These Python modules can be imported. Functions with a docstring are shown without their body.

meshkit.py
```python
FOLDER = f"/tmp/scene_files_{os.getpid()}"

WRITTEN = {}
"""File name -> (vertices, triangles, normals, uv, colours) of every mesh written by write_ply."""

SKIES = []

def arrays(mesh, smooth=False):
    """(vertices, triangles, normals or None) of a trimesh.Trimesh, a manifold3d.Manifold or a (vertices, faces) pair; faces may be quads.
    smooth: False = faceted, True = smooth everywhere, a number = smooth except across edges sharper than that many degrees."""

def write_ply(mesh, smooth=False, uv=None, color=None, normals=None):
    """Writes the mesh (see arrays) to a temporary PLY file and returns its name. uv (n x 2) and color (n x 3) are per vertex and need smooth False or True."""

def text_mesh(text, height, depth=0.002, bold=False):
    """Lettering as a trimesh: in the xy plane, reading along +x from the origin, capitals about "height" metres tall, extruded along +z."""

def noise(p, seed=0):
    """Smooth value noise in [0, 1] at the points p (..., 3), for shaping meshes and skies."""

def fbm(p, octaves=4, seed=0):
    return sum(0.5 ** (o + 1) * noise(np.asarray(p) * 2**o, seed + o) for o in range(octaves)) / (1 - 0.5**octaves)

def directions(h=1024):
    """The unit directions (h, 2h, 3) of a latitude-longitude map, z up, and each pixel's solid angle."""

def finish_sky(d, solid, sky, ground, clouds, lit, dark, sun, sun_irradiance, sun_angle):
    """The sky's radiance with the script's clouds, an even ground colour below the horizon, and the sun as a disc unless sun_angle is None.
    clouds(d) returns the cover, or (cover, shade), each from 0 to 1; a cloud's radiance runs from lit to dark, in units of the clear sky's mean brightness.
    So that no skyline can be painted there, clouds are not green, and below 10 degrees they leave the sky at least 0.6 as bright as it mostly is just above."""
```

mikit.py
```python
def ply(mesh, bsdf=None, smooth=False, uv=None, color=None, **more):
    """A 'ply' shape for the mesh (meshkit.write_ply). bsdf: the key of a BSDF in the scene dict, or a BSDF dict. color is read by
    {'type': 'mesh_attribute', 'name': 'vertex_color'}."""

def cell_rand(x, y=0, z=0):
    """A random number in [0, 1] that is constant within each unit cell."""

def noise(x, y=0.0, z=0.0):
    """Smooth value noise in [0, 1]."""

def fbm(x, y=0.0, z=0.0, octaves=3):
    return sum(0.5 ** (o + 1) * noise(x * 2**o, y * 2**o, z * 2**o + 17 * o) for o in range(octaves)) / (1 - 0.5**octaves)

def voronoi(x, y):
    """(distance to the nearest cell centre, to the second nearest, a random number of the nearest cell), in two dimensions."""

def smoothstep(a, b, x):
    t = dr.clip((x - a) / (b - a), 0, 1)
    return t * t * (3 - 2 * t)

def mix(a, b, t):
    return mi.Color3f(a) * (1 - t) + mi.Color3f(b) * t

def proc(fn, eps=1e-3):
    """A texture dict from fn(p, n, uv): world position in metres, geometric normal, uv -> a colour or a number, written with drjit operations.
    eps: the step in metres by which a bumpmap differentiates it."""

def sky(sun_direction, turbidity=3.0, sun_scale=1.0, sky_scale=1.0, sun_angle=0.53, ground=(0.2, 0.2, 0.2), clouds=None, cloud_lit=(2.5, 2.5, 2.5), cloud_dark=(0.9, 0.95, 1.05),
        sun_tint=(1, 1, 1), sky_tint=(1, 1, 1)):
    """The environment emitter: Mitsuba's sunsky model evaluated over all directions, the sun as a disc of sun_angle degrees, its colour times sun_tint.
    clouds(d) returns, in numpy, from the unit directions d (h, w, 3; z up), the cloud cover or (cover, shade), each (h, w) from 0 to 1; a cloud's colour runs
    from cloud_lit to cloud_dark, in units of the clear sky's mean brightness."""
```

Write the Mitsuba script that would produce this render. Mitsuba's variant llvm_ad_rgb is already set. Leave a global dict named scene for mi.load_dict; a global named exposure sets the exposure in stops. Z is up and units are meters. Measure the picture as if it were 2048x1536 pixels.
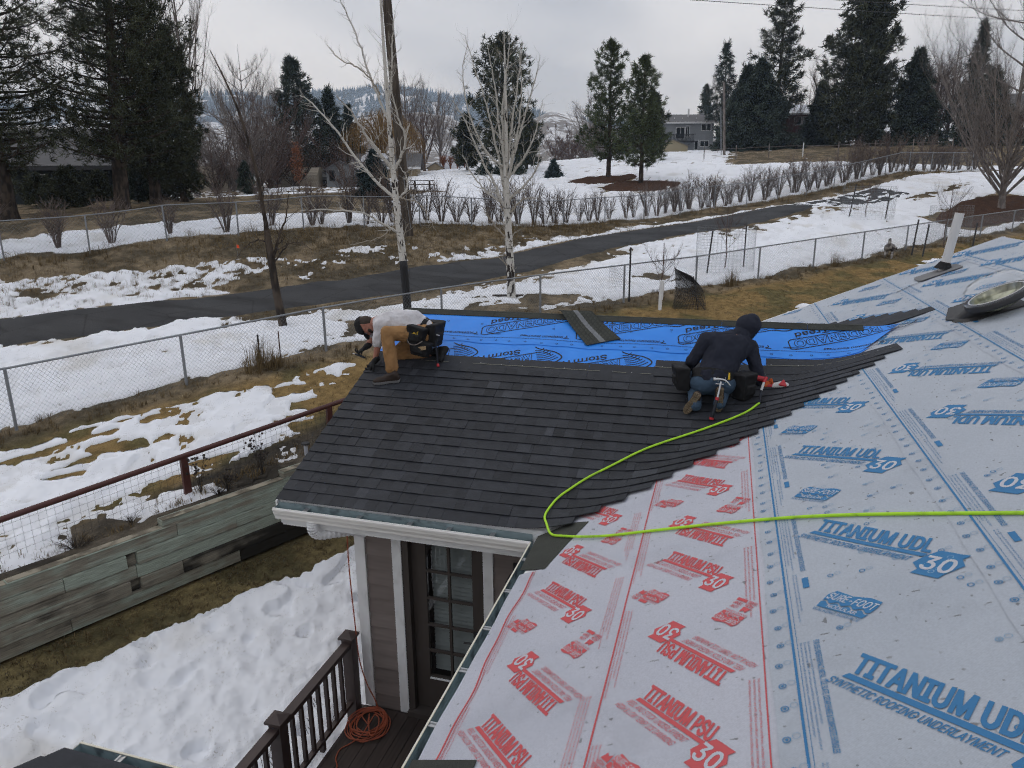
import math, random
import numpy as np, trimesh, manifold3d as m3d
import drjit as dr
import mitsuba as mi
import mikit, meshkit
from mikit import proc, fbm, noise, mix, smoothstep, cell_rand, voronoi

T4 = mi.ScalarTransform4f
# ------------------------------------------------------------------ camera, sky, exposure
# the eye is the origin, z is up, y runs along the main eave of the house, x runs along the small gable wing
YAW, PITCH, ROLL = math.radians(-16.7016), math.radians(15.1321), math.radians(0.5)
def camera_axes():
    f = np.array([math.sin(YAW) * math.cos(PITCH), math.cos(YAW) * math.cos(PITCH), -math.sin(PITCH)])
    r0 = np.array([math.cos(YAW), -math.sin(YAW), 0.0])
    d0 = np.cross(f, r0)
    return math.cos(ROLL) * r0 + math.sin(ROLL) * d0, math.cos(ROLL) * d0 - math.sin(ROLL) * r0, f
CR, CD, CF = camera_axes()
scene = {}
scene['camera'] = {'type': 'perspective', 'fov': 2 * math.degrees(math.atan(1024 / 1420.0)), 'fov_axis': 'x',
                   'near_clip': 0.05, 'far_clip': 9000.0,
                   'to_world': T4().look_at(origin=[0, 0, 0], target=CF.tolist(), up=(-CD).tolist())}
def cloud_deck(d):
    q = d / np.maximum(d[..., 2:3] + 0.12, 0.05)
    n = meshkit.fbm(np.stack([q[..., 0] * 0.9 + 3, q[..., 1] * 0.55, q[..., 2] * 0], -1), 4, 5)
    return np.ones(d.shape[:2]), np.clip((n - 0.30) * 2.6, 0, 1)
scene['sky'] = mikit.sky([-0.5, 0.35, 0.8], turbidity=4, sun_scale=0.13, sun_angle=16, clouds=cloud_deck,
                         cloud_lit=(6.5, 6.7, 7.2), cloud_dark=(4.1, 4.4, 5.05), ground=(0.4, 0.4, 0.4))
exposure = 0.16

labels = {}
NUM = {}
# ------------------------------------------------------------------ helpers
class MB:
    """collects faces of one mesh; u,v is kept per vertex (u carries a tone or a coordinate for the material)"""
    def __init__(s): s.v, s.f, s.t, s.n, s.q = [], [], [], 0, {}
    def add(s, v, f, uv=(0.5, 0.5)):
        v = np.asarray(v, float); f = np.asarray(f, int)
        if f.shape[1] == 4: f = np.vstack([f[:, [0, 1, 2]], f[:, [0, 2, 3]]])
        uv = np.asarray(uv, float)
        if uv.ndim == 1: uv = np.tile(uv, (len(v), 1))
        s.v.append(v); s.f.append(f + s.n); s.t.append(uv); s.n += len(v)
    BF = np.array([[0, 3, 2, 1], [4, 5, 6, 7], [0, 1, 5, 4], [1, 2, 6, 5], [2, 3, 7, 6], [3, 0, 4, 7]])
    def hexa(s, c, uv=(0.5, 0.5)): s.add(c, s.BF, uv)      # 4 bottom corners counter-clockwise, then the 4 above them
    def box(s, a, b, uv=(0.5, 0.5)):
        (x0, y0, z0), (x1, y1, z1) = a, b
        s.hexa([[x0, y0, z0], [x1, y0, z0], [x1, y1, z0], [x0, y1, z0], [x0, y0, z1], [x1, y0, z1], [x1, y1, z1], [x0, y1, z1]], uv)
    def obox(s, c, ax, ay, az, uv=(0.5, 0.5)):             # centre and three half axes
        c, ax, ay, az = (np.asarray(q, float) for q in (c, ax, ay, az))
        s.hexa([c - ax - ay - az, c + ax - ay - az, c + ax + ay - az, c - ax + ay - az, c - ax - ay + az, c + ax - ay + az, c + ax + ay + az, c - ax + ay + az], uv)
    def thin(s, pts, r, sides):                             # an open tube, kept back and built together with its like
        s.q.setdefault((len(pts), sides), []).append((pts, r)); s.n_thin = True
    def flush(s):
        for (n, sides), L in s.q.items():
            p = np.array([q[0] for q in L], float); r = np.array([np.broadcast_to(q[1], (n,)) for q in L], float); k = len(L)
            t = np.gradient(p, axis=1); t /= np.linalg.norm(t, axis=2, keepdims=True) + 1e-12
            m = t.mean(1); ref = np.where(np.abs(m[:, 2:]) < 0.9 * np.linalg.norm(m, axis=1, keepdims=True), [[0, 0, 1.0]], [[1.0, 0, 0]])
            a = np.cross(t, ref[:, None]); a /= np.linalg.norm(a, axis=2, keepdims=True) + 1e-12; b = np.cross(t, a); g = np.arange(sides) * 2 * math.pi / sides
            v = p[:, :, None] + r[:, :, None, None] * (np.cos(g)[None, None, :, None] * a[:, :, None] + np.sin(g)[None, None, :, None] * b[:, :, None])
            i, j = np.meshgrid(np.arange(n - 1), np.arange(sides), indexing='ij'); j2 = (j + 1) % sides
            f = np.stack([i * sides + j, i * sides + j2, (i + 1) * sides + j2, (i + 1) * sides + j], -1).reshape(-1, 4)
            s.add(v.reshape(-1, 3), (np.arange(k)[:, None, None] * n * sides + f[None]).reshape(-1, 4))
        s.q = {}
    def tube(s, pts, r, sides=6, uv=(0.5, 0.5), cap=True):
        if not cap and sides <= 5: return s.thin(pts, r, sides)
        p = np.asarray(pts, float); n = len(p); r = np.broadcast_to(np.asarray(r, float), (n,))
        t = np.gradient(p, axis=0); t /= np.linalg.norm(t, axis=1, keepdims=True) + 1e-12
        a = np.cross(t[0], [0, 0, 1.0] if abs(t[0][2]) < 0.9 else [1.0, 0, 0]); a /= np.linalg.norm(a)
        A = []
        for i in range(n):
            a = a - t[i] * (a @ t[i]); a /= np.linalg.norm(a) + 1e-12; A.append(a)
        A = np.array(A); Bn = np.cross(t, A); g = np.arange(sides) * 2 * math.pi / sides
        v = (p[:, None] + r[:, None, None] * (np.cos(g)[None, :, None] * A[:, None] + np.sin(g)[None, :, None] * Bn[:, None])).reshape(-1, 3)
        i, j = np.meshgrid(np.arange(n - 1), np.arange(sides), indexing='ij'); j2 = (j + 1) % sides
        q = np.stack([i * sides + j, i * sides + j2, (i + 1) * sides + j2, (i + 1) * sides + j], -1).reshape(-1, 4)
        f = np.vstack([q[:, [0, 1, 2]], q[:, [0, 2, 3]]])
        if cap:
            v = np.vstack([v, p[:1], p[-1:]]); k = np.arange(sides); k2 = (k + 1) % sides; m = n * sides
            f = np.vstack([f, np.stack([k2, k, k * 0 + m], 1), np.stack([(n - 1) * sides + k, (n - 1) * sides + k2, k * 0 + m + 1], 1)])
        s.add(v, f, uv)
    def strip(s, A, B_, uv=(0.5, 0.5)):                     # ribbon between two polylines
        A, B_ = np.asarray(A, float), np.asarray(B_, float); n = len(A); i = np.arange(n - 1)
        s.add(np.vstack([A, B_]), np.stack([i, i + 1, i + 1 + n, i + n], 1), uv)
    def mesh(s, m, uv=(0.5, 0.5)):
        if hasattr(m, 'to_mesh'):
            g = m.to_mesh(); s.add(g.vert_properties[:, :3], g.tri_verts, uv)
        else: s.add(m.vertices, m.faces, uv)
    def grid(s, P, uv=None):
        h, w = P.shape[:2]; i, j = np.meshgrid(np.arange(h - 1), np.arange(w - 1), indexing='ij'); k = i * w + j
        s.add(P.reshape(-1, 3), np.stack([k, k + 1, k + w + 1, k + w], -1).reshape(-1, 4), (0.5, 0.5) if uv is None else uv.reshape(-1, 2))
    def done(s):
        s.flush(); return np.vstack(s.v), np.vstack(s.f), np.vstack(s.t)

def key(name):
    k = NUM.get(name, 0); NUM[name] = k + 1
    return name if k == 0 else f'{name}_{k:03d}'
def put(name, mb, mat, smooth=False, parent=None, **more):
    """one entry of the scene"""
    if isinstance(mb, MB): mb.flush()
    if isinstance(mb, MB) and not mb.n: return None
    k = key((parent + '__' if parent else '') + name)
    if isinstance(mb, MB):
        v, f, t = mb.done()
        m = trimesh.Trimesh(v, f, process=False)
        if smooth is True or smooth is False: scene[k] = mikit.ply(m, mat, smooth=smooth, uv=t, **more)
        else: scene[k] = mikit.ply(m, mat, smooth=smooth, **more)
    else: scene[k] = mikit.ply(mb, mat, smooth=smooth, **more)
    return k
def thing(name, label, cat, group=None):
    k = key(name); labels[k] = {'label': label, 'category': cat}
    if group: labels[k]['group'] = group
    return k
def tag(k, label=None, cat=None, group=None, kind=None):
    if k is None: return None
    d = labels.setdefault(k, {})
    for a, b in (('label', label), ('category', cat), ('group', group), ('kind', kind)):
        if b: d[a] = b
    return k
def unit(v): v = np.asarray(v, float); return v / math.sqrt(v[0] * v[0] + v[1] * v[1] + v[2] * v[2] if len(v) == 3 else float(v @ v))
def cross(a, b): return np.array([a[1] * b[2] - a[2] * b[1], a[2] * b[0] - a[0] * b[2], a[0] * b[1] - a[1] * b[0]])
def spline(pts, n):
    """Catmull-Rom through the points"""
    p = np.asarray(pts, float); p = np.vstack([2 * p[0] - p[1], p, 2 * p[-1] - p[-2]]); out = []
    m = len(p) - 3
    for u in np.linspace(0, m - 1e-9, n):
        i = int(u); t = u - i; a, b, c, d = p[i:i + 4]
        out.append(0.5 * (2 * b + (c - a) * t + (2 * a - 5 * b + 4 * c - d) * t * t + (3 * b - a - 3 * c + d) * t ** 3))
    return np.array(out)
def sstep(a, b, x): t = np.clip((x - a) / (b - a), 0, 1); return t * t * (3 - 2 * t)

# ------------------------------------------------------------------ materials
def col(c): return {'type': 'rgb', 'value': list(c)}
def mat(k, color, rough=0.7, spec=0.4, two=True, **kw):
    b = {'type': 'principled', 'base_color': color if isinstance(color, dict) else col(color), 'roughness': rough, 'specular': spec, **kw}
    scene[k] = {'type': 'twosided', 'bsdf': b} if two else b
    return k
def bumped(k, color, hfn, rough=0.8, spec=0.3, scale=1.0, eps=2e-3, **kw):
    b = {'type': 'principled', 'base_color': color if isinstance(color, dict) else col(color), 'roughness': rough, 'specular': spec, **kw}
    scene[k] = {'type': 'twosided', 'bsdf': {'type': 'bumpmap', 'arbitrary': proc(hfn, eps=eps), 'scale': scale, 'bsdf': b}}
    return k
V3 = lambda r, g, b: mi.Color3f(r, g, b)
# the chain link fence line: s runs along it, q is the distance beyond it
FX, FY, DX, DY = -10.75, 11.91, 0.64677, 0.76269
def sq(x, y): return (x - FX) * DX + (y - FY) * DY, -(x - FX) * DY + (y - FY) * DX
def f_ground(p, n, uv):
    s, q = sq(p.x, p.y)
    a = fbm(p.x * 1.3, p.y * 1.3, 0, 4); b = fbm(p.x * 9, p.y * 9, 3, 3); c = noise(p.x * 60, p.y * 60, 1)
    lawn = mix((0.215, 0.145, 0.062), (0.115, 0.095, 0.043), smoothstep(0.35, 0.65, a))
    weed = mix((0.205, 0.160, 0.105), (0.090, 0.074, 0.050), smoothstep(0.3, 0.65, a))
    g = mix(weed, lawn, smoothstep(-0.2, -1.0, q) * smoothstep(-9, -3.5, s + q * 0.2))
    d = (p.x + 8.32) * 0.9191 - (p.y - 5.55) * 0.3939; here = smoothstep(13.0, 12.6, p.y)
    g = mix(g, mix((0.105, 0.088, 0.066), (0.048, 0.042, 0.034), smoothstep(0.35, 0.65, a)), here * smoothstep(-1.5, -1.0, d) * smoothstep(0.0, -0.12, d))
    g = mix(g, mix((0.175, 0.138, 0.066), (0.095, 0.080, 0.040), smoothstep(0.35, 0.65, a)), here * smoothstep(-0.1, 0.02, d))
    return g * (0.55 + 0.9 * b) * (0.75 + 0.5 * c)
bumped('mat_ground', proc(f_ground), lambda p, n, uv: 0.03 * fbm(p.x * 14, p.y * 14, 0, 3) + 0.012 * noise(p.x * 70, p.y * 70, 2), rough=0.95, spec=0.1)
def f_snow(p, n, uv):
    d = fbm(p.x * 0.9 + 4, p.y * 0.9, 0, 4); e = fbm(p.x * 5, p.y * 5, 7, 3)
    c = mix((0.80, 0.82, 0.86), (0.62, 0.60, 0.56), smoothstep(0.58, 0.8, d) * 0.6)
    dirt = smoothstep(0.80, 0.86, noise(p.x * 75, p.y * 75, 3)) * smoothstep(0.45, 0.65, e)
    edge = smoothstep(0.035, 0.0, uv.x)
    return mix(mix(c, (0.25, 0.2, 0.14), 0.5 * dirt), (0.45, 0.44, 0.42), edge * 0.45)
bumped('mat_snow', proc(f_snow), lambda p, n, uv: 0.035 * fbm(p.x * 5, p.y * 5, 0, 3) + 0.01 * fbm(p.x * 28, p.y * 28, 3, 2), rough=0.6, spec=0.25, eps=6e-3)
def f_asphalt(p, n, uv):
    a = fbm(p.x * 1.1, p.y * 1.1, 0, 3); g = noise(p.x * 90, p.y * 90, 0)
    w = smoothstep(0.45, 0.7, fbm(p.x * 0.5, p.y * 2.1, 2, 4)); f1, f2_, _ = voronoi(p.x * 0.55, p.y * 0.55)
    return mix((0.020, 0.021, 0.024), (0.044, 0.045, 0.047), a) * (0.7 + 0.6 * g) * (1 - 0.4 * w) * (0.55 + 0.45 * smoothstep(0.0, 0.035, f2_ - f1))
mat('mat_asphalt', proc(f_asphalt), 0.75, 0.35)
def f_mulch(p, n, uv):
    return mix((0.090, 0.050, 0.034), (0.042, 0.026, 0.019), fbm(p.x * 6, p.y * 6, 0, 3)) * (0.6 + 0.8 * noise(p.x * 40, p.y * 40, 0))
bumped('mat_mulch', proc(f_mulch), lambda p, n, uv: 0.04 * noise(p.x * 18, p.y * 18, 0), rough=0.95, spec=0.1, eps=5e-3)
def f_shingle(p, n, uv):
    t = uv.x; g = noise(p.x * 420, p.y * 420, p.z * 420); w = fbm(p.x * 14, p.y * 14, p.z * 14, 3); b = fbm(p.x * 1.7, p.y * 1.7, 0, 2)
    c = mix((0.0155, 0.0172, 0.0215), (0.043, 0.0465, 0.056), t)
    return c * (0.55 + 0.9 * g) * (0.7 + 0.6 * w) * (0.8 + 0.4 * b)
mat('mat_shingle', proc(f_shingle), 0.7, 0.4)
def f_grit(p, n, uv):
    g = noise(p.x * 420, p.y * 420, p.z * 420); w = fbm(p.x * 10, p.y * 10, p.z * 10, 3)
    return mix((0.030, 0.033, 0.029), (0.062, 0.064, 0.055), uv.x) * (0.5 + 1.0 * g) * (0.75 + 0.5 * w)
mat('mat_shingle_back', proc(f_grit), 0.85, 0.3)
def weave(p):
    return 0.5 + 0.5 * dr.sin(p.x * 520) * dr.sin(p.y * 520)
def f_sheet(ca, cb):
    def fn(p, n, uv):
        w = fbm(p.x * 2.2, p.y * 2.2, 1, 3); d = noise(p.x * 30, p.y * 30, 5); e = noise(p.x * 150, p.y * 150, 2)
        sm = smoothstep(0.62, 0.8, fbm(p.x * 3.1 + 9, p.y * 3.1, 4, 4))
        c = mix(ca, cb, w) * (0.93 + 0.10 * weave(p)) * (0.94 + 0.12 * e)
        c = c * (1 - 0.07 * sm)
        sp = smoothstep(0.90, 0.95, noise(p.x * 37, p.y * 37, 11)) * smoothstep(0.35, 0.6, d)
        return mix(c, (0.10, 0.10, 0.10), sp * 0.7)
    return fn
crease = lambda p, n, uv: 0.014 * fbm(p.x * 2.6, p.y * 7, 1, 4) + 0.0005 * weave(p)
bumped('mat_sheet_grey', proc(f_sheet((0.435, 0.47, 0.52), (0.37, 0.405, 0.455))), crease, rough=0.55, spec=0.4)
bumped('mat_sheet_pink', proc(f_sheet((0.50, 0.51, 0.565), (0.43, 0.445, 0.50))), crease, rough=0.55, spec=0.4)
def f_blue(p, n, uv):
    w = fbm(p.x * 4, p.y * 4, 1, 3)
    return mix((0.026, 0.215, 0.74), (0.036, 0.265, 0.84), w)
bumped('mat_sheet_blue', proc(f_blue), lambda p, n, uv: 0.012 * fbm(p.x * 7, p.y * 12, 1, 3), rough=0.5, spec=0.4)
mat('mat_print_red', (0.53, 0.085, 0.092), 0.6)
mat('mat_print_blue', (0.035, 0.17, 0.36), 0.6)
mat('mat_print_black', (0.012, 0.014, 0.022), 0.6)
mat('mat_print_white', (0.47, 0.49, 0.54), 0.6)
mat('mat_print_pale', (0.20, 0.33, 0.47), 0.6)
def f_trim(p, n, uv): return mix((0.74, 0.75, 0.76), (0.60, 0.61, 0.61), smoothstep(0.5, 0.8, fbm(p.x * 7, p.y * 7, p.z * 5, 3)))
mat('mat_trim', proc(f_trim), 0.5)
def f_gut(p, n, uv): return mix((0.74, 0.73, 0.70), (0.62, 0.61, 0.57), smoothstep(0.5, 0.85, fbm(p.x * 3, p.y * 3, p.z * 40, 3)))
mat('mat_gutter', proc(f_gut), 0.45)
mat('mat_gutter_cream', (0.66, 0.62, 0.50), 0.45)
def f_liner(p, n, uv): return mix((0.24, 0.31, 0.33), (0.085, 0.105, 0.115), smoothstep(0.45, 0.75, fbm(p.x * 9, p.y * 9, p.z * 9, 4)))
mat('mat_gutter_inside', proc(f_liner), 0.45)
mat('mat_galv', (0.45, 0.46, 0.47), 0.4, metallic=0.7)
def f_fencemetal(p, n, uv): return mix((0.30, 0.32, 0.34), (0.20, 0.21, 0.23), noise(p.x * 6, p.y * 6, p.z * 9))
mat('mat_fence_metal', proc(f_fencemetal), 0.45, metallic=0.3)
mat('mat_wire', (0.20, 0.21, 0.22), 0.5, metallic=0.2)
mat('mat_dark_metal', (0.03, 0.03, 0.033), 0.5)
def f_siding(p, n, uv):
    g = fbm(p.x * 5, p.y * 5, p.z * 45, 3)
    return mix((0.165, 0.137, 0.127), (0.205, 0.172, 0.160), uv.x) * (0.85 + 0.3 * g)
bumped('mat_siding', proc(f_siding), lambda p, n, uv: 0.0025 * fbm(p.x * 6, p.y * 6, p.z * 70, 3), rough=0.7)
def f_door(p, n, uv): return mix((0.052, 0.043, 0.038), (0.07, 0.058, 0.052), fbm(p.x * 20, p.y * 20, p.z * 2, 3))
mat('mat_door', proc(f_door), 0.5)
mat('mat_glass', (0.02, 0.025, 0.028), 0.03, 0.9)
scene['mat_pane'] = {'type': 'thindielectric', 'int_ior': 1.5}
mat('mat_blind', (0.20, 0.235, 0.235), 0.6)
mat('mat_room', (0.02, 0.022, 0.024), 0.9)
def f_deck(p, n, uv):
    g = fbm(p.x * 60, p.y * 4, p.z * 60, 3); w = fbm(p.x * 2, p.y * 2, 0, 3)
    return mix((0.030, 0.021, 0.018), (0.062, 0.045, 0.039), uv.x) * (0.6 + 0.8 * g) * (0.7 + 0.6 * w)
bumped('mat_deck', proc(f_deck), lambda p, n, uv: 0.002 * fbm(p.x * 90, p.y * 5, p.z * 90, 2), rough=0.6, spec=0.4)
def f_rail(p, n, uv): return mix((0.040, 0.028, 0.026), (0.068, 0.048, 0.044), fbm(p.x * 9, p.y * 9, p.z * 9, 3))
mat('mat_railing', proc(f_rail), 0.5)
def f_timber(p, n, uv):
    a = fbm(p.x * 1.0, p.y * 1.0, p.z * 13, 4); b = fbm(p.x * 2.5, p.y * 2.5, p.z * 2.2, 4); c = fbm(p.x * 9, p.y * 9, p.z * 90, 2)
    d = fbm(p.x * 5, p.y * 5, p.z * 3.0, 3)
    col_ = mix((0.275, 0.315, 0.262), (0.200, 0.182, 0.145), smoothstep(0.36, 0.60, a * 0.55 + uv.x * 0.45 + (d - 0.5) * 0.3))
    col_ = mix(col_, (0.022, 0.020, 0.016), smoothstep(0.62, 0.86, b * 0.5 + d * 0.2 + a * 0.3 + (uv.x - 0.5) * 0.55))
    return col_ * (0.55 + 0.9 * c)
bumped('mat_timber', proc(f_timber), lambda p, n, uv: 0.004 * fbm(p.x * 3, p.y * 3, p.z * 60, 3), rough=0.85)
def f_timbertop(p, n, uv):
    a = fbm(p.x * 8, p.y * 8, p.z * 8, 4)
    return mix((0.28, 0.25, 0.19), (0.11, 0.095, 0.07), smoothstep(0.35, 0.7, a))
mat('mat_timber_top', proc(f_timbertop), 0.85)
def f_rust(p, n, uv): return mix((0.095, 0.030, 0.024), (0.06, 0.022, 0.018), fbm(p.x * 8, p.y * 8, p.z * 8, 3))
mat('mat_redfence', proc(f_rust), 0.5)
def bark(k, ca, cb, sc=(9, 9, 3)):
    mat(k, proc(lambda p, n, uv: mix(ca, cb, smoothstep(0.35, 0.65, fbm(p.x * sc[0], p.y * sc[1], p.z * sc[2], 3)))), 0.9, 0.2)
bark('mat_bark', (0.075, 0.058, 0.045), (0.03, 0.024, 0.02))
bark('mat_bark_grey', (0.235, 0.205, 0.19), (0.14, 0.122, 0.113))
bark('mat_bark_red', (0.125, 0.088, 0.078), (0.075, 0.054, 0.049))
bark('mat_shrub', (0.165, 0.130, 0.115), (0.10, 0.078, 0.070))
bark('mat_bark_willow', (0.24, 0.15, 0.060), (0.15, 0.095, 0.045))
bark('mat_pole', (0.10, 0.082, 0.066), (0.055, 0.045, 0.037), (14, 14, 1.2))
def f_birch(p, n, uv):
    a = fbm(p.x * 5, p.y * 5, p.z * 24, 3); b = fbm(p.x * 16, p.y * 16, p.z * 5 + 3, 3)
    low = smoothstep(-1.0, -2.4, p.z) * 0.22
    dark = smoothstep(0.62, 0.68, b + low * 0.5) + smoothstep(0.70, 0.74, a + low * 0.3)
    return mix((0.58, 0.56, 0.52), (0.035, 0.03, 0.028), dr.clip(dark, 0, 1))
mat('mat_birch', proc(f_birch), 0.8, 0.2)
mat('mat_birch_twig', (0.36, 0.32, 0.265), 0.85, 0.2)
mat('mat_black_paint', (0.012, 0.012, 0.014), 0.5)
def needles(k, ca, cb):
    mat(k, proc(lambda p, n, uv: mix(ca, cb, uv.x) * (0.7 + 0.6 * noise(p.x * 1.1, p.y * 1.1, p.z * 1.1))), 0.8, 0.2)
needles('mat_pine', (0.022, 0.027, 0.016), (0.090, 0.098, 0.058))
needles('mat_spruce', (0.018, 0.027, 0.022), (0.072, 0.092, 0.070))
needles('mat_pine_light', (0.032, 0.043, 0.022), (0.105, 0.128, 0.064))
needles('mat_bluespruce', (0.022, 0.035, 0.036), (0.055, 0.080, 0.080))
needles('mat_dead_leaf', (0.13, 0.05, 0.028), (0.29, 0.125, 0.070))
needles('mat_dry_grass', (0.07, 0.05, 0.026), (0.24, 0.175, 0.09))
needles('mat_green_grass', (0.05, 0.05, 0.02), (0.16, 0.135, 0.05))
bark('mat_dead_stem', (0.055, 0.045, 0.038), (0.03, 0.025, 0.022))
# ------------------------------------------------------------------ terrain
from scipy.interpolate import RBFInterpolator
CTRL = np.array([(-12.87, 9.41, -4.33), (-10.75, 11.91, -3.86), (-8.66, 14.38, -3.53), (-6.59, 16.82, -3.33), (-4.64, 19.11, -3.27), (-2.73, 21.36, -3.19), (-0.72, 23.74, -3.06), (1.21, 26.01, -2.93), (3.17, 28.33, -2.77),
    (5.05, 30.53, -2.64), (6.95, 32.77, -2.48), (10.77, 37.28, -2.18), (12.28, 39.07, -2.09), (-16.33, 12.29, -3.47), (-13.2, 15.97, -3.29), (-8.46, 21.56, -2.98), (-5.21, 25.4, -2.47), (-1.17, 32.48, -1.77), (4.52, 39.19, -0.8),
    (-18.64, 14.2, -3.15), (-15.09, 18.39, -3.03), (-12.25, 21.73, -2.77), (-8.34, 26.34, -2.43), (-5.13, 30.13, -1.98), (-1.34, 36.45, -1.44), (4.75, 43.64, -0.65), (-22.54, 17.72, -2.0), (-20.78, 19.59, -1.88), (-19.03, 21.44, -1.56),
    (-15.43, 25.27, -1.29), (-12.04, 28.87, -1.34), (-8.02, 33.13, -1.67), (-3.85, 37.55, -1.44), (1.07, 42.78, -0.86), (6.94, 49.0, 0.24), (10.3, 52.57, 1.0), (-29.3, 23.57, -1.03), (-26.24, 26.58, -0.59), (-27.06, 29.47, -0.42),
    (-41.61, 52.25, -0.24), (-38.11, 59.56, 0.7), (-37.19, 66.1, 0.19), (-24.1, 55.41, 0.1), (-22.87, 45.34, -0.29), (-25.54, 81.08, 2.45), (-18.14, 75.99, 1.29), (-9.73, 57.64, 1.0), (-6.01, 52.49, 0.33), (-9.34, 45.22, -0.52),
    (-2.66, 64.98, 2.0), (1.52, 71.45, 2.12), (6.37, 68.73, 2.24), (-9.66, 120.3, 6.05), (-2.08, 122.57, 5.98), (8.45, 115.29, 6.01), (15.84, 107.07, 5.44), (21.35, 102.46, 5.17), (22.24, 90.2, 3.95), (13.54, 43.74, -0.94),
    (9.88, 43.16, -1.1), (14.37, 42.94, -1.6), (19.85, 70.69, 1.65), (-39.09, 34.21, -0.37), (-53.23, 46.67, -0.12),
    # the bed behind the timber wall, the yard, and far anchors
    (-9.6, 3.4, -4.85), (-8.45, 5.8, -4.80), (-7.65, 7.6, -4.70), (-6.9, 9.4, -4.50), (-6.0, 11.6, -4.3), (-9.3, 6.2, -4.70), (-8.4, 8.4, -4.62), (-7.3, 10.9, -4.32), (-9.9, 7.2, -4.60), (-8.2, 11.0, -4.15), (-2, 15, -4.0), (3, 15, -4.0), (9, 22, -3.4), (16, 30, -2.6),
    (-110, 100, 3.0), (-60, 170, 3.0), (-20, 190, 3.5), (40, 190, 9.0), (90, 120, 7.0), (60, 60, 2.0), (40, 20, -3.0), (-60, 0, -4.0)])
_rbf = RBFInterpolator(CTRL[:, :2], CTRL[:, 2], kernel='linear', smoothing=0.05)
def rbf(x, y):
    x = np.asarray(x, float); y = np.asarray(y, float); sh = np.broadcast(x, y).shape
    P = np.stack([np.broadcast_to(x, sh).ravel(), np.broadcast_to(y, sh).ravel()], -1)
    return np.clip(_rbf(P), -6.3, 9.0).reshape(sh)
WX, WY, WDX, WDY = -8.32, 5.55, 0.3939, 0.9191          # foot of the timber wall: a point and its direction
def wall_sd(x, y): return (x - WX) * WDY - (y - WY) * WDX   # metres on the house side of the wall
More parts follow.
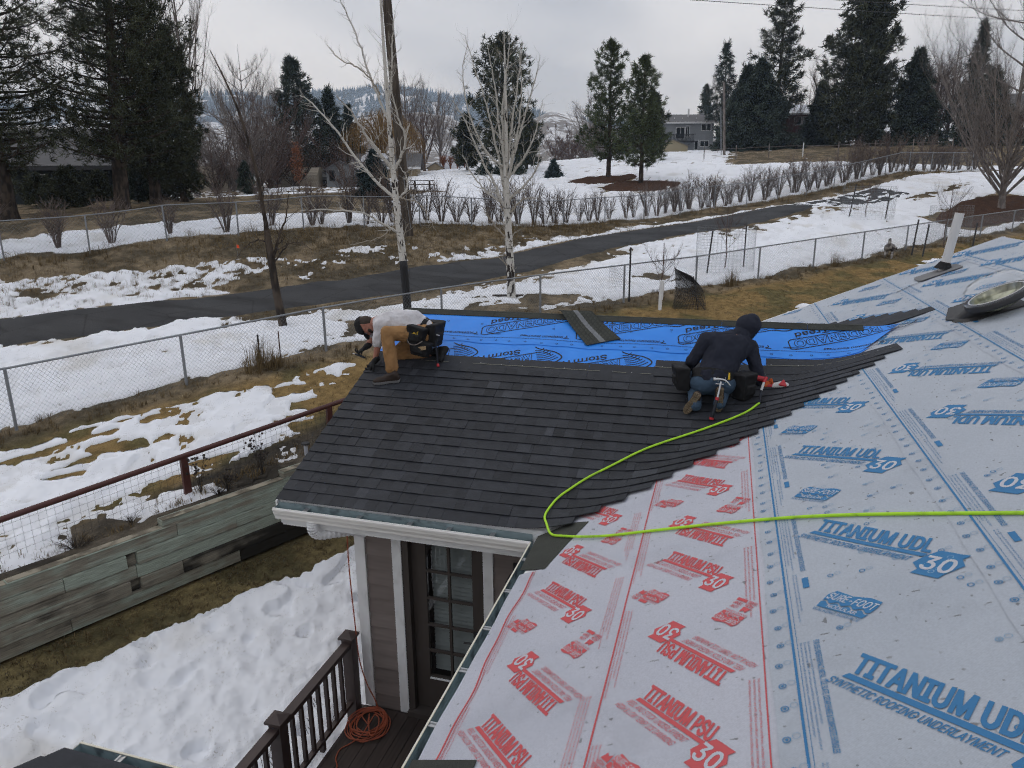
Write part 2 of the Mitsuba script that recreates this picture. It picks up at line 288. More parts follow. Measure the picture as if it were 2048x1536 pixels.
def q2(x, y):                                              # distance beyond the far fence
    a = np.array([-22.54, 17.72]); b = np.array([10.3, 52.57]); d = unit(b - a)
    return -(x - a[0]) * d[1] + (y - a[1]) * d[0]
def base_z(x, y):
    x, y = np.asarray(x, float), np.asarray(y, float)
    up = rbf(x, y)
    up = np.where((y < 17) & (y > 12.9) & (x > -3.5), np.minimum(up, -3.7 + (y - 13) * 0.05), up)
    d = wall_sd(x, y)
    low = np.clip(-5.66 - 0.10 * np.maximum(d, 0), -6.2, -5.6)
    inside = (d > -0.24) & (y < 12.9)
    return np.where(inside, low, up)
QN = lambda s: np.interp(s, [-30, 12, 18, 40], [4.5, 4.5, 6.0, 6.4])
QF = lambda s: np.interp(s, [-30, 12, 20, 40], [7.4, 7.5, 8.7, 9.2])
def nz(x, y, f, seed, o=3): return meshkit.fbm(np.stack([x * f, y * f, np.zeros_like(x) + seed], -1), o, seed) - 0.5
def rough(x, y):
    s, q = sq(x, y); r = np.hypot(x, y)
    on_path = sstep(QN(s) - 0.5, QN(s), q) * sstep(QF(s) + 0.5, QF(s), q)
    return nz(x, y, 0.9, 3) * 0.22 * (1 - on_path) * np.clip(r / 20, 0.35, 1.3) + nz(x, y, 3.2, 4) * 0.06 * (1 - on_path)
def bump_at(x, y, px, py, rx, ry=None, ang=0.0):
    ry = ry or rx; c, sn = math.cos(ang), math.sin(ang); dx, dy = x - px, y - py
    return np.exp(-((dx * c + dy * sn) / rx) ** 2 - ((-dx * sn + dy * c) / ry) ** 2)
def cover(x, y):
    """snow cover: positive where snow lies"""
    s, q = sq(x, y); f2 = q2(x, y); d = wall_sd(x, y); d_ = np.where(y < 12.9, d, -9)
    c = np.full_like(x, 0.5)
    # own yard, this side of the fence
    yard = (q < 0)
    cy = np.interp(s, [-4, 0.5, 3, 5, 7], [0.52, 0.44, 0.26, -0.12, -0.85])
    cy = cy - 0.75 * bump_at(x, y, -6.9, 13.3, 0.9, 1.6) - 0.5 * bump_at(x, y, -7.6, 12.2, 0.6, 0.9) + 0.5 * bump_at(x, y, -8.0, 10.6, 1.0, 1.6)
    cy = cy + 1.7 * bump_at(x, y, 3.4, 22.4, 2.0, 0.9, 0.75) + 1.1 * bump_at(x, y, -1.6, 19.3, 0.9, 0.6, 0.7) + 1.0 * bump_at(x, y, -3.2, 18.0, 0.8, 0.5, 0.7) + 1.5 * bump_at(x, y, 8.0, 31.0, 2.5, 0.8, 0.87)
    cy = cy - 1.4 * sstep(-0.95, -0.55, q) * sstep(0.6, 0.2, q)
    cy = cy - 1.0 * sstep(.64, .78, meshkit.noise(np.stack([s * 1.25, q * 2.6, s * 0], -1), 51)) * sstep(.35, .6, meshkit.noise(np.stack([s * 2.4, q * 5, s * 0], -1), 52))
    cy = cy - 0.45 * sstep(-2.3, -1.5, d_) * sstep(-0.9, -1.2, d_)
    c = np.where(yard, cy, c)
    # between fence and path
    ct = np.interp(s, [-6, 0, 2.5, 4, 6, 8.5, 10, 14, 24], [0.75, 0.75, 0.6, 0.30, 0.12, 0.06, 0.35, 0.6, 0.7])
    qn, qf = QN(s), QF(s)
    near_edge = np.interp(s, [-6, 1.5, 3, 6, 9, 13, 18], [0.4, 0.35, -0.5, -0.45, -0.35, -0.2, 0.1])
    w = sstep(qn - 1.6, qn - 0.2, q)
    ct = ct * (1 - w) + near_edge * w
    ct = ct - 0.9 * sstep(0.5, 0.1, q) - 0.8 * bump_at(x, y, -8.6, 16.4, 0.9, 0.5) - 0.9 * bump_at(x, y, -4.9, 20.9, 1.1, 0.8) - 0.6 * bump_at(x, y, -2.2, 24.6, 0.8, 0.5)
    c = np.where((q >= 0) & (q < qn), ct, c)
    path = np.interp(s, [-6, 0, 1.2, 2.2, 27, 29.5, 31.5], [-0.15, -0.25, -0.35, -0.8, -0.9, -0.4, 0.6])
    wn = sstep(qn + 1.1, qn, q) * sstep(2.4, 0.5, s)
    path = path * (1 - wn) + 0.3 * wn
    c = np.where((q >= qn) & (q <= qf), path, c)
    # beyond the path up to the far fence
    e = np.interp(s, [-8, -1, 2.5, 4, 11, 15, 20, 26], [0.10, 0.14, 0.02, -0.25, -0.24, 0.0, 0.22, 0.35])
    edge = np.interp(s, [-6, 2, 4, 9, 12, 20], [0.5, 0.3, -0.4, -0.2, 0.3, 0.5])
    w = sstep(qf + 0.9, qf + 0.1, q)
    e = e * (1 - w) + edge * w
    e = e - 0.8 * sstep(-2.6, -1.2, f2)
    c = np.where((q > qf) & (f2 < 0.35), e, c)
    # the field beyond the far fence
    az = np.degrees(np.arctan2(x, y)) - math.degrees(YAW)
    left = sstep(-4, -13, az)
    stripe = 0.55 * sstep(4.2, 3.2, f2) - 0.7 * sstep(3.6, 4.4, f2)
    fl = stripe + 0.7 * sstep(26, 32, f2)
    fr = np.full_like(x, 0.8) + 0.25 * sstep(10, 40, f2)
    fc = fl * left + fr * (1 - left)
    fc = fc - 1.9 * (bump_at(x, y, -9.73, 57.3, 2.6, 3.0) + bump_at(x, y, -6.01, 52.2, 2.6, 3.0)) - 1.2 * bump_at(x, y, -23.5, 54.0, 3.5, 3) - 1.5 * bump_at(x, y, -22.8, 45, 2.4)
    hill = sstep(70, 76, np.hypot(x, y)) * sstep(15.0, 17.5, az)
    fc = fc - 1.5 * hill
    c = np.where(f2 >= 0.35, fc, c)
    # the mulch bed round the big bare tree, right
    m = ((x - 13.0) * 0.647 + (y - 43.4) * 0.763, -(x - 13.0) * 0.763 + (y - 43.4) * 0.647)
    c = c - 2.2 * np.exp(-(m[0] / 4.2) ** 4 - (m[1] / 1.5) ** 4)
    # lower yard beside the house
    low = (d > -0.24) & (y < 12.9)
    cl = np.where(d < 2.2, 0.85, 1.5) - 1.7 * sstep(0.95, 0.45, d) - 0.9 * sstep(0.7, 0.0, d - 0.7) * sstep(6.8, 9.2, y) - 1.4 * bump_at(x, y, -4.15, 8.3, 0.7, 0.9) - 1.2 * bump_at(x, y, -3.95, 6.55, 0.16)
    c = np.where(low, cl, c)
    bed = (d <= -0.24) & (d > -1.2) & (y < 12.9)
    c = np.where(bed, -0.28 - 2.0 * sstep(-.40, -.22, d) + 0.9 * bump_at(x, y, -8.75, 6.6, 0.35, 0.5) + 0.7 * bump_at(x, y, -8.25, 8.2, 0.42, 1.0, -0.4) + 0.6 * bump_at(x, y, -7.2, 10.2, 0.3, 0.4) - 0.5 * bump_at(x, y, -8.55, 7.3, 0.3, 0.4) - 0.5 * bump_at(x, y, -7.65, 9.5, 0.35, 0.5), c)
    return c
def snow_thickness(x, y):
    s, q = sq(x, y); d = wall_sd(x, y); low = (d > -0.24) & (y < 12.9)
    a = np.stack([s * 0.33, q * 0.85, np.zeros_like(x)], -1)
    n = (meshkit.fbm(a, 4, 11) - 0.5) * 1.15 + nz(x, y, 2.0, 12, 4) * 0.75 + nz(x, y, 7, 13, 3) * np.where(low, .50, np.where(x > -6, .26, .42))
    c = cover(x, y) + n
    t = np.where(c > 0, np.where(low, .15, .055) * (1 - np.exp(-c * 4.5)), c * 0.18)
    hum = nz(x, y, 1.1, 21, 3) * 0.13 + nz(x, y, 3.6, 22, 2) * 0.11 + nz(x, y, 8.0, 24, 2) * 0.055
    pits = -0.10 * sstep(0.66, 0.80, meshkit.noise(np.stack([x * 3.3, y * 3.3, x * 0 + 5], -1), 31))
    rel = np.where(low, hum + pits, hum * 0.75 + pits * 0.8)
    th_ = t + rel * np.clip(c * 2.5, 0, 1)
    return np.maximum(np.where(c > 0.30, np.maximum(th_, 0.018), th_), -0.12)
def polar(az, r):
    A, R = np.meshgrid(np.radians(az) + YAW, r); return R * np.sin(A), R * np.cos(A)
az_all = np.concatenate([np.arange(-180, -42, 4.0), np.arange(-42, 42.01, 0.22), np.arange(46, 180.1, 4.0)])
r_all = np.concatenate([[1.0], np.geomspace(3.0, 160, 330), np.geomspace(175, 3400, 24)])
gx, gy = polar(az_all, r_all)
gz = base_z(gx, gy) + rough(gx, gy) * ((wall_sd(gx, gy) < -0.3) | (gy > 12.9)) 
g = MB(); g.grid(np.stack([gx, gy, gz], -1))
put('ground', g, 'mat_ground', smooth=True); tag('ground', 'dry brown winter lawn and weedy verge', kind='structure')
saz = np.arange(-45, 41.01, 0.115); sr = np.geomspace(4.6, 150, 560)
sx, sy = polar(saz, sr)
th = snow_thickness(sx, sy); sz0 = base_z(sx, sy)
sz = sz0 + rough(sx, sy) * ((wall_sd(sx, sy) < -0.3) | (sy > 12.9)) + th
h_, w_ = sx.shape; ii, jj = np.meshgrid(np.arange(h_ - 1), np.arange(w_ - 1), indexing='ij'); kk = (ii * w_ + jj).ravel()
quad = np.stack([kk, kk + 1, kk + w_ + 1, kk + w_], 1)
tf, zf = th.ravel()[quad], sz0.ravel()[quad]
inhouse = ((sx > -3.5) & (sy < 12.4) & (sx < 9)).ravel()[quad].all(1)
keep = (tf.max(1) > -0.015) & (np.ptp(zf, axis=1) < 0.45) & ~inhouse
s_ = MB(); s_.add(np.stack([sx.ravel(), sy.ravel(), sz.ravel()], 1), quad[keep], np.stack([th.ravel(), th.ravel() * 0], 1))
used = np.unique(s_.f[0]); rem = np.full(h_ * w_, -1); rem[used] = np.arange(len(used))
s_.v[0] = s_.v[0][used]; s_.t[0] = s_.t[0][used]; s_.f[0] = rem[s_.f[0]]
put('snow', s_, 'mat_snow', smooth=True); tag('snow', 'patchy melting snow cover', kind='structure')
ps = np.arange(-16, 40, 0.35); pq = np.linspace(0, 1, 9)
S_, Q_ = np.meshgrid(ps, pq, indexing='ij'); wob = 0.24 * (meshkit.noise(np.stack([S_ * 2.3, Q_ * 3, S_ * 0], -1), 5) - 0.5)
Qq = QN(S_) + (QF(S_) - QN(S_)) * Q_ + wob
px_, py_ = FX + S_ * DX - Qq * DY, FY + S_ * DY + Qq * DX
pz_ = rbf(px_, py_) + 0.05 - 0.10 * (np.abs(Q_ - 0.5) > 0.49)
m_ = MB(); m_.grid(np.stack([px_, py_, pz_], -1)[:, ::-1])
put('path', m_, 'mat_asphalt', smooth=True); tag('path', 'paved asphalt walking path crossing behind the fence', kind='structure')
def zg(x, y):
    x, y = np.atleast_1d(np.asarray(x, float)), np.atleast_1d(np.asarray(y, float))
    return base_z(x, y) + rough(x, y) * ((wall_sd(x, y) < -0.3) | (y > 12.9))
def z1(x, y): return float(zg(x, y)[0])
# backfill right behind the timber wall
bu = np.arange(-4, 8.6, .12)[:, None]; bd = np.array([.14, .20, .30, .42, .60])[None]
bx_, by_ = WX + WDX * bu - WDY * bd, WY + WDY * bu + WDX * bd
bz_ = base_z(WX + WDX * bu - WDY * .6 + 0 * bd, WY + WDY * bu + WDX * .6 + 0 * bd); bz_ = np.maximum(bz_ - .02, np.where(bu < 2.1, -4.66, np.where(bu < 4.1, -4.56, -4.44))) - .10 * (bd > .5) + nz(bx_, by_, 4.0, 9) * .05
m_ = MB(); m_.grid(np.stack([bx_, by_, bz_], -1)); put('soil', m_, 'mat_ground', smooth=True); tag('soil', 'bare soil bed behind the timber wall', kind='structure')
# mulch: under the bare tree on the right and under the two pines in the snowy field
mm = MB()
for cx, cy, rx, ry, ang in ((13.0, 43.4, 4.6, 1.7, math.atan2(0.763, 0.647)), (-9.73, 57.3, 2.9, 3.2, 0), (-6.01, 52.2, 2.9, 3.2, 0)):
    rr, tt = np.meshgrid(np.linspace(0, 1, 12), np.linspace(0, 2 * math.pi, 49))
    lx, ly = rr * np.cos(tt) * rx, rr * np.sin(tt) * ry
    X, Y = cx + lx * math.cos(ang) - ly * math.sin(ang), cy + lx * math.sin(ang) + ly * math.cos(ang)
    mm.grid(np.stack([X, Y, zg(X.ravel(), Y.ravel()).reshape(X.shape) + 0.05 - 0.12 * (rr > 0.99)], -1)[:, ::-1])
put('mulch', mm, 'mat_mulch', smooth=True); tag('mulch', 'reddish brown mulch beds round the trees', kind='structure')
# ------------------------------------------------------------------ the house being reroofed
TS = 0.43; SL = math.sqrt(1 + TS * TS)                 # both roofs have this slope
XE, YE, ZE = -1.5605, 5.7343, -3.1227                  # inner corner of the two gutters (lip height)
H0 = 2.45                                              # the eye above the main roof plane
XR, YF, YRW = 3.98, 12.6, 9.24                         # main ridge, far gable end, ridge of the wing
XL = -4.31                                             # gable end of the wing
house = thing('house', 'house with half shingled roof, grey underlayment and blue strip, brown siding and white gutters', 'house')
NMAIN = np.array([-TS, 0, 1]) / SL; NWING = np.array([0, -TS, 1]) / SL
def mainpt(s, y, h=0.0):
    """a point on the main roof: s metres up the slope (0 below the eye), y along the eave, h above the deck"""
    s, y, h = np.broadcast_arrays(np.asarray(s, float), np.asarray(y, float), np.asarray(h, float))
    x = s / SL
    P = np.stack([x, y, -H0 + TS * x], -1)
    return P + h[..., None] * NMAIN
def sheet_relief(s, y):
    p = np.stack([np.asarray(s) * 2.1, np.asarray(y) * 1.4, np.zeros(np.shape(s)) + 2], -1)
    return 0.012 * (meshkit.fbm(p, 3, 41) - 0.5)
def wingpt(x, w, h=0.0, far=False):
    """a point on the wing roof: x along it, w metres up the slope from the shingle edge; past the valley it runs on over the main roof"""
    x, w, h = np.broadcast_arrays(np.asarray(x, float), np.asarray(w, float), np.asarray(h, float))
    Y = 5.83 + w / SL
    xv = Y - YE + XE
    Y2 = Y - 0.086 * np.maximum(0, x - xv)
    zw = ZE + TS * (Y2 - YE); zm = -H0 + TS * x
    k = 0.10; z = 0.5 * (zw + zm + np.sqrt((zw - zm) ** 2 + k * k))
    t = np.clip((x - xv) / 0.3 * 0.5 + 0.5, 0, 1)[..., None]
    n = NWING * (1 - t) + NMAIN * t; n = n / np.linalg.norm(n, axis=-1, keepdims=True)
    P = np.stack([x, Y2, z], -1) + h[..., None] * n
    if far: P[..., 1] = 2 * YRW - P[..., 1]
    return P
WR = (YRW - 5.83) * SL                                   # slope length of the wing
# roof slabs and body
def slab(pts_top, th):
    top = np.asarray(pts_top, float); bot = top - [0, 0, th]
    m = MB(); m.hexa(np.vstack([bot, top])); return m
ya, yb = -6.0, YF
put('main_roof', slab([mainpt((XE + .12) * SL, ya), mainpt(XR * SL, ya), mainpt(XR * SL, yb), mainpt((XE + .12) * SL, yb)], 0.16), 'mat_trim', parent=house)
m = MB(); zr = -H0 + TS * XR
m.hexa([[XR, ya, zr - .16], [9.5, ya, zr - .16 - TS * 5.52], [9.5, yb, zr - .16 - TS * 5.52], [XR, yb, zr - .16], [XR, ya, zr], [9.5, ya, zr - TS * 5.52], [9.5, yb, zr - TS * 5.52], [XR, yb, zr]])
put('main_roof', m, 'mat_sheet_grey', parent=house)
m = MB()
for far in (False, True):
    y0, yr = 5.875, YRW
    f = (lambda y: y) if not far else (lambda y: 2 * YRW - y)
    zt0, zt1 = ZE + TS * (y0 - YE) - .008, ZE + TS * (yr - YE) - .008
    q = [[XL, f(y0), zt0 - .15], [XE + .1, f(y0), zt0 - .15], [1.9, f(yr), zt1 - .15], [XL, f(yr), zt1 - .15], [XL, f(y0), zt0], [XE + .1, f(y0), zt0], [1.9, f(yr), zt1], [XL, f(yr), zt1]]
    m.hexa(q)
WROOF = put('wing_roof', m, 'mat_trim', parent=house)
m = MB()                                               # rake boards at the gable end of the wing
for far in (False, True):
    f = (lambda y: y) if not far else (lambda y: 2 * YRW - y)
    a, b = np.array([XL - .012, f(5.84), ZE + TS * .1 - .16]), np.array([XL - .012, f(YRW), ZE + TS * (YRW - YE) - .16])
    m.hexa([a + [-.02, 0, -.06], a + [.0, 0, -.06], b + [0, 0, -.06], b + [-.02, 0, -.06], a + [-.02, 0, .15], a + [0, 0, .15], b + [0, 0, .15], b + [-.02, 0, .15]])
put('rake_board', m, 'mat_trim', parent=house)
m = MB()                                               # the far gable's rake edge, white metal
a, b = mainpt(XE * SL + .1, YF + .012, -.10), mainpt(XR * SL, YF + .012, -.10)
for c, d in ((a, b),):
    m.hexa([c + [0, -.012, -.08], d + [0, -.012, -.08], d + [0, .05, -.08], c + [0, .05, -.08], c + [0, -.012, .118], d + [0, -.012, .118], d + [0, .05, .118], c + [0, .05, .118]])
put('rake_board', m, 'mat_trim', parent=house)
# walls behind the siding, and soffits
m = MB()
m.box((XL + .66, 6.30, -6.6), (-3.14, 12.1, -3.30)); m.box((-2.17, 6.30, -6.6), (2.0, 12.1, -3.30)); m.box((-3.14, 7.6, -6.6), (-2.17, 12.1, -3.30))
m.box((-3.14, 6.30, -6.6), (-2.17, 7.6, -5.79)); m.box((-3.14, 6.30, -3.42), (-2.17, 7.6, -3.30))
m.box((-1.05, 2.9, -6.6), (8.9, 12.35, -3.32)); m.box((-1.05, -5.6, -6.6), (8.9, 2.9, -3.32)); m.box((-3.0, -3.5, -6.6), (-1.05, 2.1, -3.32))
gz0 = -3.30
m.add([[XL + .66, 6.3, gz0], [XL + .66, 12.1, gz0], [XL + .66, YRW, -1.80], [2, 6.3, gz0], [2, 12.1, gz0], [2, YRW, -1.80]], [[0, 1, 2], [3, 5, 4]])
m.add([[-1.05, 12.35, -3.32], [8.9, 12.35, -3.32], [XR, 12.35, -1.05]], [[0, 2, 1]])
put('wall', m, 'mat_siding', parent=house)
m = MB(); m.box((XL + .02, 5.86, -3.36), (-1.44, 6.30, -3.335)); m.box((-1.44, 5.86, -3.36), (-1.05, 6.30, -3.335)); m.box((-1.42, 2.7, -3.36), (-1.05, 5.86, -3.335))
put('soffit', m, 'mat_trim', parent=house)
m = MB(); m.box((XL + .005, 5.852, -3.335), (-1.44, 5.872, -3.11)); m.box((-1.440, -5, -3.335), (-1.42, 5.85, -3.11))
put('fascia', m, 'mat_trim', parent=house)
# lap siding of the wing's wall, one plank at a time
YW = 6.254
def siding(x0, x1, z0=-5.765, z1=-3.36, rev=0.178):
    z = z0; k = 0
    while z < z1 - 0.01:
        top = min(z + rev + .02, z1); m = MB(); t = random.Random(int(x0 * 100) * 31 + k).random()
        m.hexa([[x0, YW + .000, z], [x1, YW + .000, z], [x1, YW + .045, z], [x0, YW + .045, z], [x0, YW + .028, top], [x1, YW + .028, top], [x1, YW + .045, top], [x0, YW + .045, top]], (t, 0))
        put('siding_plank', m, 'mat_siding', parent=house); z += rev; k += 1
siding(-3.566, -3.246); siding(-2.096, -1.05)
for x0, x1 in ((-3.676, -3.568), (-3.244, -3.136), (-2.206, -2.098)):
    m = MB(); m.box((x0, YW - .012, -5.762), (x1, YW + .04, -3.362)); put('trim_board', m, 'mat_trim', parent=house)
m = MB(); m.box((-3.69, YW - .010, -5.766), (-3.677, YW + .11, -3.362)); put('trim_board', m, 'mat_trim', parent=house)
# the glazed door, brown, ten panes behind muntins, a blind inside
dz0, dz1 = -5.70, -3.46
m = MB()
m.box((-3.134, YW + .0, dz0), (-3.06, YW + .16, dz1)); m.box((-2.28, YW + .0, dz0), (-2.208, YW + .16, dz1)); m.box((-3.06, YW + .0, dz1 - .05), (-2.28, YW + .16, dz1))
m.box((-3.134, YW - .06, -5.765), (-2.208, YW + .16, dz0))
put('door_frame', m, 'mat_door', parent=house)
m = MB()
px0, px1, pz0, pz1 = -2.89, -2.36, -5.27, -3.62
m.box((-3.056, YW + .075, dz0 + .01), (px0, YW + .12, dz1 - .055)); m.box((px1, YW + .075, dz0 + .01), (-2.284, YW + .12, dz1 - .055))
m.box((px0, YW + .075, dz0 + .01), (px1, YW + .12, pz0)); m.box((px0, YW + .075, pz1), (px1, YW + .12, dz1 - .055))
DOOR = put('door', m, 'mat_door', parent=house)
m = MB(); m.box((px0, YW + .062, pz0 - .03), (px1, YW + .074, pz0 - .012)); put('sill', m, 'mat_trim', parent=DOOR)
xm = (px0 + px1) / 2
m = MB(); m.box((xm - .014, YW + .070, pz0), (xm + .014, YW + .105, pz1))
put('muntin', m, 'mat_door', parent=DOOR)
for k in range(1, 5):
    z = pz0 + (pz1 - pz0) * k / 5; m = MB(); m.box((px0, YW + .072, z - .013), (xm - .0145, YW + .104, z + .013)); m.box((xm + .0145, YW + .072, z - .013), (px1, YW + .104, z + .013)); put('muntin', m, 'mat_door', parent=DOOR)
for i in range(2):
    for k in range(5):
        a, b = (px0, xm - .014) if i == 0 else (xm + .014, px1)
        za, zb = pz0 + (pz1 - pz0) * k / 5 + .013 * (k > 0), pz0 + (pz1 - pz0) * (k + 1) / 5 - .013 * (k < 4)
        m = MB(); m.add([[a, YW + .09, za], [b, YW + .09, za], [b, YW + .09, zb], [a, YW + .09, zb]], [[0, 1, 2, 3]]); put('pane', m, 'mat_pane', parent=DOOR)
m = MB(); m.tube([[-2.33, YW + .07, -4.72], [-2.33, YW + .02, -4.72], [-2.45, YW + .015, -4.72]], .011, 6); m.box((-2.355, YW + .068, -4.80), (-2.305, YW + .076, -4.60)); put('handle', m, 'mat_dark_metal', parent=DOOR)
m = MB()
for k in range(32):
    z = pz0 + .02 + k * .052; m.hexa([[px0 + .02, YW + .19, z], [px1 - .02, YW + .19, z], [px1 - .02, YW + .205, z + .004], [px0 + .02, YW + .205, z + .004], [px0 + .02, YW + .19, z + .002], [px1 - .02, YW + .19, z + .002], [px1 - .02, YW + .225, z + .046], [px0 + .02, YW + .225, z + .046]])
BL = put('blind', m, 'mat_blind', parent=house)
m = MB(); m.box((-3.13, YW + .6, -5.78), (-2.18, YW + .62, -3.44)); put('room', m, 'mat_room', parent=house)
# the lantern on the wall
m = MB(); lx, lz = -1.83, -3.88
for sx in (-.055, .055):
    for sy in (-.055, .055): m.tube([[lx + sx * .75, YW - .12 + sy * .75, lz - .13], [lx + sx, YW - .12 + sy, lz + .1]], .007, 4)
m.box((lx - .05, YW - .17, lz - .15), (lx + .05, YW - .07, lz - .13))
m.add(np.array([[-.08, -.08, .1], [.08, -.08, .1], [.08, .08, .1], [-.08, .08, .1], [0, 0, .2]]) + [lx, YW - .12, lz], [[0, 1, 4], [1, 2, 4], [2, 3, 4], [3, 0, 4], [0, 2, 1], [0, 3, 2]])
m.box((lx - .03, YW - .12, lz + .12), (lx + .03, YW + .004, lz + .15)); m.box((lx - .05, YW - .006, lz - .1), (lx + .05, YW + .006, lz + .22))
LT = thing('wall_lantern', 'small black lantern on the siding beside the glazed door', 'lamp'); put('frame', m, 'mat_dark_metal', parent=LT)
m = MB(); m.box((lx - .04, YW - .16, lz - .125), (lx + .04, YW - .08, lz + .095)); put('glass', m, 'mat_pane', parent=LT)
# gutters: white outside, blue-grey inside, hangers across
prof_o = np.array([[0, 0], [-.008, -.010], [-.008, -.026], [.004, -.030], [.004, -.062], [.012, -.066], [.022, -.094], [.026, -.098], [.026, -.122], [.03, -.128], [.115, -.128]])
prof_i = np.array([[.012, -.002], [.014, -.06], [.034, -.112], [.108, -.112], [.108, .028], [.112, .028]])
def gutter(p0, p1, inward, hangers, lipmat, mat_o='mat_gutter', end0=True, end1=False):
    p0, p1, inw = np.array(p0, float), np.array(p1, float), np.array(inward, float)
    W_ = lambda base, pr: np.array([base + inw * a + [0, 0, b] for a, b in pr])
    m = MB(); A, B_ = W_(p0, prof_o), W_(p1, prof_o); m.strip(A, B_)
    if end0: m.add(np.vstack([A, [p0 + inw * .115]]), [[len(A), i + 1, i] for i in range(len(A) - 1)])
    if end1: m.add(np.vstack([B_, [p1 + inw * .115]]), [[len(A), i, i + 1] for i in range(len(A) - 1)])
    g = put('gutter', m, mat_o, smooth=30, parent=house)
    m = MB(); d = unit(p1 - p0); u = p0 + d * .004; v = p1 - d * .004
    m.hexa([p0, p1, p1 + inw * .012, p0 + inw * .012, p0 + [0, 0, .004], p1 + [0, 0, .004], p1 + inw * .012 + [0, 0, .004], p0 + inw * .012 + [0, 0, .004]]); put('lip', m, lipmat, parent=g)
    m = MB(); A, B_ = W_(u, prof_i), W_(v, prof_i); m.strip(B_, A)
    if end0: m.add(np.vstack([A, [u + inw * .1]]), [[len(A), i, i + 1] for i in range(len(A) - 1)])
    put('liner', m, 'mat_gutter_inside', parent=g)
    for t in hangers:
        c = p0 + (p1 - p0) * t; m = MB()
        for o in (-.016, .016): m.obox(c + inw * .058 + d * o + [0, 0, -.006], inw * .052, d * .006, np.array([0, 0, .004]))
        m.obox(c + inw * .058 + [0, 0, -.010], inw * .052, d * .02, np.array([0, 0, .0015]))
        put('hanger', m, 'mat_galv', parent=g)
    return g
gutter((XL, YE, ZE), (XE, YE, ZE), (0, 1, 0), (.13, .35, .55, .70, .86), 'mat_gutter')
gutter((XE, YE + .004, ZE), (XE, 2.62, ZE), (1, 0, 0), (.1, .27, .44, .60, .77, .93), 'mat_gutter_cream', end0=False)
m = MB()                                                # corrugated elbow of the downspout
cx = -3.89; path_ = spline([[cx, 5.80, -3.24], [cx, 5.80, -3.34], [cx + .03, 5.86, -3.415], [cx + .17, 5.98, -3.43], [cx + .30, 6.10, -3.45], [cx + .36, 6.20, -3.52]], 40)
for i in range(39):
    r = .062 if i % 2 == 0 else .055; m.tube([path_[i], path_[i + 1]], [r, .055 if i % 2 == 0 else .062], 12, cap=(i in (0, 38)))
put('downspout', m, 'mat_trim', smooth=40, parent=house)
# ------------------------------------------------------------------ shingles
rng = random.Random(7)
EXPO, NCOURSE = 0.146, 17
def extra_past_valley(Y): return float(np.interp(Y, [5.83, 6.2, 6.9, 7.6, 8.6, 9.3], [0.30, 0.52, 0.82, 0.88, 0.84, 0.80]))
def course_end(w): Y = 5.83 + w / SL; return Y - YE + XE + extra_past_valley(Y)
def seg(mb, xs, w0, w1, h0, h1, th, tone, far=False):
    """a piece of shingle between the x positions xs, butt edge at w0"""
    for a, b in zip(xs[:-1], xs[1:]):
        c = [wingpt(a, w0, h0, far), wingpt(b, w0, h0, far), wingpt(b, w1, h1, far), wingpt(a, w1, h1, far)]
        d = [wingpt(a, w0, h0 + th, far), wingpt(b, w0, h0 + th, far), wingpt(b, w1, h1 + th, far), wingpt(a, w1, h1 + th, far)]
        if far: c, d = [c[1], c[0], c[3], c[2]], [d[1], d[0], d[3], d[2]]
        mb.hexa(c + d, (tone, 0))
def cuts(a, b, w):
    xv = 5.83 + w / SL - YE + XE
    pts = [a, b] + [x for x in np.arange(xv - .45, xv + .5, .09) if a + .02 < x < b - .02]
    return sorted(pts)
def shingle(x0, x1, w, wide=False, far=False, skew=0.0):
    mb = MB(); tall = .337 if wide else .20; t0 = rng.uniform(.15, .42)
    lift = rng.uniform(.004, .0075)
    seg(mb, cuts(x0, x1, w), w, w + tall, .019 + lift, .019 - .014 * tall / .337 + (.004 if wide else 0), .0045, t0, far)
    x = x0
    while x < x1 - .03:
        L = rng.choice([.09, .12, .15, .19, .24]); e = min(x + L, x1)
        if rng.random() < .66 and e - x > .05:
            seg(mb, cuts(x + .001, e - .001, w), w - .001, w + .150, .0236 + lift, .0178, .0042, min(1, max(0, rng.gauss(.30, .15) + (.45 if rng.random() < .06 else 0))), far)
        x = e
    return put('shingle', mb, 'mat_shingle', parent=house)
for k in range(NCOURSE):
    w = k * EXPO; xe = course_end(w) + rng.uniform(-.02, .02)
    x = XL - .012; first = rng.choice([.35, .5, .66, .83, 1.0])
    while x < xe - .001:
        n = min(x + first, xe)
        if xe - n < .12: n = xe
        shingle(x + .0012, n - .0012, w, wide=(k == NCOURSE - 1)); x = n; first = 1.0
# two more started courses on the right
w = NCOURSE * EXPO
for a, b in ((-.72, .24), (.24, 1.24), (1.24, course_end(w))): shingle(a + .001, b - .001, w, wide=True)
w = (NCOURSE + 1) * EXPO
for a, b in ((.52, 1.52), (1.52, course_end(w) + .05)): shingle(a + .001, b - .001, w, wide=True)
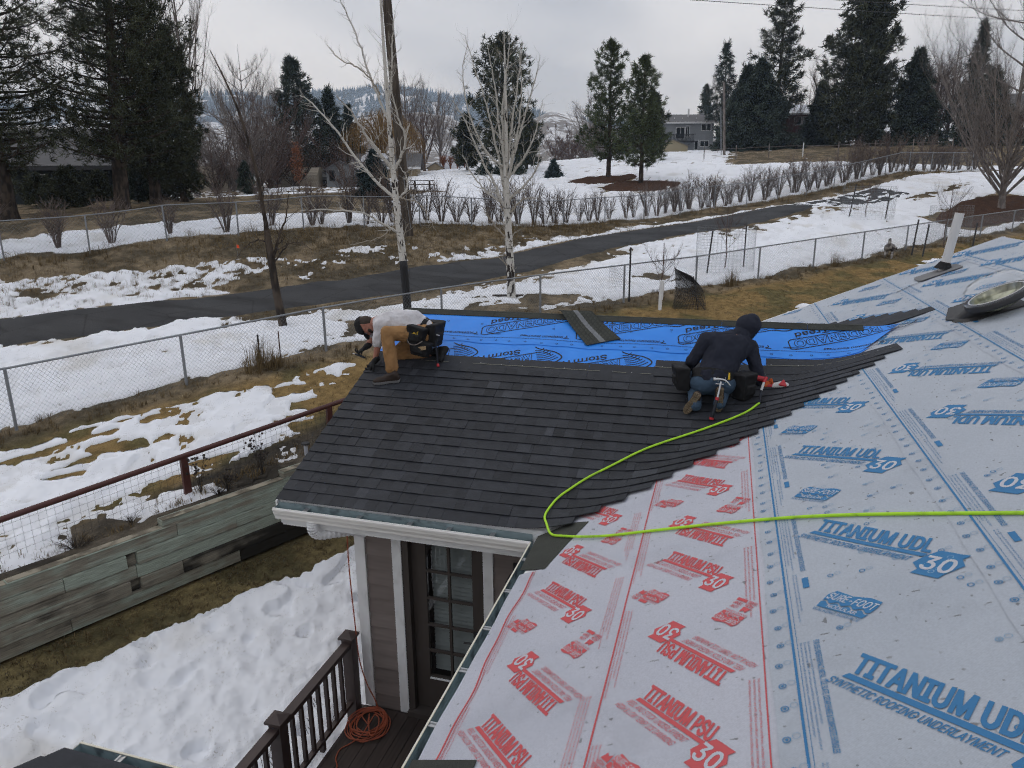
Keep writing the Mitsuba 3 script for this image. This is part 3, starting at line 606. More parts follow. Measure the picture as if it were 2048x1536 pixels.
# pale nail lines on the courses whose upper half is still bare, with nail heads
mb = MB(); nm = MB()
def nailline(x0, x1, w):
    xs = cuts(x0, x1, w); xs = sorted(xs + list(np.arange(x0 + .1, x1, .16)))
    for a, b in zip(xs[:-1], xs[1:]):
        if rng.random() < .8: seg(mb, [a, b], w + .178, w + .186, .0268, .0266, .0006, .5)
    for x in np.arange(x0 + .08, x1, .27):
        c = wingpt(x + rng.uniform(-.03, .03), w + .19 + rng.uniform(-.01, .01), .0275); nm.tube([c, c + NWING * .002], .0055, 6)
nailline(XL + .3, -.75, 16 * EXPO); nailline(-.72, .5, 17 * EXPO); nailline(.52, 1.8, 18 * EXPO)
mat('mat_nailline', (0.20, 0.20, 0.16), 0.8)
NLN = put('nail_line', mb, 'mat_nailline', parent=house); put('nail', nm, 'mat_galv', parent=house); tag(house + '__nail', kind='stuff')
# far slope of the wing: the ends of its courses show past the ridge as steps; they lap over the ridge as a dark strip
for k in range(12, 24):
    w = k * EXPO; xe = course_end(w) - .02
    x = -4.32
    for b in list(np.arange(-3.4 + .3 * (k % 3), xe - .2, 1.0)) + [xe]:
        mbk = MB(); seg(mbk, cuts(x + .001, b - .001, w), w, w + .20, .019, .011, .008, rng.uniform(.2, .5), True); put('shingle', mbk, 'mat_shingle', parent=house); x = b
def ridge_strip(x0, x1, tone=.5):
    a = MB(); n = max(2, int((x1 - x0) / .3)); xs = np.linspace(x0, x1, n)
    for p, q in zip(xs[:-1], xs[1:]):
        for i, (wa, ha, wb, hb) in enumerate(((WR - .12, .018, WR - .012, .020),)):
            c = [wingpt(p, wa, ha), wingpt(q, wa, ha), wingpt(q, wb, hb), wingpt(p, wb, hb)]
            d = [wingpt(p, wa, ha + .007), wingpt(q, wa, ha + .007), wingpt(q, wb, hb + .009), wingpt(p, wb, hb + .009)]
            a.hexa(c + d, (tone, 0))
        c1 = [wingpt(p, WR - .012, .020), wingpt(q, WR - .012, .020)]; f1 = [wingpt(q, WR - .02, .030, True), wingpt(p, WR - .02, .030, True)]
        up = np.array([0, 0, .012])
        a.hexa([c1[0], c1[1], f1[0], f1[1], c1[0] + up, c1[1] + up, f1[0] + up * .5, f1[1] + up * .5], (tone, 0))
    return put('ridge_strip', a, 'mat_shingle_back', parent=house)
for a, b in ((-4.33, -3.0), (-2.995, -2.0), (-1.995, -1.0), (-.995, 0.0), (.005, 1.0), (1.005, 1.62)): ridge_strip(a, b, rng.uniform(.1, .4))
# ------------------------------------------------------------------ blue underlayment on the wing, in two laps
def bluesheet(w0, w1, h, xr0, xr1):
    xs0 = np.linspace(XL - .005, xr0, 60); xs1 = np.linspace(XL - .005, xr1, 60); t = np.linspace(0, 1, 10)
    X = xs0[None] * (1 - t[:, None]) + xs1[None] * t[:, None]; W_ = np.broadcast_to((w0 + (w1 - w0) * t)[:, None], X.shape)
    wav = np.where(t[:, None] < .05, .012 * np.sin(X * 5.1) + .008 * np.sin(X * 13), 0)
    rel = .006 * meshkit.fbm(np.stack([X * 3, W_ * 5, X * 0], -1), 3, 8)
    P = wingpt(X, W_ + wav, h + rel); mbk = MB(); mbk.grid(P); return put('blue_underlayment', mbk, 'mat_sheet_blue', smooth=True, parent=house)
BS1 = bluesheet(2.3, 3.10, .006, .9, 1.62); BS2 = bluesheet(2.985, WR - .008, .013, 1.50, 2.02)
tag(BS1, 'lower lap of bright blue underlayment'); tag(BS2, 'upper lap of bright blue underlayment below the ridge')
# ------------------------------------------------------------------ grey underlayment on the main roof, in laps up the slope
def mainsheet(s0, s1, h, material, name, y0=-3.0, y1=YF - .004, wav=0.006):
    ns, ny = max(3, int((s1 - s0) / .09)), 150
    s = np.linspace(s0, s1, ns)[:, None]; y = np.linspace(y1, y0, ny)[None]
    S2 = s + 0 * y + np.where(s < s0 + .02, wav * np.sin(y * 3.3) + wav * .6 * np.sin(y * 9.1), 0); Y2 = y + 0 * s
    mbk = MB(); mbk.grid(mainpt(S2, Y2, h + sheet_relief(S2, Y2))); return put(name, mbk, material, smooth=True, parent=house)
PS = [mainsheet(-1.60, -.40, .006, 'mat_sheet_pink', 'underlayment', y1=5.08), mainsheet(-1.34, -.40, .0062, 'mat_sheet_pink', 'underlayment', y0=5.08, y1=6.6),
      mainsheet(-.53, .52, .010, 'mat_sheet_pink', 'underlayment')]
mainsheet(-1.55, -.53, .006, 'mat_sheet_pink', 'underlayment', y0=9.3)
US = [mainsheet(.385 + 1.07 * i, .385 + 1.07 * i + 1.19, .014 + .004 * i, 'mat_sheet_grey', 'underlayment') for i in range(3)]
US.append(mainsheet(3.595, XR * SL + .005, .026, 'mat_sheet_grey', 'underlayment'))
for k in PS: tag(k, 'pale underlayment sheet with red print')
for k in US: tag(k, 'grey underlayment sheet with blue print')
# green-grey starter pieces at the eave
mb = MB()
def patch(poly, h):
    P = np.array([mainpt(s, y, h) for s, y in poly]); Q = np.array([mainpt(s, y, h + .005) for s, y in poly]); n = len(poly)
    mb = MB(); mb.add(np.vstack([P, Q]), [[n, n + i, n + i + 1] for i in range(1, n - 1)] + [[i, (i + 1) % n, n + (i + 1) % n] for i in range(n)] + [[i, n + (i + 1) % n, n + i] for i in range(n)], (.5, 0)); put('starter_shingle', mb, 'mat_shingle_back', parent=house)
patch([(-1.63, 5.80), (-1.62, 5.16), (-1.36, 5.06), (-1.25, 5.45), (-1.12, 5.82), (-1.3, 5.9)], .008); patch([(-1.63, 3.0), (-1.63, 2.5), (-1.2, 2.5), (-1.18, 2.92)], .011)

# the other wing at the near left: a corner of its shingles and gutter
m = MB(); X0 = -3.47
for k in range(8):
    ya_, yb_ = 2.52 - k * .131, 2.52 - (k + 1.35) * .131
    za, zb = ZE + .045 + (2.52 - ya_) * TS, ZE + .045 + (2.52 - yb_) * TS - .008
    x = X0 - .01 * (k % 2)
    while x < -1.6:
        e = min(x + rng.choice([.3, .5, .8, 1.0]), -1.58)
        mk = MB(); mk.hexa([[x, yb_, zb], [e - .002, yb_, zb], [e - .002, ya_, za], [x, ya_, za], [x, yb_, zb + .006], [e - .002, yb_, zb + .006], [e - .002, ya_, za + .008], [x, ya_, za + .008]], (rng.uniform(.1, .5), 0))
        put('shingle', mk, 'mat_shingle', parent=house); x = e
m = MB(); m.hexa([[X0, 1.0, ZE + .5], [-1.5, 1.0, ZE + .5], [-1.5, 2.5, ZE - .14], [X0, 2.5, ZE - .14], [X0, 1.0, ZE + .68], [-1.5, 1.0, ZE + .68], [-1.5, 2.5, ZE + .035], [X0, 2.5, ZE + .035]])
put('wing_roof', m, 'mat_trim', parent=house)
gutter((X0, 2.625, ZE), (-1.58, 2.625, ZE), (0, -1, 0), (.17, .5, .8), 'mat_gutter_cream', 'mat_gutter_cream')
# ------------------------------------------------------------------ lettering printed on the sheets
_txt = {}
def text(t, h, bold=False):
    k = (t, bold)
    if k not in _txt:
        m = meshkit.text_mesh(t, 1.0, 0.02, bold)
        v = np.array(m.vertices); f = np.array(m.faces)
        tri = v[f]; nrm = np.cross(tri[:, 1] - tri[:, 0], tri[:, 2] - tri[:, 0])
        f = f[(nrm[:, 2] > 1e-9) & (tri[:, :, 2].min(1) > 0.01)]          # the printed face only
        v[:, 0] -= v[:, 0].min(); _txt[k] = (v[:, :2], f)
    v, f = _txt[k]; return v * h, f
def fit(t, x0, x1, y, h, bold=False, lean=0.0):
    v, f = text(t, h, bold); v = v.copy(); v[:, 0] = x0 + v[:, 0] / v[:, 0].max() * (x1 - x0) + lean * v[:, 1]; v[:, 1] += y; return v, f
def poly2(pts):
    m = trimesh.creation.triangulate_polygon(__import__('shapely').Polygon(pts), engine='earcut'); return np.array(m[0]), np.array(m[1])
def rect2(x0, y0, x1, y1, lean=0.0): return np.array([[x0 + lean * y0, y0], [x1 + lean * y0, y0], [x1 + lean * y1, y1], [x0 + lean * y1, y1]], float), np.array([[0, 1, 2], [0, 2, 3]])
def ring2(cx, cy, r0, r1, n=14, sx=1.0):
    a = np.arange(n) * 2 * math.pi / n; i = np.arange(n); j = (i + 1) % n
    v = np.vstack([np.stack([cx + sx * r * np.cos(a), cy + r * np.sin(a)], 1) for r in (r0, r1)])
    return v, np.vstack([np.stack([i, i + n, j + n], 1), np.stack([i, j + n, j], 1)])
def disc2(cx, cy, r, n=12):
    a = np.arange(n) * 2 * math.pi / n; v = np.vstack([np.stack([cx + r * np.cos(a), cy + r * np.sin(a)], 1), [[cx, cy]]]); i = np.arange(n)
    return v, np.stack([i, (i + 1) % n, i * 0 + n], 1)
_hv = {}
def heavy(t, x0, x1, y, h, fat=.045, lean=0.0):
    """heavy condensed capitals: the letters are squeezed to the width, then thickened"""
    k = (t, round((x1 - x0) / h, 3), fat)
    if k not in _hv:
        import shapely
        v, f = text(t, 1.0); v = v.copy(); v[:, 0] *= (x1 - x0) / h / v[:, 0].max()
        P = shapely.union_all([shapely.Polygon(v[q]) for q in f]).buffer(.004).buffer(-.004).buffer(fat, join_style='mitre', cap_style='flat').simplify(.012)
        vs, fs, n = [], [], 0
        for g_ in getattr(P, 'geoms', [P]):
            a, b = trimesh.creation.triangulate_polygon(g_, engine='earcut'); vs.append(a); fs.append(b + n); n += len(a)
        _hv[k] = (np.vstack(vs), np.vstack(fs))
    v, f = _hv[k]; v = v * h; v[:, 0] += x0 + lean * v[:, 1]; v[:, 1] += y; return v, f
LAYER = lambda s: .0042 + (0.006 if s < -.53 else 0.010 if s < .385 else 0.014 + .004 * min(3, int((s - .385) / 1.07)))
def refine2(v, f, m=.05):
    v3, f3 = trimesh.remesh.subdivide_to_size(np.column_stack([v, v[:, 0] * 0]), f, m); return v3[:, :2], f3
def on_main(parts, s0, y0, ang, up=0.0):
    """2-D pieces -> one mesh on the main roof, origin at (s0, y0), baseline turned by ang"""
    c, sn = math.cos(math.radians(ang)), math.sin(math.radians(ang)); mb = MB()
    for v, f in parts:
        if len(f) < 400 and np.abs(v[f] - v[np.roll(f, 1, 1)]).max() > .12: v, f = refine2(v, f, .11)
        s = s0 + v[:, 0] * c - v[:, 1] * sn; y = y0 + v[:, 0] * sn + v[:, 1] * c
        if y.max() > YF - .03: 
            ok = (y < YF - .03)[f].all(1); f = f[ok]
            if not len(f): continue
        h = np.array([LAYER(q) for q in s])
        mb.add(mainpt(s, y, h + up + sheet_relief(s, y)), f)
    return mb
LOGO30 = [(-.002, -.012), (.035, .052), (.165, .052), (.15, .018), (.185, -.02), (.15, -.10), (.145, -.135), (.02, -.135), (.03, -.10), (-.015, -.065)]
def psu(s, y, ang, sheet):
    red = [rect2(0, -.016, .545, .008, .55), heavy('TITANIUM PSU', .012, .55, .018, .092, .05, -.30), fit('PEEL AND STICK UNDERLAYMENT', -.035, .455, -.062, .033, False, .35), fit('HIGH & LOW TEMP/ ICE DAMMING', -.075, .42, -.112, .033, False, .35)]
    p30 = np.array(LOGO30) + [.535, .0]; red.append(poly2(p30))
    put('lettering', on_main(red, s, y, ang), 'mat_print_red', parent=sheet)
    put('lettering', on_main([heavy('30', .555, .695, -.092, .10, .03, -.12)], s, y, ang, .0012), 'mat_print_white', parent=sheet)
def udl(s, y, ang, sheet):
    k = 1.0
    blue = [rect2(0, -.022, .80, .012, .5), heavy('TITANIUM UDL', .005, .80, .028, .125, .05, -.26), heavy('SYNTHETIC ROOFING UNDERLAYMENT', -.05, .74, -.084, .045, .02, .2)]
    p30 = np.array(LOGO30) * 1.3 + [.80, -.005]; blue.append(poly2(p30))
    put('lettering', on_main(blue, s, y, ang), 'mat_print_blue', parent=sheet)
    put('lettering', on_main([heavy('30', .835, 1.01, -.125, .125, .03, -.12)], s, y, ang, .0012), 'mat_print_white', parent=sheet)
def surefoot(s, y, ang, sheet, mat_, k=1.0):
    wave = [(-.15 * k + .3 * k * t, (-.028 + .012 * math.sin(t * 25)) * k) for t in np.linspace(0, 1, 24)]
    up_ = [(-.155, .03), (-.13, .075), (-.02, .062), (.08, .085), (.15, .075), (.155, .02)]
    P = [(a * k, b * k) for a, b in up_][::-1] + wave
    low = [(a, b - .012 * k) for a, b in wave][::-1] + [(-.145 * k, -.085 * k), (.14 * k, -.085 * k)]
    parts = [poly2(P), poly2(low[::-1]), fit('WALKING SURFACE', -.15 * k, .14 * k, -.117 * k, .024 * k, False)]
    put('lettering', on_main(parts, s, y, ang), mat_, parent=sheet)
    put('lettering', on_main([heavy('SURE-FOOT', -.145 * k, .145 * k, -.006 * k, .058 * k, .02, .1), fit('NODULAR', -.09 * k, .09 * k, -.075 * k, .028 * k, True)], s, y, ang, .0012), 'mat_print_white', parent=sheet)
def temps(s, y, ang, sheet):
    t = [poly2([(-.03, .0), (-.02, .045), (.0, .03), (.02, .05), (.03, .0)]), fit('HIGH', -.03, .03, -.03, .022, True), fit('TEMP', -.035, .035, -.062, .024, True), fit('LOW', .06, .115, .01, .024, True), fit('TEMP', .055, .125, -.025, .024, True), poly2([(.05, -.06), (.05, -.035), (.13, -.035), (.13, -.06)])]
    tag(put('emblem', on_main(t, s, y, ang), 'mat_print_red', parent=sheet), kind='stuff')
for k in range(-1, 3):
    y = 3.205 + 1.505 * k
    if y > 2.0 - .6:
        for s, sh in ((-.305, PS[2]), (-1.285, PS[0])):
            psu(s, y, -47.5, sh)
    for s, sh in ((.19, PS[2]), (-.775, PS[0])):
        psu(s, 3.286 + 1.5 * k, 132.5, sh)
    for s, sh in ((-.314, PS[2]), (-1.276, PS[0])):
        surefoot(s, 4.22 + 1.5 * k, -47, sh, 'mat_print_red', .62); temps(s - .115, 4.29 + 1.5 * k, -47, sh)
    for s, sh in ((.163, PS[2]), (-.814, PS[0])):
        surefoot(s, 3.785 + 1.5 * k, 133, sh, 'mat_print_red', .62); temps(s + .115, 3.85 + 1.5 * k, 133, sh)
for k in (5, 6):
    psu(.19, 3.286 + 1.5 * k - .6, 132.5, PS[2]); psu(-.305, 3.2 + 1.5 * k - .3, 132.5, PS[2]); surefoot(-.1, 3.785 + 1.5 * k, 133, PS[2], 'mat_print_red', .62)
for k in range(-1, 4):
    udl(.722, 3.115 + 1.472 * k, -47.2, US[0])
    surefoot(.815, 3.68 + 1.475 * k, -45, US[0], 'mat_print_blue')
for k in range(-1, 6):
    udl(2.47, 3.86 + 1.465 * k, 132.5, US[1]); surefoot(2.36, 4.86 + 1.46 * k, 134, US[1], 'mat_print_blue')
for k in range(2):
    udl(1.22, 9.9 + 1.465 * k, 132.5, US[0]); surefoot(1.2, 11.0 + 1.46 * k, 134, US[0], 'mat_print_blue')
for k in range(3):
    udl(2.9, 4.2 + 1.45 * k, -47, US[2])
for k in range(3):
    udl(3.55, 8.8 + 1.465 * k, 132.5, US[2]); surefoot(3.3, 9.7 + 1.46 * k, 134, US[2], 'mat_print_blue')
udl(4.28, 10.3, 132.5, US[3]); udl(4.28, 11.6, 132.5, US[3])
# printed lines, small print and nail marks along the laps
FINE = 'FOR USE UNDER ASPHALT, METAL, TILE, SLATE, CEDAR SHAKE & COMPOSITE SHINGLES'
SMALL = 'Slip resistance may vary with surface conditions, weather, footwear and roof pitch'
def line(s, w, y0, y1, sheet, mat_, wav=.0):
    n = 90; y = np.linspace(y0, y1, n); s_ = s + wav * np.sin(y * 4.1) + wav * .6 * np.sin(y * 11)
    mb = MB(); h = LAYER(s); mb.strip(mainpt(s_ + w, y, h + sheet_relief(s_ + w, y)), mainpt(s_ - w, y, h + sheet_relief(s_ - w, y))); put('printed_line', mb, mat_, parent=sheet)
def smallprint(s, ys, sheet, mat_, h=.014, rows=3, length=.85, title=False):
    parts = []
    for y in ys:
        for r in range(rows):
            v, f = fit(SMALL, 0, length * (.8 + .2 * ((r * 7 + int(y * 10)) % 3) / 2), 0, h)
            parts.append((np.stack([v[:, 1] + r * h * 1.9, -v[:, 0] - (y0_ - y)], 1), f)) if False else parts.append((np.stack([s + v[:, 1] + r * h * 1.9, y - v[:, 0]], 1), f))
        if title:
            v, f = fit(FINE, 0, .78, 0, .027, True); parts.append((np.stack([s + rows * h * 1.9 + .01 + v[:, 1], y - .0 - v[:, 0]], 1), f))
    put('small_print', on_main(parts, 0, 0, 0), mat_, parent=sheet)
line(-.525, .005, 2.0, 9, PS[2], 'mat_print_red'); line(.352, .0035, 2.0, 9, PS[2], 'mat_print_red'); line(-1.47, .006, 2.0, 5.06, PS[0], 'mat_print_red', .012)
smallprint(-.51, [2.9, 4.1, 5.3, 6.5], PS[2], 'mat_print_red', .011); smallprint(.27, [3.2, 4.6, 6.0], PS[2], 'mat_print_red', .012, 3)
smallprint(-1.44, [3.4, 4.4], PS[0], 'mat_print_red', .010, 2); smallprint(-.66, [3.3, 4.6, 5.7], PS[0], 'mat_print_red', .010, 4)
line(-1.45, .002, 2.0, 5.06, PS[0], 'mat_print_red', .012)
for i, sh in enumerate(US):
    s = .385 + 1.07 * i + .117
    line(s, .006, 2.0, 12.55, sh, 'mat_print_blue'); line(s + .022, .0012, 2.0, 12.55, sh, 'mat_print_blue')
    if i < 3:
        smallprint(s + .035, [3.42, 4.9, 6.35, 7.8] + ([9.9, 11.4] if i else []), sh, 'mat_print_blue', .010, 3, .75, True)
        smallprint(s + .05, [2.6, 4.1, 5.6, 7.1], sh, 'mat_print_blue', .009, 2, .5)
        pads = []
        for y in (3.93, 5.4, 6.85, 8.3): pads += [poly2([(s + .10, y), (s + .135, y), (s + .135, y + .11), (s + .10, y + .11)])]
        put('lettering', on_main(pads, 0, 0, 0), 'mat_print_blue', parent=sh)
    marks, pale = [], []; r = random.Random(i + 3)
    for y in np.arange(2.1, 12.5, .165):
        yy = y + r.uniform(-.02, .02); ss = s - .07 + r.uniform(-.012, .012)
        marks += [ring2(ss, yy, .014, .019), disc2(ss, yy, .007)]; pale += [ring2(ss + .042, yy + .018, .016, .0185)]
    for _ in range(90):
        ss, yy = r.uniform(s + .2, s + .93), r.uniform(2.2, 12.3)
        (marks if r.random() < .5 else pale).extend([ring2(ss, yy, .012, .017)] + ([disc2(ss, yy, .006)] if r.random() < .5 else [])); pale += [ring2(ss + .04, yy + .012, .014, .0165)]
    tag(put('nail_mark', on_main(marks, 0, 0, 0, .0004), 'mat_print_blue', parent=sh), kind='stuff'); tag(put('nail_mark', on_main(pale, 0, 0, 0, .0002), 'mat_print_pale', parent=sh), kind='stuff')
# the blue sheets
def on_wing(parts, x0, w0, ang, h, lim):
    c, sn = math.cos(math.radians(ang)), math.sin(math.radians(ang)); mb = MB()
    for v, f in parts:
        X = x0 + v[:, 0] * c - v[:, 1] * sn; W_ = w0 + v[:, 0] * sn + v[:, 1] * c
        ok = ((W_ > lim[0]) & (W_ < lim[1]) & (X > XL + .02) & (X < 1.3 + (W_ - 2.6) * .9))[f].all(1)
        if ok.any():
            rel = .006 * meshkit.fbm(np.stack([X * 3, W_ * 5, X * 0], -1), 3, 8); mb.add(wingpt(X, W_, h + rel), f[ok])
    return mb
def polyline2(pts, w):
    p = np.asarray(pts, float); t = np.gradient(p, axis=0); t /= np.linalg.norm(t, axis=1, keepdims=True); nrm = np.stack([-t[:, 1], t[:, 0]], 1); n = len(p); i = np.arange(n - 1)
    return np.vstack([p + nrm * w, p - nrm * w]), np.vstack([np.stack([i, i + n, i + 1 + n], 1), np.stack([i, i + 1 + n, i + 1], 1)])
def refine2(v, f, m=.05):
    v3, f3 = trimesh.remesh.subdivide_to_size(np.column_stack([v, v[:, 0] * 0]), f, m); return v3[:, :2], f3
def tornado_print(x0, w0, ang, h, lim, sheet):
    blk = [heavy('RODENADO', .0, 1.02, 0, .135, .075, .2), heavy('StormTread', .12, .95, -.15, .090, .03, .2)]
    blk += [polyline2(q, .007) for q in ([(-.06, -.03), (1.05, -.03), (1.09, .0), (1.12, .15), (1.08, .175), (-.02, .175)],)]
    for a in range(7):
        t = np.linspace(0, 1, 12); blk.append(polyline2(np.stack([-.06 - .26 * t * (1 - .09 * a), .16 - .04 * a + .05 * np.sin(t * 2.4) - .06 * t], 1), .006))
    blk.append(polyline2(spline([(-.02, .175), (-.2, .24), (-.36, .16), (-.3, .02), (-.12, -.10), (-.05, -.2)], 24), .009)); blk.append(polyline2(spline([(-.06, -.03), (-.16, -.02), (-.24, .06)], 12), .006))
    blk = [refine2(*q) for q in blk]
    m1 = on_wing(blk, x0, w0, ang, h, lim)
    if m1.n: put('lettering', m1, 'mat_print_black', parent=sheet)
    m2 = on_wing([refine2(*heavy('RODENADO', .0, 1.02, 0, .135, .012, .2))], x0, w0, ang, h + .0012, lim)
    if m2.n: put('lettering', m2, 'mat_sheet_blue', parent=sheet)
for k in range(5): tornado_print(-2.05 + 1.28 * k, 3.71, 201, .0165, (3.06, WR - .02), BS2)
for k in range(5): tornado_print(-3.36 + 1.10 * k, 2.78, 201, .0098, (2.3, 2.965), BS1)
mk = []
for k in range(6):
    x = -1.84 + 1.22 * (k - 2); mk += [refine2(*q) for q in (fit('RODENADO StormTread', .10, .66, 0, .040, True, .2), polyline2([(-.12, .012), (-.12, .03), (-.28, .03), (-.28, .012), (-.12, .012)], .003), polyline2(spline([(.02, .05), (.09, .045), (.05, .02), (.06, -.01)], 10), .006))]
    m1 = on_wing(mk, x, 3.215, 181, .0165, (3.0, 3.5)); mk = []
    if m1.n: put('lettering', m1, 'mat_print_black', parent=BS2)
mk = []
r = random.Random(5)
for x in np.arange(-4.2, 2, .2): mk.append(ring2(x + r.uniform(-.02, .02), 3.045 + r.uniform(-.01, .01), .011, .016)); 
for x in np.arange(-4.1, 2, .5): mk.append(ring2(x, 3.42 + r.uniform(-.05, .05), .012, .017)); mk.append(disc2(x, 3.42, .005))
m1 = on_wing(mk, 0, 0, 0, .0166, (2.9, 3.8)); tag(put('nail_mark', m1, 'mat_print_black', parent=BS2), kind='stuff')
m1 = on_wing([polyline2(np.stack([np.linspace(-4.3, 1.9, 80), 3.115 + .012 * np.sin(np.linspace(0, 25, 80))], 1), .003)], 0, 0, 0, .0166, (2.9, 3.8)); put('printed_line', m1, 'mat_print_black', parent=BS2)
# ------------------------------------------------------------------ the two roofers
def f_cloth(ca, cb, fr=14): return proc(lambda p, n, uv: mix(ca, cb, fbm(p.x * fr, p.y * fr, p.z * fr, 3)) * (0.9 + 0.2 * noise(p.x * 300, p.y * 300, p.z * 300)))
fold = lambda amp, fr: (lambda p, n, uv: amp * fbm(p.x * fr, p.y * fr, p.z * fr * 0.7, 3))
bumped('mat_skin', proc(lambda p, n, uv: mix((0.42, 0.20, 0.145), (0.34, 0.14, 0.10), fbm(p.x * 12, p.y * 12, p.z * 12, 2))), fold(.004, 60), rough=0.5)
bumped('mat_shirt', f_cloth((0.62, 0.61, 0.63), (0.50, 0.48, 0.49)), fold(.03, 13), rough=0.9)
bumped('mat_trouser', f_cloth((0.36, 0.20, 0.085), (0.24, 0.13, 0.055), 7), fold(.035, 12), rough=0.9)
bumped('mat_hoodie', f_cloth((0.012, 0.014, 0.024), (0.024, 0.027, 0.041), 9), fold(.04, 9), rough=0.9)
bumped('mat_jeans', f_cloth((0.034, 0.060, 0.098), (0.058, 0.095, 0.140), 20), fold(.03, 14), rough=0.9)
bumped('mat_black_cloth', f_cloth((0.008, 0.008, 0.009), (0.016, 0.016, 0.017)), fold(.02, 24), rough=0.7)
bumped('mat_leather', f_cloth((0.055, 0.038, 0.030), (0.028, 0.02, 0.017), 16), fold(.012, 40), rough=0.6)
bumped('mat_sole', f_cloth((0.24, 0.19, 0.13), (0.13, 0.095, 0.06), 26), lambda p, n, uv: .02 * noise(p.x * 90, p.y * 90, p.z * 90), rough=0.85)
bumped('mat_orange_glove', f_cloth((0.62, 0.13, 0.03), (0.45, 0.08, 0.02), 30), fold(.01, 50), rough=0.7)
mat('mat_hair', (0.03, 0.018, 0.011), 0.6); mat('mat_tool_red', (0.45, 0.03, 0.04), 0.4); mat('mat_tool_white', (0.55, 0.54, 0.53), 0.4); mat('mat_steel', (0.55, 0.55, 0.56), 0.3, metallic=0.8); mat('mat_yellow', (0.7, 0.45, 0.03), 0.5); mat('mat_wood', (0.42, 0.30, 0.17), 0.7); mat('mat_grey_rubber', (0.16, 0.16, 0.165), 0.7); mat('mat_red_trim', (0.35, 0.03, 0.04), 0.6)
SPH = {}
def ball(c, r, n=20): return m3d.Manifold.sphere(float(r), n).translate([float(q) for q in c])
def bone(*cr, n=20): return m3d.Manifold.batch_hull([ball(c, r, n) for c, r in cr])
def fuse(bones, edge=.02, it=8, wrinkle=0.0, fr=9, seed=0):
    m = m3d.Manifold.batch_boolean(bones, m3d.OpType.Add).refine_to_length(edge)
    g = m.to_mesh(); t = trimesh.Trimesh(g.vert_properties[:, :3], g.tri_verts, process=True)
    trimesh.smoothing.filter_taubin(t, iterations=it)
    if wrinkle:
        n = t.vertex_normals; t.vertices = t.vertices + n * ((meshkit.fbm(np.array(t.vertices) * [fr, fr, fr * .6], 3, seed) - .5) * 2 * wrinkle)[:, None]
    return t
A3 = lambda *p: np.array(p, float)
def lerp(a, b, t): return np.asarray(a) * (1 - t) + np.asarray(b) * t
def hand_bones(wrist, knuckle, back, curl=0.5, size=1.0, thumb_side=1, spread=.2):
    """palm, five separate fingers; 'back' points out of the back of the hand"""
    w, k = A3(*wrist), A3(*knuckle); f = unit(k - w); b = unit(np.asarray(back) - f * (np.asarray(back) @ f)); s = np.cross(f, b) * thumb_side
    L = .088 * size; B = [bone((w, .026 * size), (w + f * L * .55 + s * .028 * size, .016 * size), (w + f * L + s * .030 * size, .0125 * size), (w + f * L - s * .030 * size, .0125 * size), (w + f * L * .5 - s * .026 * size, .016 * size))]
    for i, ln in enumerate((.068, .076, .071, .056)):
        o = (.031 - .0205 * i) * size; p = w + f * L + s * o; d = unit(f + s * spread * (1.2 - .8 * i) * .4); r = .0105 * size
        for j in range(3):
            ang = curl * (.55 + .35 * j) * (1 + .08 * i); d2 = unit(d * math.cos(ang) - b * math.sin(ang)); q = p + d2 * ln * size * (.45, .31, .26)[j]
            B.append(bone((p, r), (q, r * .92), n=12)); p, r, d = q, r * .92, d2; b = unit(b - d * (b @ d))
    b = unit(np.asarray(back) - f * (np.asarray(back) @ f)); p = w + f * L * .25 + s * .026 * size
    for j, ln in enumerate((.042, .034, .028)):
        d = unit(f * (.55 + .25 * j) + s * (.85 - .35 * j) - b * (.25 + .35 * curl * j)); q = p + d * ln * size; B.append(bone((p, (.0145 - .0015 * j) * size), (q, (.0130 - .0015 * j) * size), n=12)); p = q
    return B
ROOFZ = lambda x, y: float(wingpt(x, (y - 5.83) * SL, .028)[2])
def boot(heel, toe, up, ankle, wdt=.042):
    """upper and sole bones of a boot; up = out of the sole"""
    h, t, u = A3(*heel), A3(*toe), unit(up); d = unit(t - h); s = np.cross(d, u); L = np.linalg.norm(t - h)
    pts = lambda a, o, hgt: h + d * L * a + s * o + u * hgt
    up_ = [bone((pts(.10, 0, .05), .042), (pts(.55, .006, .055), .040), (pts(.16, 0, .11), .040)), bone((pts(.5, .004, .05), .042), (pts(.82, .0, .042), .036), (pts(.92, .0, .034), .028)), bone((pts(.14, 0, .09), .044), (A3(*ankle), .05))]
    prof = [(0, .030), (.06, .038), (.25, .034), (.45, .037), (.68, .047), (.86, .042), (.96, .026), (1.02, .006)]
    ring = [pts(a, o, 0) for a, o in prof] + [pts(a, -o, 0) for a, o in prof[::-1]]
    n = len(ring); so = MB(); R = np.array(ring); c0 = R.mean(0)
    lay = [(R - c0) * .97 + c0 - u * .000, R + u * .006, R + u * .020, (R - c0) * .98 + c0 + u * .030]
    V = np.vstack(lay + [[c0]] + [[c0 + u * .03]]); F = []
    for k in range(3):
        for i in range(n): j = (i + 1) % n; F += [[k * n + i, k * n + j, (k + 1) * n + j], [k * n + i, (k + 1) * n + j, (k + 1) * n + i]]
    for i in range(n): j = (i + 1) % n; F += [[4 * n, j, i], [4 * n + 1, 3 * n + i, 3 * n + j]]
    so.add(V, F)
    lug = []
    for a in np.linspace(.06, .94, 11):
        o = np.interp(a, [q[0] for q in prof], [q[1] for q in prof])
        if .30 < a < .46: continue
        for sd in (-1, 1): so.obox(pts(a, sd * o * .48, -.0035), d * .009, s * o * .40, u * .0045)
    return up_, so
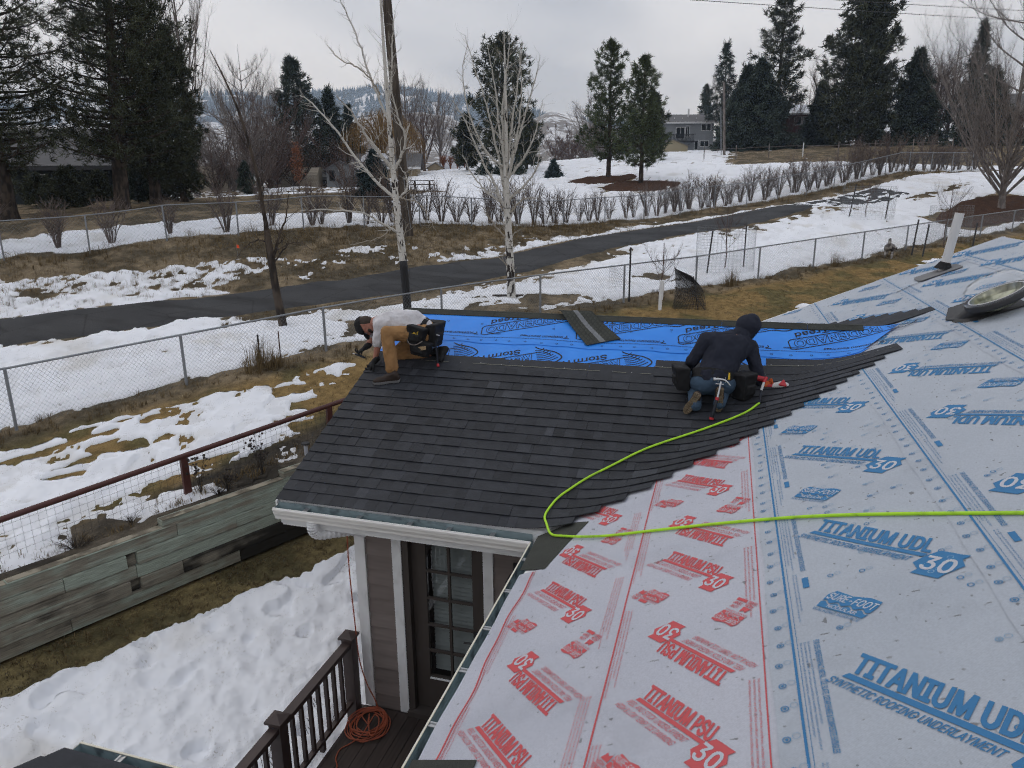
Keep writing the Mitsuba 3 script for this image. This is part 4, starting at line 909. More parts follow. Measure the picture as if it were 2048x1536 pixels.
# ---- the man in the white shirt, crouched on one knee at the gable edge, bent over and facing left
P1 = thing('person', 'man in white t-shirt, tan trousers and black cap crouched at the left roof edge', 'person')
hipL, hipR, pel = A3(-3.585, 8.06, -1.72), A3(-3.64, 8.33, -1.73), A3(-3.61, 8.20, -1.69)
knL, ankL = A3(-3.925, 7.765, -1.655), A3(-3.84, 7.70, -2.15)
knR, ankR = A3(-4.06, 8.16, -2.03), A3(-3.57, 8.26, -2.00)
waist, chest, shL, shR, neck = A3(-3.76, 8.17, -1.60), A3(-4.00, 8.10, -1.575), A3(-4.09, 7.94, -1.60), A3(-4.19, 8.26, -1.63), A3(-4.225, 8.06, -1.578)
head = A3(-4.345, 8.02, -1.625)
elR, wrR = A3(-4.31, 8.16, -1.80), A3(-4.40, 8.08, -1.925)
elL, wrL = A3(-4.13, 7.90, -1.86), A3(-4.185, 7.90, -2.06)
crownd = unit([-.93, -.10, -.18]); faced = unit([-.16, -.1, -1.0]); faced = unit(faced - crownd * (faced @ crownd)); earn = np.cross(faced, crownd)   # to his left: towards the eye
hp = lambda c, f, e: head + crownd * c + faced * f + earn * e
def head_bones(hp):
    B = [bone((hp(.025, -.018, 0), .092), (hp(.03, .022, 0), .086), (hp(-.02, -.03, 0), .078)), bone((hp(-.005, .05, .0), .060), (hp(-.085, .058, 0), .032), (hp(-.075, .07, .018), .024), (hp(-.075, .07, -.018), .024), (hp(-.03, -.01, .045), .030), (hp(-.03, -.01, -.045), .030))]
    B += [bone((hp(.012, .098, 0), .010), (hp(-.028, .118, 0), .0135), (hp(-.033, .100, .012), .009), (hp(-.033, .100, -.012), .009), n=10)]
    B += [bone((hp(.022, .094, .012), .012), (hp(.020, .084, .045), .011), n=10), bone((hp(.022, .094, -.012), .012), (hp(.020, .084, -.045), .011), n=10)]
    B += [bone((hp(-.062, .093, .018), .0075), (hp(-.060, .100, 0), .0085), (hp(-.062, .093, -.018), .0075), n=10)]
    for e in (1, -1): B += [bone((hp(.012, -.012, .082 * e), .012), (hp(.028, -.022, .090 * e), .009), (hp(-.022, -.008, .080 * e), .009), n=10)]
    return B
body = [bone((hipL, .10), (hipR, .10), (pel, .12), (waist, .125)), bone((waist, .125), (chest + [0, -.07, 0], .12), (chest + [0, .07, 0], .12)), bone((chest + [0, -.08, 0], .115), (chest + [0, .08, 0], .115), (shL, .07), (shR, .07), (neck + [.03, 0, .0], .075)),
        bone((neck, .062), (lerp(neck, head, .6), .060)), bone((shR, .062), (elR, .045)), bone((elR, .044), (lerp(elR, wrR, .35), .042), (wrR, .028)), bone((shL, .062), (elL, .045)), bone((elL, .044), (wrL, .028)),
        bone((hipL, .095), (knL, .062)), bone((knL, .060), (lerp(knL, ankL, .35), .058), (ankL, .040)), bone((hipR, .095), (knR, .062)), bone((knR, .060), (lerp(knR, ankR, .35), .056), (ankR, .040))] + head_bones(hp)
put('body', fuse(body, .011, 5), 'mat_skin', smooth=True, parent=P1)
shirt = [bone((waist, .142), (pel + [-.02, -.02, .03], .140), (chest + [0, -.08, 0], .138), (chest + [0, .08, 0], .138), (waist + [.02, 0, .03], .14)), bone((chest + [0, -.08, 0], .135), (chest + [0, .08, 0], .135), (shL, .088), (shR, .088), (neck + [.05, 0, .0], .085)),
         bone((shR, .085), (elR + [.0, 0, .035], .064)), bone((shL, .085), (elL + [0, 0, .03], .064))]
put('shirt', fuse(shirt, .011, 5, .019, 17, 1), 'mat_shirt', smooth=True, parent=P1)
tr = [bone((hipL, .125), (hipR, .125), (pel, .138), (pel + [-.05, -.02, .02], .125)), bone((hipL, .118), (lerp(hipL, knL, .55), .098), (knL, .083)), bone((knL, .083), (lerp(knL, ankL, .4), .082), (lerp(knL, ankL, .86), .080)), bone((hipR, .118), (knR, .080)), bone((knR, .080), (lerp(knR, ankR, .4), .078), (lerp(knR, ankR, .85), .074))]
put('trousers', fuse(tr, .011, 5, .018, 15, 2), 'mat_trouser', smooth=True, parent=P1)
up_, so = boot((-3.755, 7.715, ROOFZ(-3.755, 7.715) + .008), (-4.075, 7.625, ROOFZ(-4.075, 7.625) + .008), [0, -.3, 1], ankL + [.01, .01, -.03])
put('boot', fuse(up_, .012, 5, .002, 30, 3), 'mat_leather', smooth=True, parent=P1); put('sole', so, 'mat_grey_rubber', parent=P1)
lc = MB()
for k in range(4):
    c = A3(-3.93 + .03 * k, 7.665 + .008 * k, -2.165 + .018 * k - .012); lc.tube([c + [-.01, -.04, -.012], c + [0, 0, .012], c + [.012, .035, -.006]], .004, 5)
put('lace', lc, 'mat_bark_grey', parent=P1)
up_, so = boot((-3.46, 8.235, -1.93), (-3.395, 8.10, ROOFZ(-3.395, 8.10) + .02), [1, .15, .25], ankR + [.03, 0, .02])
put('boot', fuse(up_, .012, 5, .002, 30, 4), 'mat_black_cloth', smooth=True, parent=P1); put('sole', so, 'mat_black_cloth', parent=P1)
cap = [bone((hp(.045, -.022, 0), .103), (hp(.05, .02, 0), .095), (hp(.02, -.045, 0), .090))]
capm = fuse(cap, .012, 4); pl = m3d.Manifold.batch_boolean(cap, m3d.OpType.Add)
d0 = unit(crownd + faced * .22); pl = pl.trim_by_plane([float(q) for q in d0], float(head @ d0 + .022)).refine_to_length(.012)
put('cap', pl, 'mat_black_cloth', smooth=60, parent=P1)
br = MB(); ang = np.linspace(-1.2, 1.2, 15)
inn = [hp(.035, .098 * math.cos(a) * .98 + .004, .092 * math.sin(a)) for a in ang]; out = [hp(.020 - .02 * math.cos(a), .10 + .085 * math.cos(a * 1.05), .090 * math.sin(a)) for a in ang]
br.strip(inn, out); br.strip([q + crownd * .004 for q in out], [q + crownd * .004 for q in inn]); br.strip(out, [q + crownd * .004 for q in out]); put('cap_brim', br, 'mat_black_cloth', smooth=True, parent=P1)
hair = m3d.Manifold.batch_boolean([bone((hp(.02, -.032, 0), .0915), (hp(-.02, -.04, 0), .080), (hp(-.045, -.05, 0), .06))], m3d.OpType.Add).trim_by_plane([float(q) for q in -faced], float(-(head @ faced) + .000)).refine_to_length(.012)
put('hair', hair, 'mat_hair', smooth=60, parent=P1)
put('beard', fuse([bone((hp(-.070, .074, 0), .038), (hp(-.052, .062, .03), .030), (hp(-.052, .062, -.03), .030)), bone((hp(-.075, .085, 0), .026), (hp(-.085, .105, 0), .014))], .01, 4), 'mat_hair', smooth=True, parent=P1)
ey = MB()
for e in (1, -1): ey.mesh(trimesh.creation.icosphere(2, .012).apply_translation(hp(.004, .090, .032 * e)))
put('eye', ey, 'mat_print_white', smooth=True, parent=P1); tag('person__eye', kind='stuff')
gl = MB(); gl.tube([hp(.005, .0, .088), hp(.008, .06, .082), hp(.008, .10, .05), hp(.008, .106, 0), hp(.008, .10, -.05)], .005, 6); put('glasses', gl, 'mat_dark_metal', parent=P1)
cd = MB(); cd.tube(spline([hp(-.01, -.02, .088), hp(-.06, -.05, .09), hp(-.12, -.02, .085), hp(-.13, .03, .06)], 14), .004, 5); put('glasses_cord', cd, 'mat_red_trim', parent=P1)
for w, k, bk, cu, sd in ((wrR, wrR + [-.09, -.05, -.07], [-.5, -.3, .8], .95, 1), (wrL, wrL + [-.06, .0, -.075], [-.6, -.5, .6], .7, -1)):
    kk = w + unit(k - w) * .09
    put('glove', fuse([bone((w - unit(k - w) * .05, .043), (w, .036))] + hand_bones(w, kk, bk, cu, 1.12, sd), .006, 4), 'mat_black_cloth', smooth=True, parent=P1)
kn = thing('knife', 'utility knife with dark handle in the gloved hand of the man in white', 'knife')
m = MB(); m.obox([-4.445, 8.005, -2.025], unit([.9, -.3, -.15]) * .085, unit([.3, .9, 0]) * .012, [0, 0, .009]); put('handle', m, 'mat_print_black', parent=kn)
m = MB(); m.obox([-4.55, 8.04, -2.010], unit([.9, -.3, -.15]) * .03, unit([.3, .9, 0]) * .008, [0, 0, .001]); put('blade', m, 'mat_steel', parent=kn)
# tool belts with pouches
def pouch(c, right, out, up, w, d, h, parent, flare=1.15):
    c, r, o, u = A3(*c), unit(right), unit(out), unit(up)
    B_ = [bone(*[(c + r * (w * sx * (flare if sz > 0 else .85)) + o * (d * sy * (1.1 if sz > 0 else .9)) + u * h * sz, .018) for sx in (-1, 1) for sy in (-1, 1) for sz in (-1, 1)], n=12)]
    B_ += [bone(*[(c + r * (w * .6 * sx) + o * (d * 1.25) + u * (h * (.15 * sz - .25)), .022) for sx in (-1, 1) for sz in (-2.0, 2.0)], n=12)]
    return put('pouch', fuse(B_, .012, 3, .006, 14, 5), 'mat_black_cloth', smooth=True, parent=parent)
B1 = thing('tool_belt', 'black tool belt with bulging pouches worn by the man in white', 'tool belt')
pouch((-3.60, 7.925, -1.70), [1, .1, -.25], [-.15, -1, .1], [.2, 0, 1], .085, .05, .10, B1); pouch((-3.56, 7.94, -1.86), [1, .1, -.25], [-.15, -1, .1], [.2, 0, 1], .10, .045, .08, B1); pouch((-3.435, 8.10, -1.72), [.2, 1, 0], [1, -.2, .2], [.1, 0, 1], .09, .055, .13, B1); pouch((-3.52, 8.33, -1.70), [-1, .3, 0], [.3, 1, .1], [.1, 0, 1], .09, .045, .10, B1)
m = MB(); a = np.linspace(0, 2 * math.pi, 29)
bx = unit(pel - waist); b1 = unit(np.cross(bx, [0, 0, 1.0])); b2 = np.cross(bx, b1); bc = lerp(pel, waist, .25)
ringp = np.array([bc + b1 * .165 * math.cos(t) + b2 * .15 * math.sin(t) for t in a]); m.strip(ringp - bx * .028, ringp + bx * .028); m.strip(ringp * 1 + bx * .028 + (ringp - bc) * .05, ringp - bx * .028 + (ringp - bc) * .05); put('belt', m, 'mat_black_cloth', smooth=True, parent=B1)
m = MB(); m.tube(spline([[-3.70, 7.85, -1.73], [-3.66, 7.83, -1.79], [-3.58, 7.84, -1.80], [-3.50, 7.86, -1.755]], 14), .006, 6); put('cord', m, 'mat_bark_grey', parent=B1)
m = MB()
for k in range(6): m.obox([-3.555 + .017 * k, 7.872, -1.855 + .003 * k], [.0065, 0, 0], [0, .006, 0], [0, 0, .022])
put('nail_strip', m, 'mat_wood', parent=B1); tag(B1 + '__nail_strip', kind='stuff')
v, f = text('CAT', .042, True); m = MB(); m.add(np.stack([-3.662 + v[:, 0], 7.853 + v[:, 0] * .05, -1.668 + v[:, 1] - v[:, 0] * .12], 1), f); put('logo', m, 'mat_yellow', parent=B1)
h1 = thing('hammer', 'hammer with a red tipped handle hanging behind the man in white', 'hammer')
m = MB(); m.tube([[-3.40, 8.02, -1.72], [-3.365, 8.0, -2.06]], .012, 8); put('handle', m, 'mat_print_black', parent=h1)
m = MB(); m.mesh(trimesh.creation.icosphere(2, .019).apply_translation([-3.362, 7.998, -2.085])); m.tube([[-3.365, 8.0, -2.06], [-3.362, 7.998, -2.09]], [.014, .018], 8); put('grip_end', m, 'mat_tool_red', smooth=True, parent=h1)
m = MB(); m.tube([[-3.46, 8.03, -1.70], [-3.40, 8.02, -1.695], [-3.33, 8.01, -1.705]], [.016, .013, .006], 8); put('hammer_head', m, 'mat_steel', smooth=40, parent=h1)
# ---- the man in the dark hoodie, kneeling with his back to the eye
P2 = thing('person', 'person in dark navy hooded sweatshirt and jeans kneeling with back turned', 'person')
pel, hipL, hipR = A3(-.055, 7.74, -2.00), A3(-.16, 7.73, -2.02), A3(.065, 7.78, -2.03)
knL, knR = A3(-.27, 8.03, ROOFZ(-.27, 8.03) + .06), A3(.10, 8.10, ROOFZ(.1, 8.1) + .06)
ankL, ankR = A3(-.215, 7.53, -2.22), A3(.035, 7.58, -2.20)
waist, chest = A3(-.02, 7.85, -1.87), A3(.075, 8.03, -1.66)
shL, shR, neck, head = A3(-.135, 7.985, -1.60), A3(.305, 8.16, -1.68), A3(.20, 8.17, -1.555), A3(.285, 8.265, -1.49)
elL, wrL = A3(-.285, 7.93, -1.83), A3(-.33, 8.14, -1.97)
elR, wrR = A3(.42, 8.08, -1.95), A3(.455, 8.06, -2.085)
crownd, faced = unit([.12, -.06, 1.0]), unit([.75, .55, -.45]); faced = unit(faced - crownd * (faced @ crownd)); earn = np.cross(faced, crownd)
hp2 = lambda c, f, e: head + crownd * c + faced * f + earn * e
body = [bone((hipL, .10), (hipR, .10), (pel, .12), (waist, .12)), bone((waist, .12), (chest - [.07, 0.03, 0], .12), (chest + [.07, .03, 0], .12)), bone((chest, .12), (shL, .07), (shR, .07), (neck - [0, 0, .03], .07)), bone((neck, .06), (head - crownd * .06, .06)),
        bone((shL, .06), (elL, .046)), bone((elL, .044), (wrL, .029)), bone((shR, .06), (elR, .046)), bone((elR, .044), (wrR, .029)), bone((hipL, .095), (knL, .06)), bone((hipR, .095), (knR, .06)), bone((knL, .058), (ankL, .042)), bone((knR, .058), (ankR, .042))] + head_bones(hp2)
put('body', fuse(body, .012, 5), 'mat_skin', smooth=True, parent=P2)
hd = [bone((waist + [-.06, -.04, -.04], .13), (waist + [.07, .0, -.05], .13), (chest - [.09, 0.03, 0], .135), (chest + [.09, .03, 0], .135)), bone((chest - [.08, 0.03, .05], .13), (chest + [.1, .03, -.06], .13), (shL, .095), (shR, .09), (neck - [.02, .02, .04], .10)), bone((pel + [-.05, .0, .05], .135), (pel + [.06, .03, .05], .135), (waist, .14)),
      bone((shL, .093), (lerp(shL, elL, .6), .078), (elL, .070)), bone((elL, .070), (wrL, .050)), bone((shR, .090), (lerp(shR, elR, .6), .076), (elR, .068)), bone((elR, .068), (wrR + [0, 0, .02], .048)), bone((neck - [.01, .01, .02], .095), (head - crownd * .05 - faced * .03, .11))]
put('sweatshirt', fuse(hd, .011, 5, .021, 12, 6), 'mat_hoodie', smooth=True, parent=P2)
hood = [bone((hp2(.03, -.02, 0), .122), (hp2(.03, .03, 0), .115), (hp2(-.05, -.03, 0), .108)), bone((hp2(-.05, -.02, 0), .112), (neck + [0, 0, -.01], .095)), bone((hp2(.07, .03, 0), .095), (hp2(.02, .075, 0), .085))]
hm = m3d.Manifold.batch_boolean(hood, m3d.OpType.Add) - bone((hp2(.0, .07, 0), .085), (hp2(-.05, .20, 0), .09))
g = hm.refine_to_length(.013).to_mesh(); t = trimesh.Trimesh(g.vert_properties[:, :3], g.tri_verts, process=True); trimesh.smoothing.filter_taubin(t, iterations=5)
t.vertices = t.vertices + t.vertex_normals * ((meshkit.fbm(np.array(t.vertices) * [9, 9, 9], 3, 8) - .5) * .012)[:, None]
put('hood', t, 'mat_hoodie', smooth=True, parent=P2)
m = MB(); m.tube([hp2(.06, .12, .02), hp2(.055, .16, .0), hp2(.06, .12, -.03)], .008, 6); put('cap_brim', m, 'mat_hoodie', parent=P2)
je = [bone((hipL, .128), (hipR, .128), (pel, .14), (pel + [0, .04, .04], .13)), bone((hipL, .118), (knL, .082)), bone((hipR, .118), (knR, .082)), bone((knL, .08), (lerp(knL, ankL, 1.0), .064)), bone((knR, .08), (lerp(knR, ankR, 1.0), .064))]
put('jeans', fuse(je, .013, 6, .012, 14, 9), 'mat_jeans', smooth=True, parent=P2)
for hl, te, up, ak in (((-.185, 7.475, -2.12), (-.295, 7.495, ROOFZ(-.29, 7.49) + .008), [.0, -1, .12], ankL), ((.035, 7.515, -2.11), (.03, 7.535, ROOFZ(.03, 7.53) + .008), [.1, -1, .1], ankR)):
    hl, te = A3(*hl), A3(*te); te = hl + unit(te - hl) * .275
    dz = ROOFZ(te[0], te[1]) + .015 - te[2]
    hl = hl + [0, 0, dz]; te = te + [0, 0, dz]
    o = -unit(np.asarray(up, float)); up_, so = boot(hl, te, o, np.asarray(ak) + [0, .02, .02])
    put('boot', fuse(up_, .012, 5, .002, 30, 10), 'mat_leather', smooth=True, parent=P2); put('sole', so, 'mat_sole', parent=P2)
put('hand', fuse([bone((wrL - unit([-.1, .3, -.3]) * .03, .034), (wrL, .03))] + hand_bones(wrL, wrL + unit([-.05, .25, -.12]) * .09, [-.3, 0, 1], .4, 1.05, -1), .006, 4), 'mat_skin', smooth=True, parent=P2)
put('glove', fuse([bone((wrR + [0, 0, .04], .042), (wrR, .037))] + hand_bones(wrR, wrR + unit([.9, -.1, .15]) * .09, [-.1, -.5, .8], 1.0, 1.15, 1), .006, 4), 'mat_orange_glove', smooth=True, parent=P2)
m = MB(); m.tube([wrR + [-.05, -.05, .09], wrR + [.03, -.05, .075]], .03, 10); put('cuff', m, 'mat_tool_red', parent=P2)
B2 = thing('tool_belt', 'black tool belt with two large pouches worn by the person in the hoodie', 'tool belt')
pouch((-.385, 7.78, -1.985), [.25, -.9, 0], [-1, -.3, .1], [-.1, 0, 1], .085, .06, .115, B2, 1.2); pouch((.275, 7.83, -2.05), [.6, .8, 0], [.8, -.6, 0], [0, 0, 1], .085, .07, .13, B2)
bx = unit([-.05, -.45, -.9]); bc = A3(-.045, 7.80, -1.955); b1 = unit([1, .25, -.1]); b1 = unit(b1 - bx * (b1 @ bx)); b2 = np.cross(bx, b1)
ringp = np.array([bc + b1 * .225 * math.cos(t) + b2 * .165 * math.sin(t) for t in a]); m = MB(); m.strip(ringp - bx * .05, ringp + bx * .05); m.strip(ringp + bx * .05 + (ringp - bc) * .05, ringp - bx * .05 + (ringp - bc) * .05); put('belt', m, 'mat_black_cloth', smooth=True, parent=B2)
m = MB(); m.hexa([[.10, 7.59, -1.93], [.125, 7.60, -1.93], [.125, 7.61, -1.93], [.10, 7.60, -1.93], [.105, 7.60, -1.86], [.12, 7.605, -1.86], [.12, 7.61, -1.86], [.105, 7.605, -1.86]]); put('clip', m, 'mat_yellow', parent=B2)
m = MB()
for x in (-.0, .075): m.tube([[x, 7.555, -1.90], [x + .005, 7.555, -1.955]], .005, 6)
put('hammer_loop', m, 'mat_steel', parent=B2); tag(B2 + '__hammer_loop', kind='stuff')
h2 = thing('hammer', 'steel claw hammer with black and red grip hanging from the kneeling worker', 'hammer')
m = MB(); m.tube([[.035, 7.525, -1.94], [.01, 7.475, -2.10]], .011, 8); put('shaft', m, 'mat_steel', parent=h2)
m = MB(); m.tube([[.005, 7.468, -2.12], [-.02, 7.425, -2.24], [-.035, 7.418, -2.315]], [.016, .019, .021], 10); put('grip', m, 'mat_print_black', smooth=True, parent=h2)
m = MB(); m.tube([[.009, 7.474, -2.098], [.004, 7.466, -2.128]], .019, 8); put('grip_ring', m, 'mat_tool_red', parent=h2); m = MB(); m.tube([[-.034, 7.415, -2.305], [-.038, 7.413, -2.328]], .024, 8); put('grip_end', m, 'mat_tool_red', parent=h2)
m = MB(); m.tube([[-.045, 7.52, -1.915], [-.025, 7.522, -1.917]], .019, 10); m.tube(spline([[-.025, 7.522, -1.917], [.03, 7.525, -1.915], [.085, 7.525, -1.93], [.13, 7.515, -1.975]], 10), np.linspace(.014, .005, 10), 8); put('hammer_head', m, 'mat_steel', smooth=40, parent=h2)
m = MB(); m.tube([[-.02, 7.515, -1.965], [.065, 7.52, -1.967]], .006, 6); put('hook', m, 'mat_steel', parent=h2)
# ---- the nail gun
NG = thing('nail_gun', 'white and red pneumatic nail gun with black magazine held in the orange glove', 'nail gun')
o = A3(.60, 8.04, -2.14); ex, ez = unit([.95, -.05, .10]), unit([-.1, -.3, 1.0]); eyv = np.cross(ez, ex)
q = lambda a, b, c: o + ex * a + eyv * b + ez * c
m = MB(); m.mesh(bone((q(.0, 0, .06), .035), (q(.08, 0, .075), .042), (q(.12, 0, .06), .04))); put('housing', m, 'mat_tool_white', smooth=50, parent=NG)
m = MB(); m.mesh(bone((q(-.06, 0, .055), .024), (q(.0, 0, .065), .03))); m.mesh(bone((q(.06, -.035, .10), .012), (q(.12, -.035, .085), .012), (q(.10, .02, .115), .012))); put('trim', m, 'mat_tool_red', smooth=50, parent=NG)
m = MB(); m.mesh(bone((q(.05, 0, -.0), .034), (q(.10, 0, -.005), .040), (q(.09, .0, .03), .03))); m.mesh(bone((q(.10, 0, -.01), .025), (q(.25, .05, -.005), .02), (q(.27, .08, .02), .02))); m.mesh(bone((q(.14, 0, .06), .02), (q(.17, 0, .03), .018))); put('magazine', m, 'mat_black_cloth', smooth=50, parent=NG)
m = MB(); m.obox(q(.10, -.043, -.0), ex * .03, eyv * .002, ez * .009); put('badge', m, 'mat_print_white', parent=NG)
m = MB(); m.mesh(bone((q(-.05, -.03, .03), .017), (q(.03, -.01, .05), .02))); put('handle', m, 'mat_grey_rubber', smooth=50, parent=NG)
# ---- the lime air hose
H = thing('air_hose', 'lime green air hose curving over the shingles and the underlayment', 'hose')
def rs(x, y, h=.012):
    w = (y - 5.83) * SL; xv = y - YE + XE
    if x > xv + .05: z = -H0 + TS * x
    else: z = ZE + TS * (y - YE)
    return [x, y, max(z, .5 * (ZE + TS * (y - YE) - H0 + TS * x + math.hypot(ZE + TS * (y - YE) + H0 - TS * x, .1))) + .030 + h]
hp_ = [(.44, 7.66), (.25, 7.46), (-.18, 7.22), (-.62, 6.96), (-.90, 6.73), (-1.16, 6.51), (-1.34, 6.30), (-1.44, 6.12), (-1.475, 5.96), (-1.43, 5.84)]
hm_ = [(-1.36, 5.72), (-1.2, 5.59), (-.85, 5.385), (-.44, 5.23), (.29, 4.96), (.88, 4.675), (1.65, 4.19), (2.3, 3.78), (3.0, 3.3)]
cv = spline([rs(*p) for p in hp_] + [[x, y, -H0 + TS * x + .031] for x, y in hm_], 170); cv[1:-1] += np.stack([.002 * np.sin(np.arange(168) * .5) + .006 * np.sin(np.arange(168) * .17), .005 * np.sin(np.arange(168) * .21 + 1), np.zeros(168)], 1)
m = MB(); m.tube(cv, .0115, 10); mat('mat_lime', proc(lambda p, n, uv: mix((0.42, 0.74, 0.03), (0.24, 0.42, 0.03), smoothstep(0.5, 0.85, fbm(p.x * 11, p.y * 11, p.z * 11, 4)))), 0.45); put('tube', m, 'mat_lime', smooth=True, parent=H)
st = np.array(rs(.44, 7.66)); m = MB(); m.tube([st, st + [.015, .14, .10]], .012, 8); put('bend_sleeve', m, 'mat_print_black', smooth=40, parent=H)
m = MB(); m.tube([st + [.015, .14, .10], st + [.04, .22, .17]], .014, 8); put('coupler', m, 'mat_tool_white', parent=H); m = MB(); m.tube([st + [.04, .22, .17], st + [.065, .275, .215]], .018, 8); put('collar', m, 'mat_tool_red', parent=H)
# ---- the loose shingle laid over the ridge
LS = MB(); nu, nv = 8, 14
def lsp(u, v, h):
    w = lerp(lerp([-2.12, WR + .05], [-1.70, WR + .05], u), lerp([-1.60, 3.02], [-1.20, 3.20], u), v)
    p = wingpt(w[0], min(w[1], WR + .02), .0); lift = .05 + .045 * math.exp(-((v - .12) / .22) ** 2) - .02 * v
    if w[1] > WR: p = p + [0, (w[1] - WR), -(w[1] - WR) * .5]
    return p + NWING * (lift + h)
for h, fl in ((.006, False), (0, True)):
    Pm = np.array([[lsp(u, v, h) for u in np.linspace(0, 1, nu)] for v in np.linspace(0, 1, nv)]); LS.grid(Pm if fl else Pm[:, ::-1], np.full((nv, nu, 2), .55))
for (u0, v0, u1, v1) in ((0, 0, 1, 0), (1, 0, 1, 1), (1, 1, 0, 1), (0, 1, 0, 0)):
    t = np.linspace(0, 1, 12); A = [lsp(lerp(u0, u1, k), lerp(v0, v1, k), 0) for k in t]; Bq = [lsp(lerp(u0, u1, k), lerp(v0, v1, k), .006) for k in t]; LS.strip(A, Bq)
LSK = thing('loose_shingle', 'loose grey shingle with a pale stripe draped over the ridge above the blue strip', 'shingle')
put('sheet', LS, 'mat_shingle_back', smooth=30, parent=LSK)
m = MB(); t = np.linspace(.0, 1, 14); m.strip([lsp(.40, k, .0075) for k in t], [lsp(.56, k, .0075) for k in t][::1]); mat('mat_tar_strip', proc(lambda p, n, uv: mix((0.19, 0.20, 0.21), (0.10, 0.105, 0.11), fbm(p.x * 30, p.y * 30, 0, 3))), 0.5); put('tar_stripe', m, 'mat_tar_strip', parent=LSK)
# ---- vent pipe and skylight tube on the main roof
VP = thing('vent_pipe', 'white plastic vent pipe with black boot near the far roof edge', 'vent pipe')
vb = mainpt(2.99 * SL, 11.55, .03); m = MB(); m.tube([vb - [0, 0, .05], vb + [.10, -.02, .80]], .060, 20, cap=False); m.tube([vb + [.10, -.02, .80], vb - [0, 0, .05]], .053, 20, cap=False)
a20 = np.arange(20) * math.pi / 10; mat('mat_pipe', proc(lambda p, n, uv: mix((0.70, 0.70, 0.70), (0.55, 0.54, 0.53), fbm(p.x * 9, p.y * 9, p.z * 3, 3))), 0.4); put('pipe', m, 'mat_pipe', smooth=50, parent=VP)
m = MB(); m.tube([vb + [0, 0, .02], vb + [.012, 0, .09], vb + [.018, 0, .12]], [.125, .085, .066], 20); put('boot', m, 'mat_black_cloth', smooth=50, parent=VP)
m = MB()
es, ey_ = np.array([1 / SL, 0, TS / SL]), np.array([0, 1.0, 0]); c = mainpt(2.93 * SL, 11.5, .034); rrect = [(-.27, -.20), (.24, -.20), (.27, -.17), (.27, .17), (.24, .20), (-.27, .20), (-.30, .1), (-.30, -.1)]
P_ = np.array([c + es * x + ey_ * y for x, y in rrect]); n = len(P_); m.add(np.vstack([P_, P_ + NMAIN * .008]), [[n, n + i, n + i + 1] for i in range(1, n - 1)] + [[i, (i + 1) % n, n + (i + 1) % n] for i in range(n)] + [[i, n + (i + 1) % n, n + i] for i in range(n)]); put('flashing', m, 'mat_grey_rubber', parent=VP)
m = MB(); m.strip([mainpt(s, y, .033) for s, y in ((2.55, 11.15), (2.8, 11.28), (3.1, 11.32), (3.4, 11.34))], [mainpt(s, y, .033) for s, y in ((2.56, 11.13), (2.8, 11.26), (3.1, 11.30), (3.4, 11.33))]); put('slit', m, 'mat_print_black', parent=VP)
SK = thing('skylight_tube', 'clear domed tubular skylight on a dark flashing collar', 'skylight')
sc = mainpt(2.82, 8.66, .03)
m = MB(); rr_ = [(-.24, .10), (-.06, -.30), (.42, -.34), (.46, .42), (.16, .58), (-.09, .57)]
P_ = np.array([sc + es * x + ey_ * y for x, y in rr_]); n = len(P_); m.add(np.vstack([P_, P_ + NMAIN * .010]), [[n, n + i, n + i + 1] for i in range(1, n - 1)] + [[i, (i + 1) % n, n + (i + 1) % n] for i in range(n)] + [[i, n + (i + 1) % n, n + i] for i in range(n)])
mat('mat_flashing', proc(lambda p, n, uv: mix((0.048, 0.046, 0.046), (0.026, 0.026, 0.027), fbm(p.x * 7, p.y * 7, p.z * 7, 3))), 0.55); put('flashing', m, 'mat_flashing', parent=SK)
# collar grows out of the flashing: a tilted ring up, then the reflective throat inside and the dome above
def circ(cc, ax, ay, r, n=40): a = np.arange(n) * 2 * math.pi / n; return np.array([cc + ax * r * math.cos(t) + ay * r * math.sin(t) for t in a])
tz = unit([-.55, 0, 1]); tx = unit(np.array([1, 0, .55])); ty = np.array([0, 1.0, 0])
def loft(rings, closed=True):
    m = MB()
    for A, Bq in zip(rings[:-1], rings[1:]): m.strip(np.vstack([A, A[:1]]), np.vstack([Bq, Bq[:1]]))
    return m
c1 = A3(2.70, 8.40, -1.075)
put('collar', loft([circ(sc + A3(.03, -.04, .005), es, ey_, .24), circ(sc + A3(.03, -.04, .035), es, ey_, .20), circ(lerp(sc, c1, .6), es, ey_, .20), circ(c1 - tz * .05, tx, ty, .28), circ(c1 - tz * .02, tx, ty, .31), circ(c1 + tz * .01, tx, ty, .31), circ(c1 + tz * .03, tx, ty, .30), circ(c1 + tz * .03, tx, ty, .25)]), 'mat_flashing', smooth=35, parent=SK)
mat('mat_mirror', proc(lambda p, n, uv: mix((0.50, 0.50, 0.36), (0.20, 0.21, 0.15), smoothstep(0.35, 0.65, fbm(p.x * 16, p.y * 16, p.z * 10, 3)))), 0.25, metallic=0.7)
put('throat', loft([circ(c1 + tz * .03, tx, ty, .252), circ(c1 - tz * .04, tx, ty, .235), circ(c1 - tz * .10, tx, ty, .16), circ(c1 - tz * .12, tx, ty, .01)]), 'mat_mirror', smooth=True, parent=SK)
rim = loft([circ(c1 + tz * .032, tx, ty, .264), circ(c1 + tz * .037, tx, ty, .256), circ(c1 + tz * .032, tx, ty, .248)]); put('rim', rim, 'mat_tool_white', smooth=True, parent=SK)
prof = [(.305, .02), (.308, .06), (.295, .11), (.265, .155), (.22, .19), (.155, .215), (.08, .23), (.004, .235)]
put('dome', loft([circ(c1 + tz * h, tx, ty, r) for r, h in prof]), 'mat_pane', smooth=True, parent=SK)
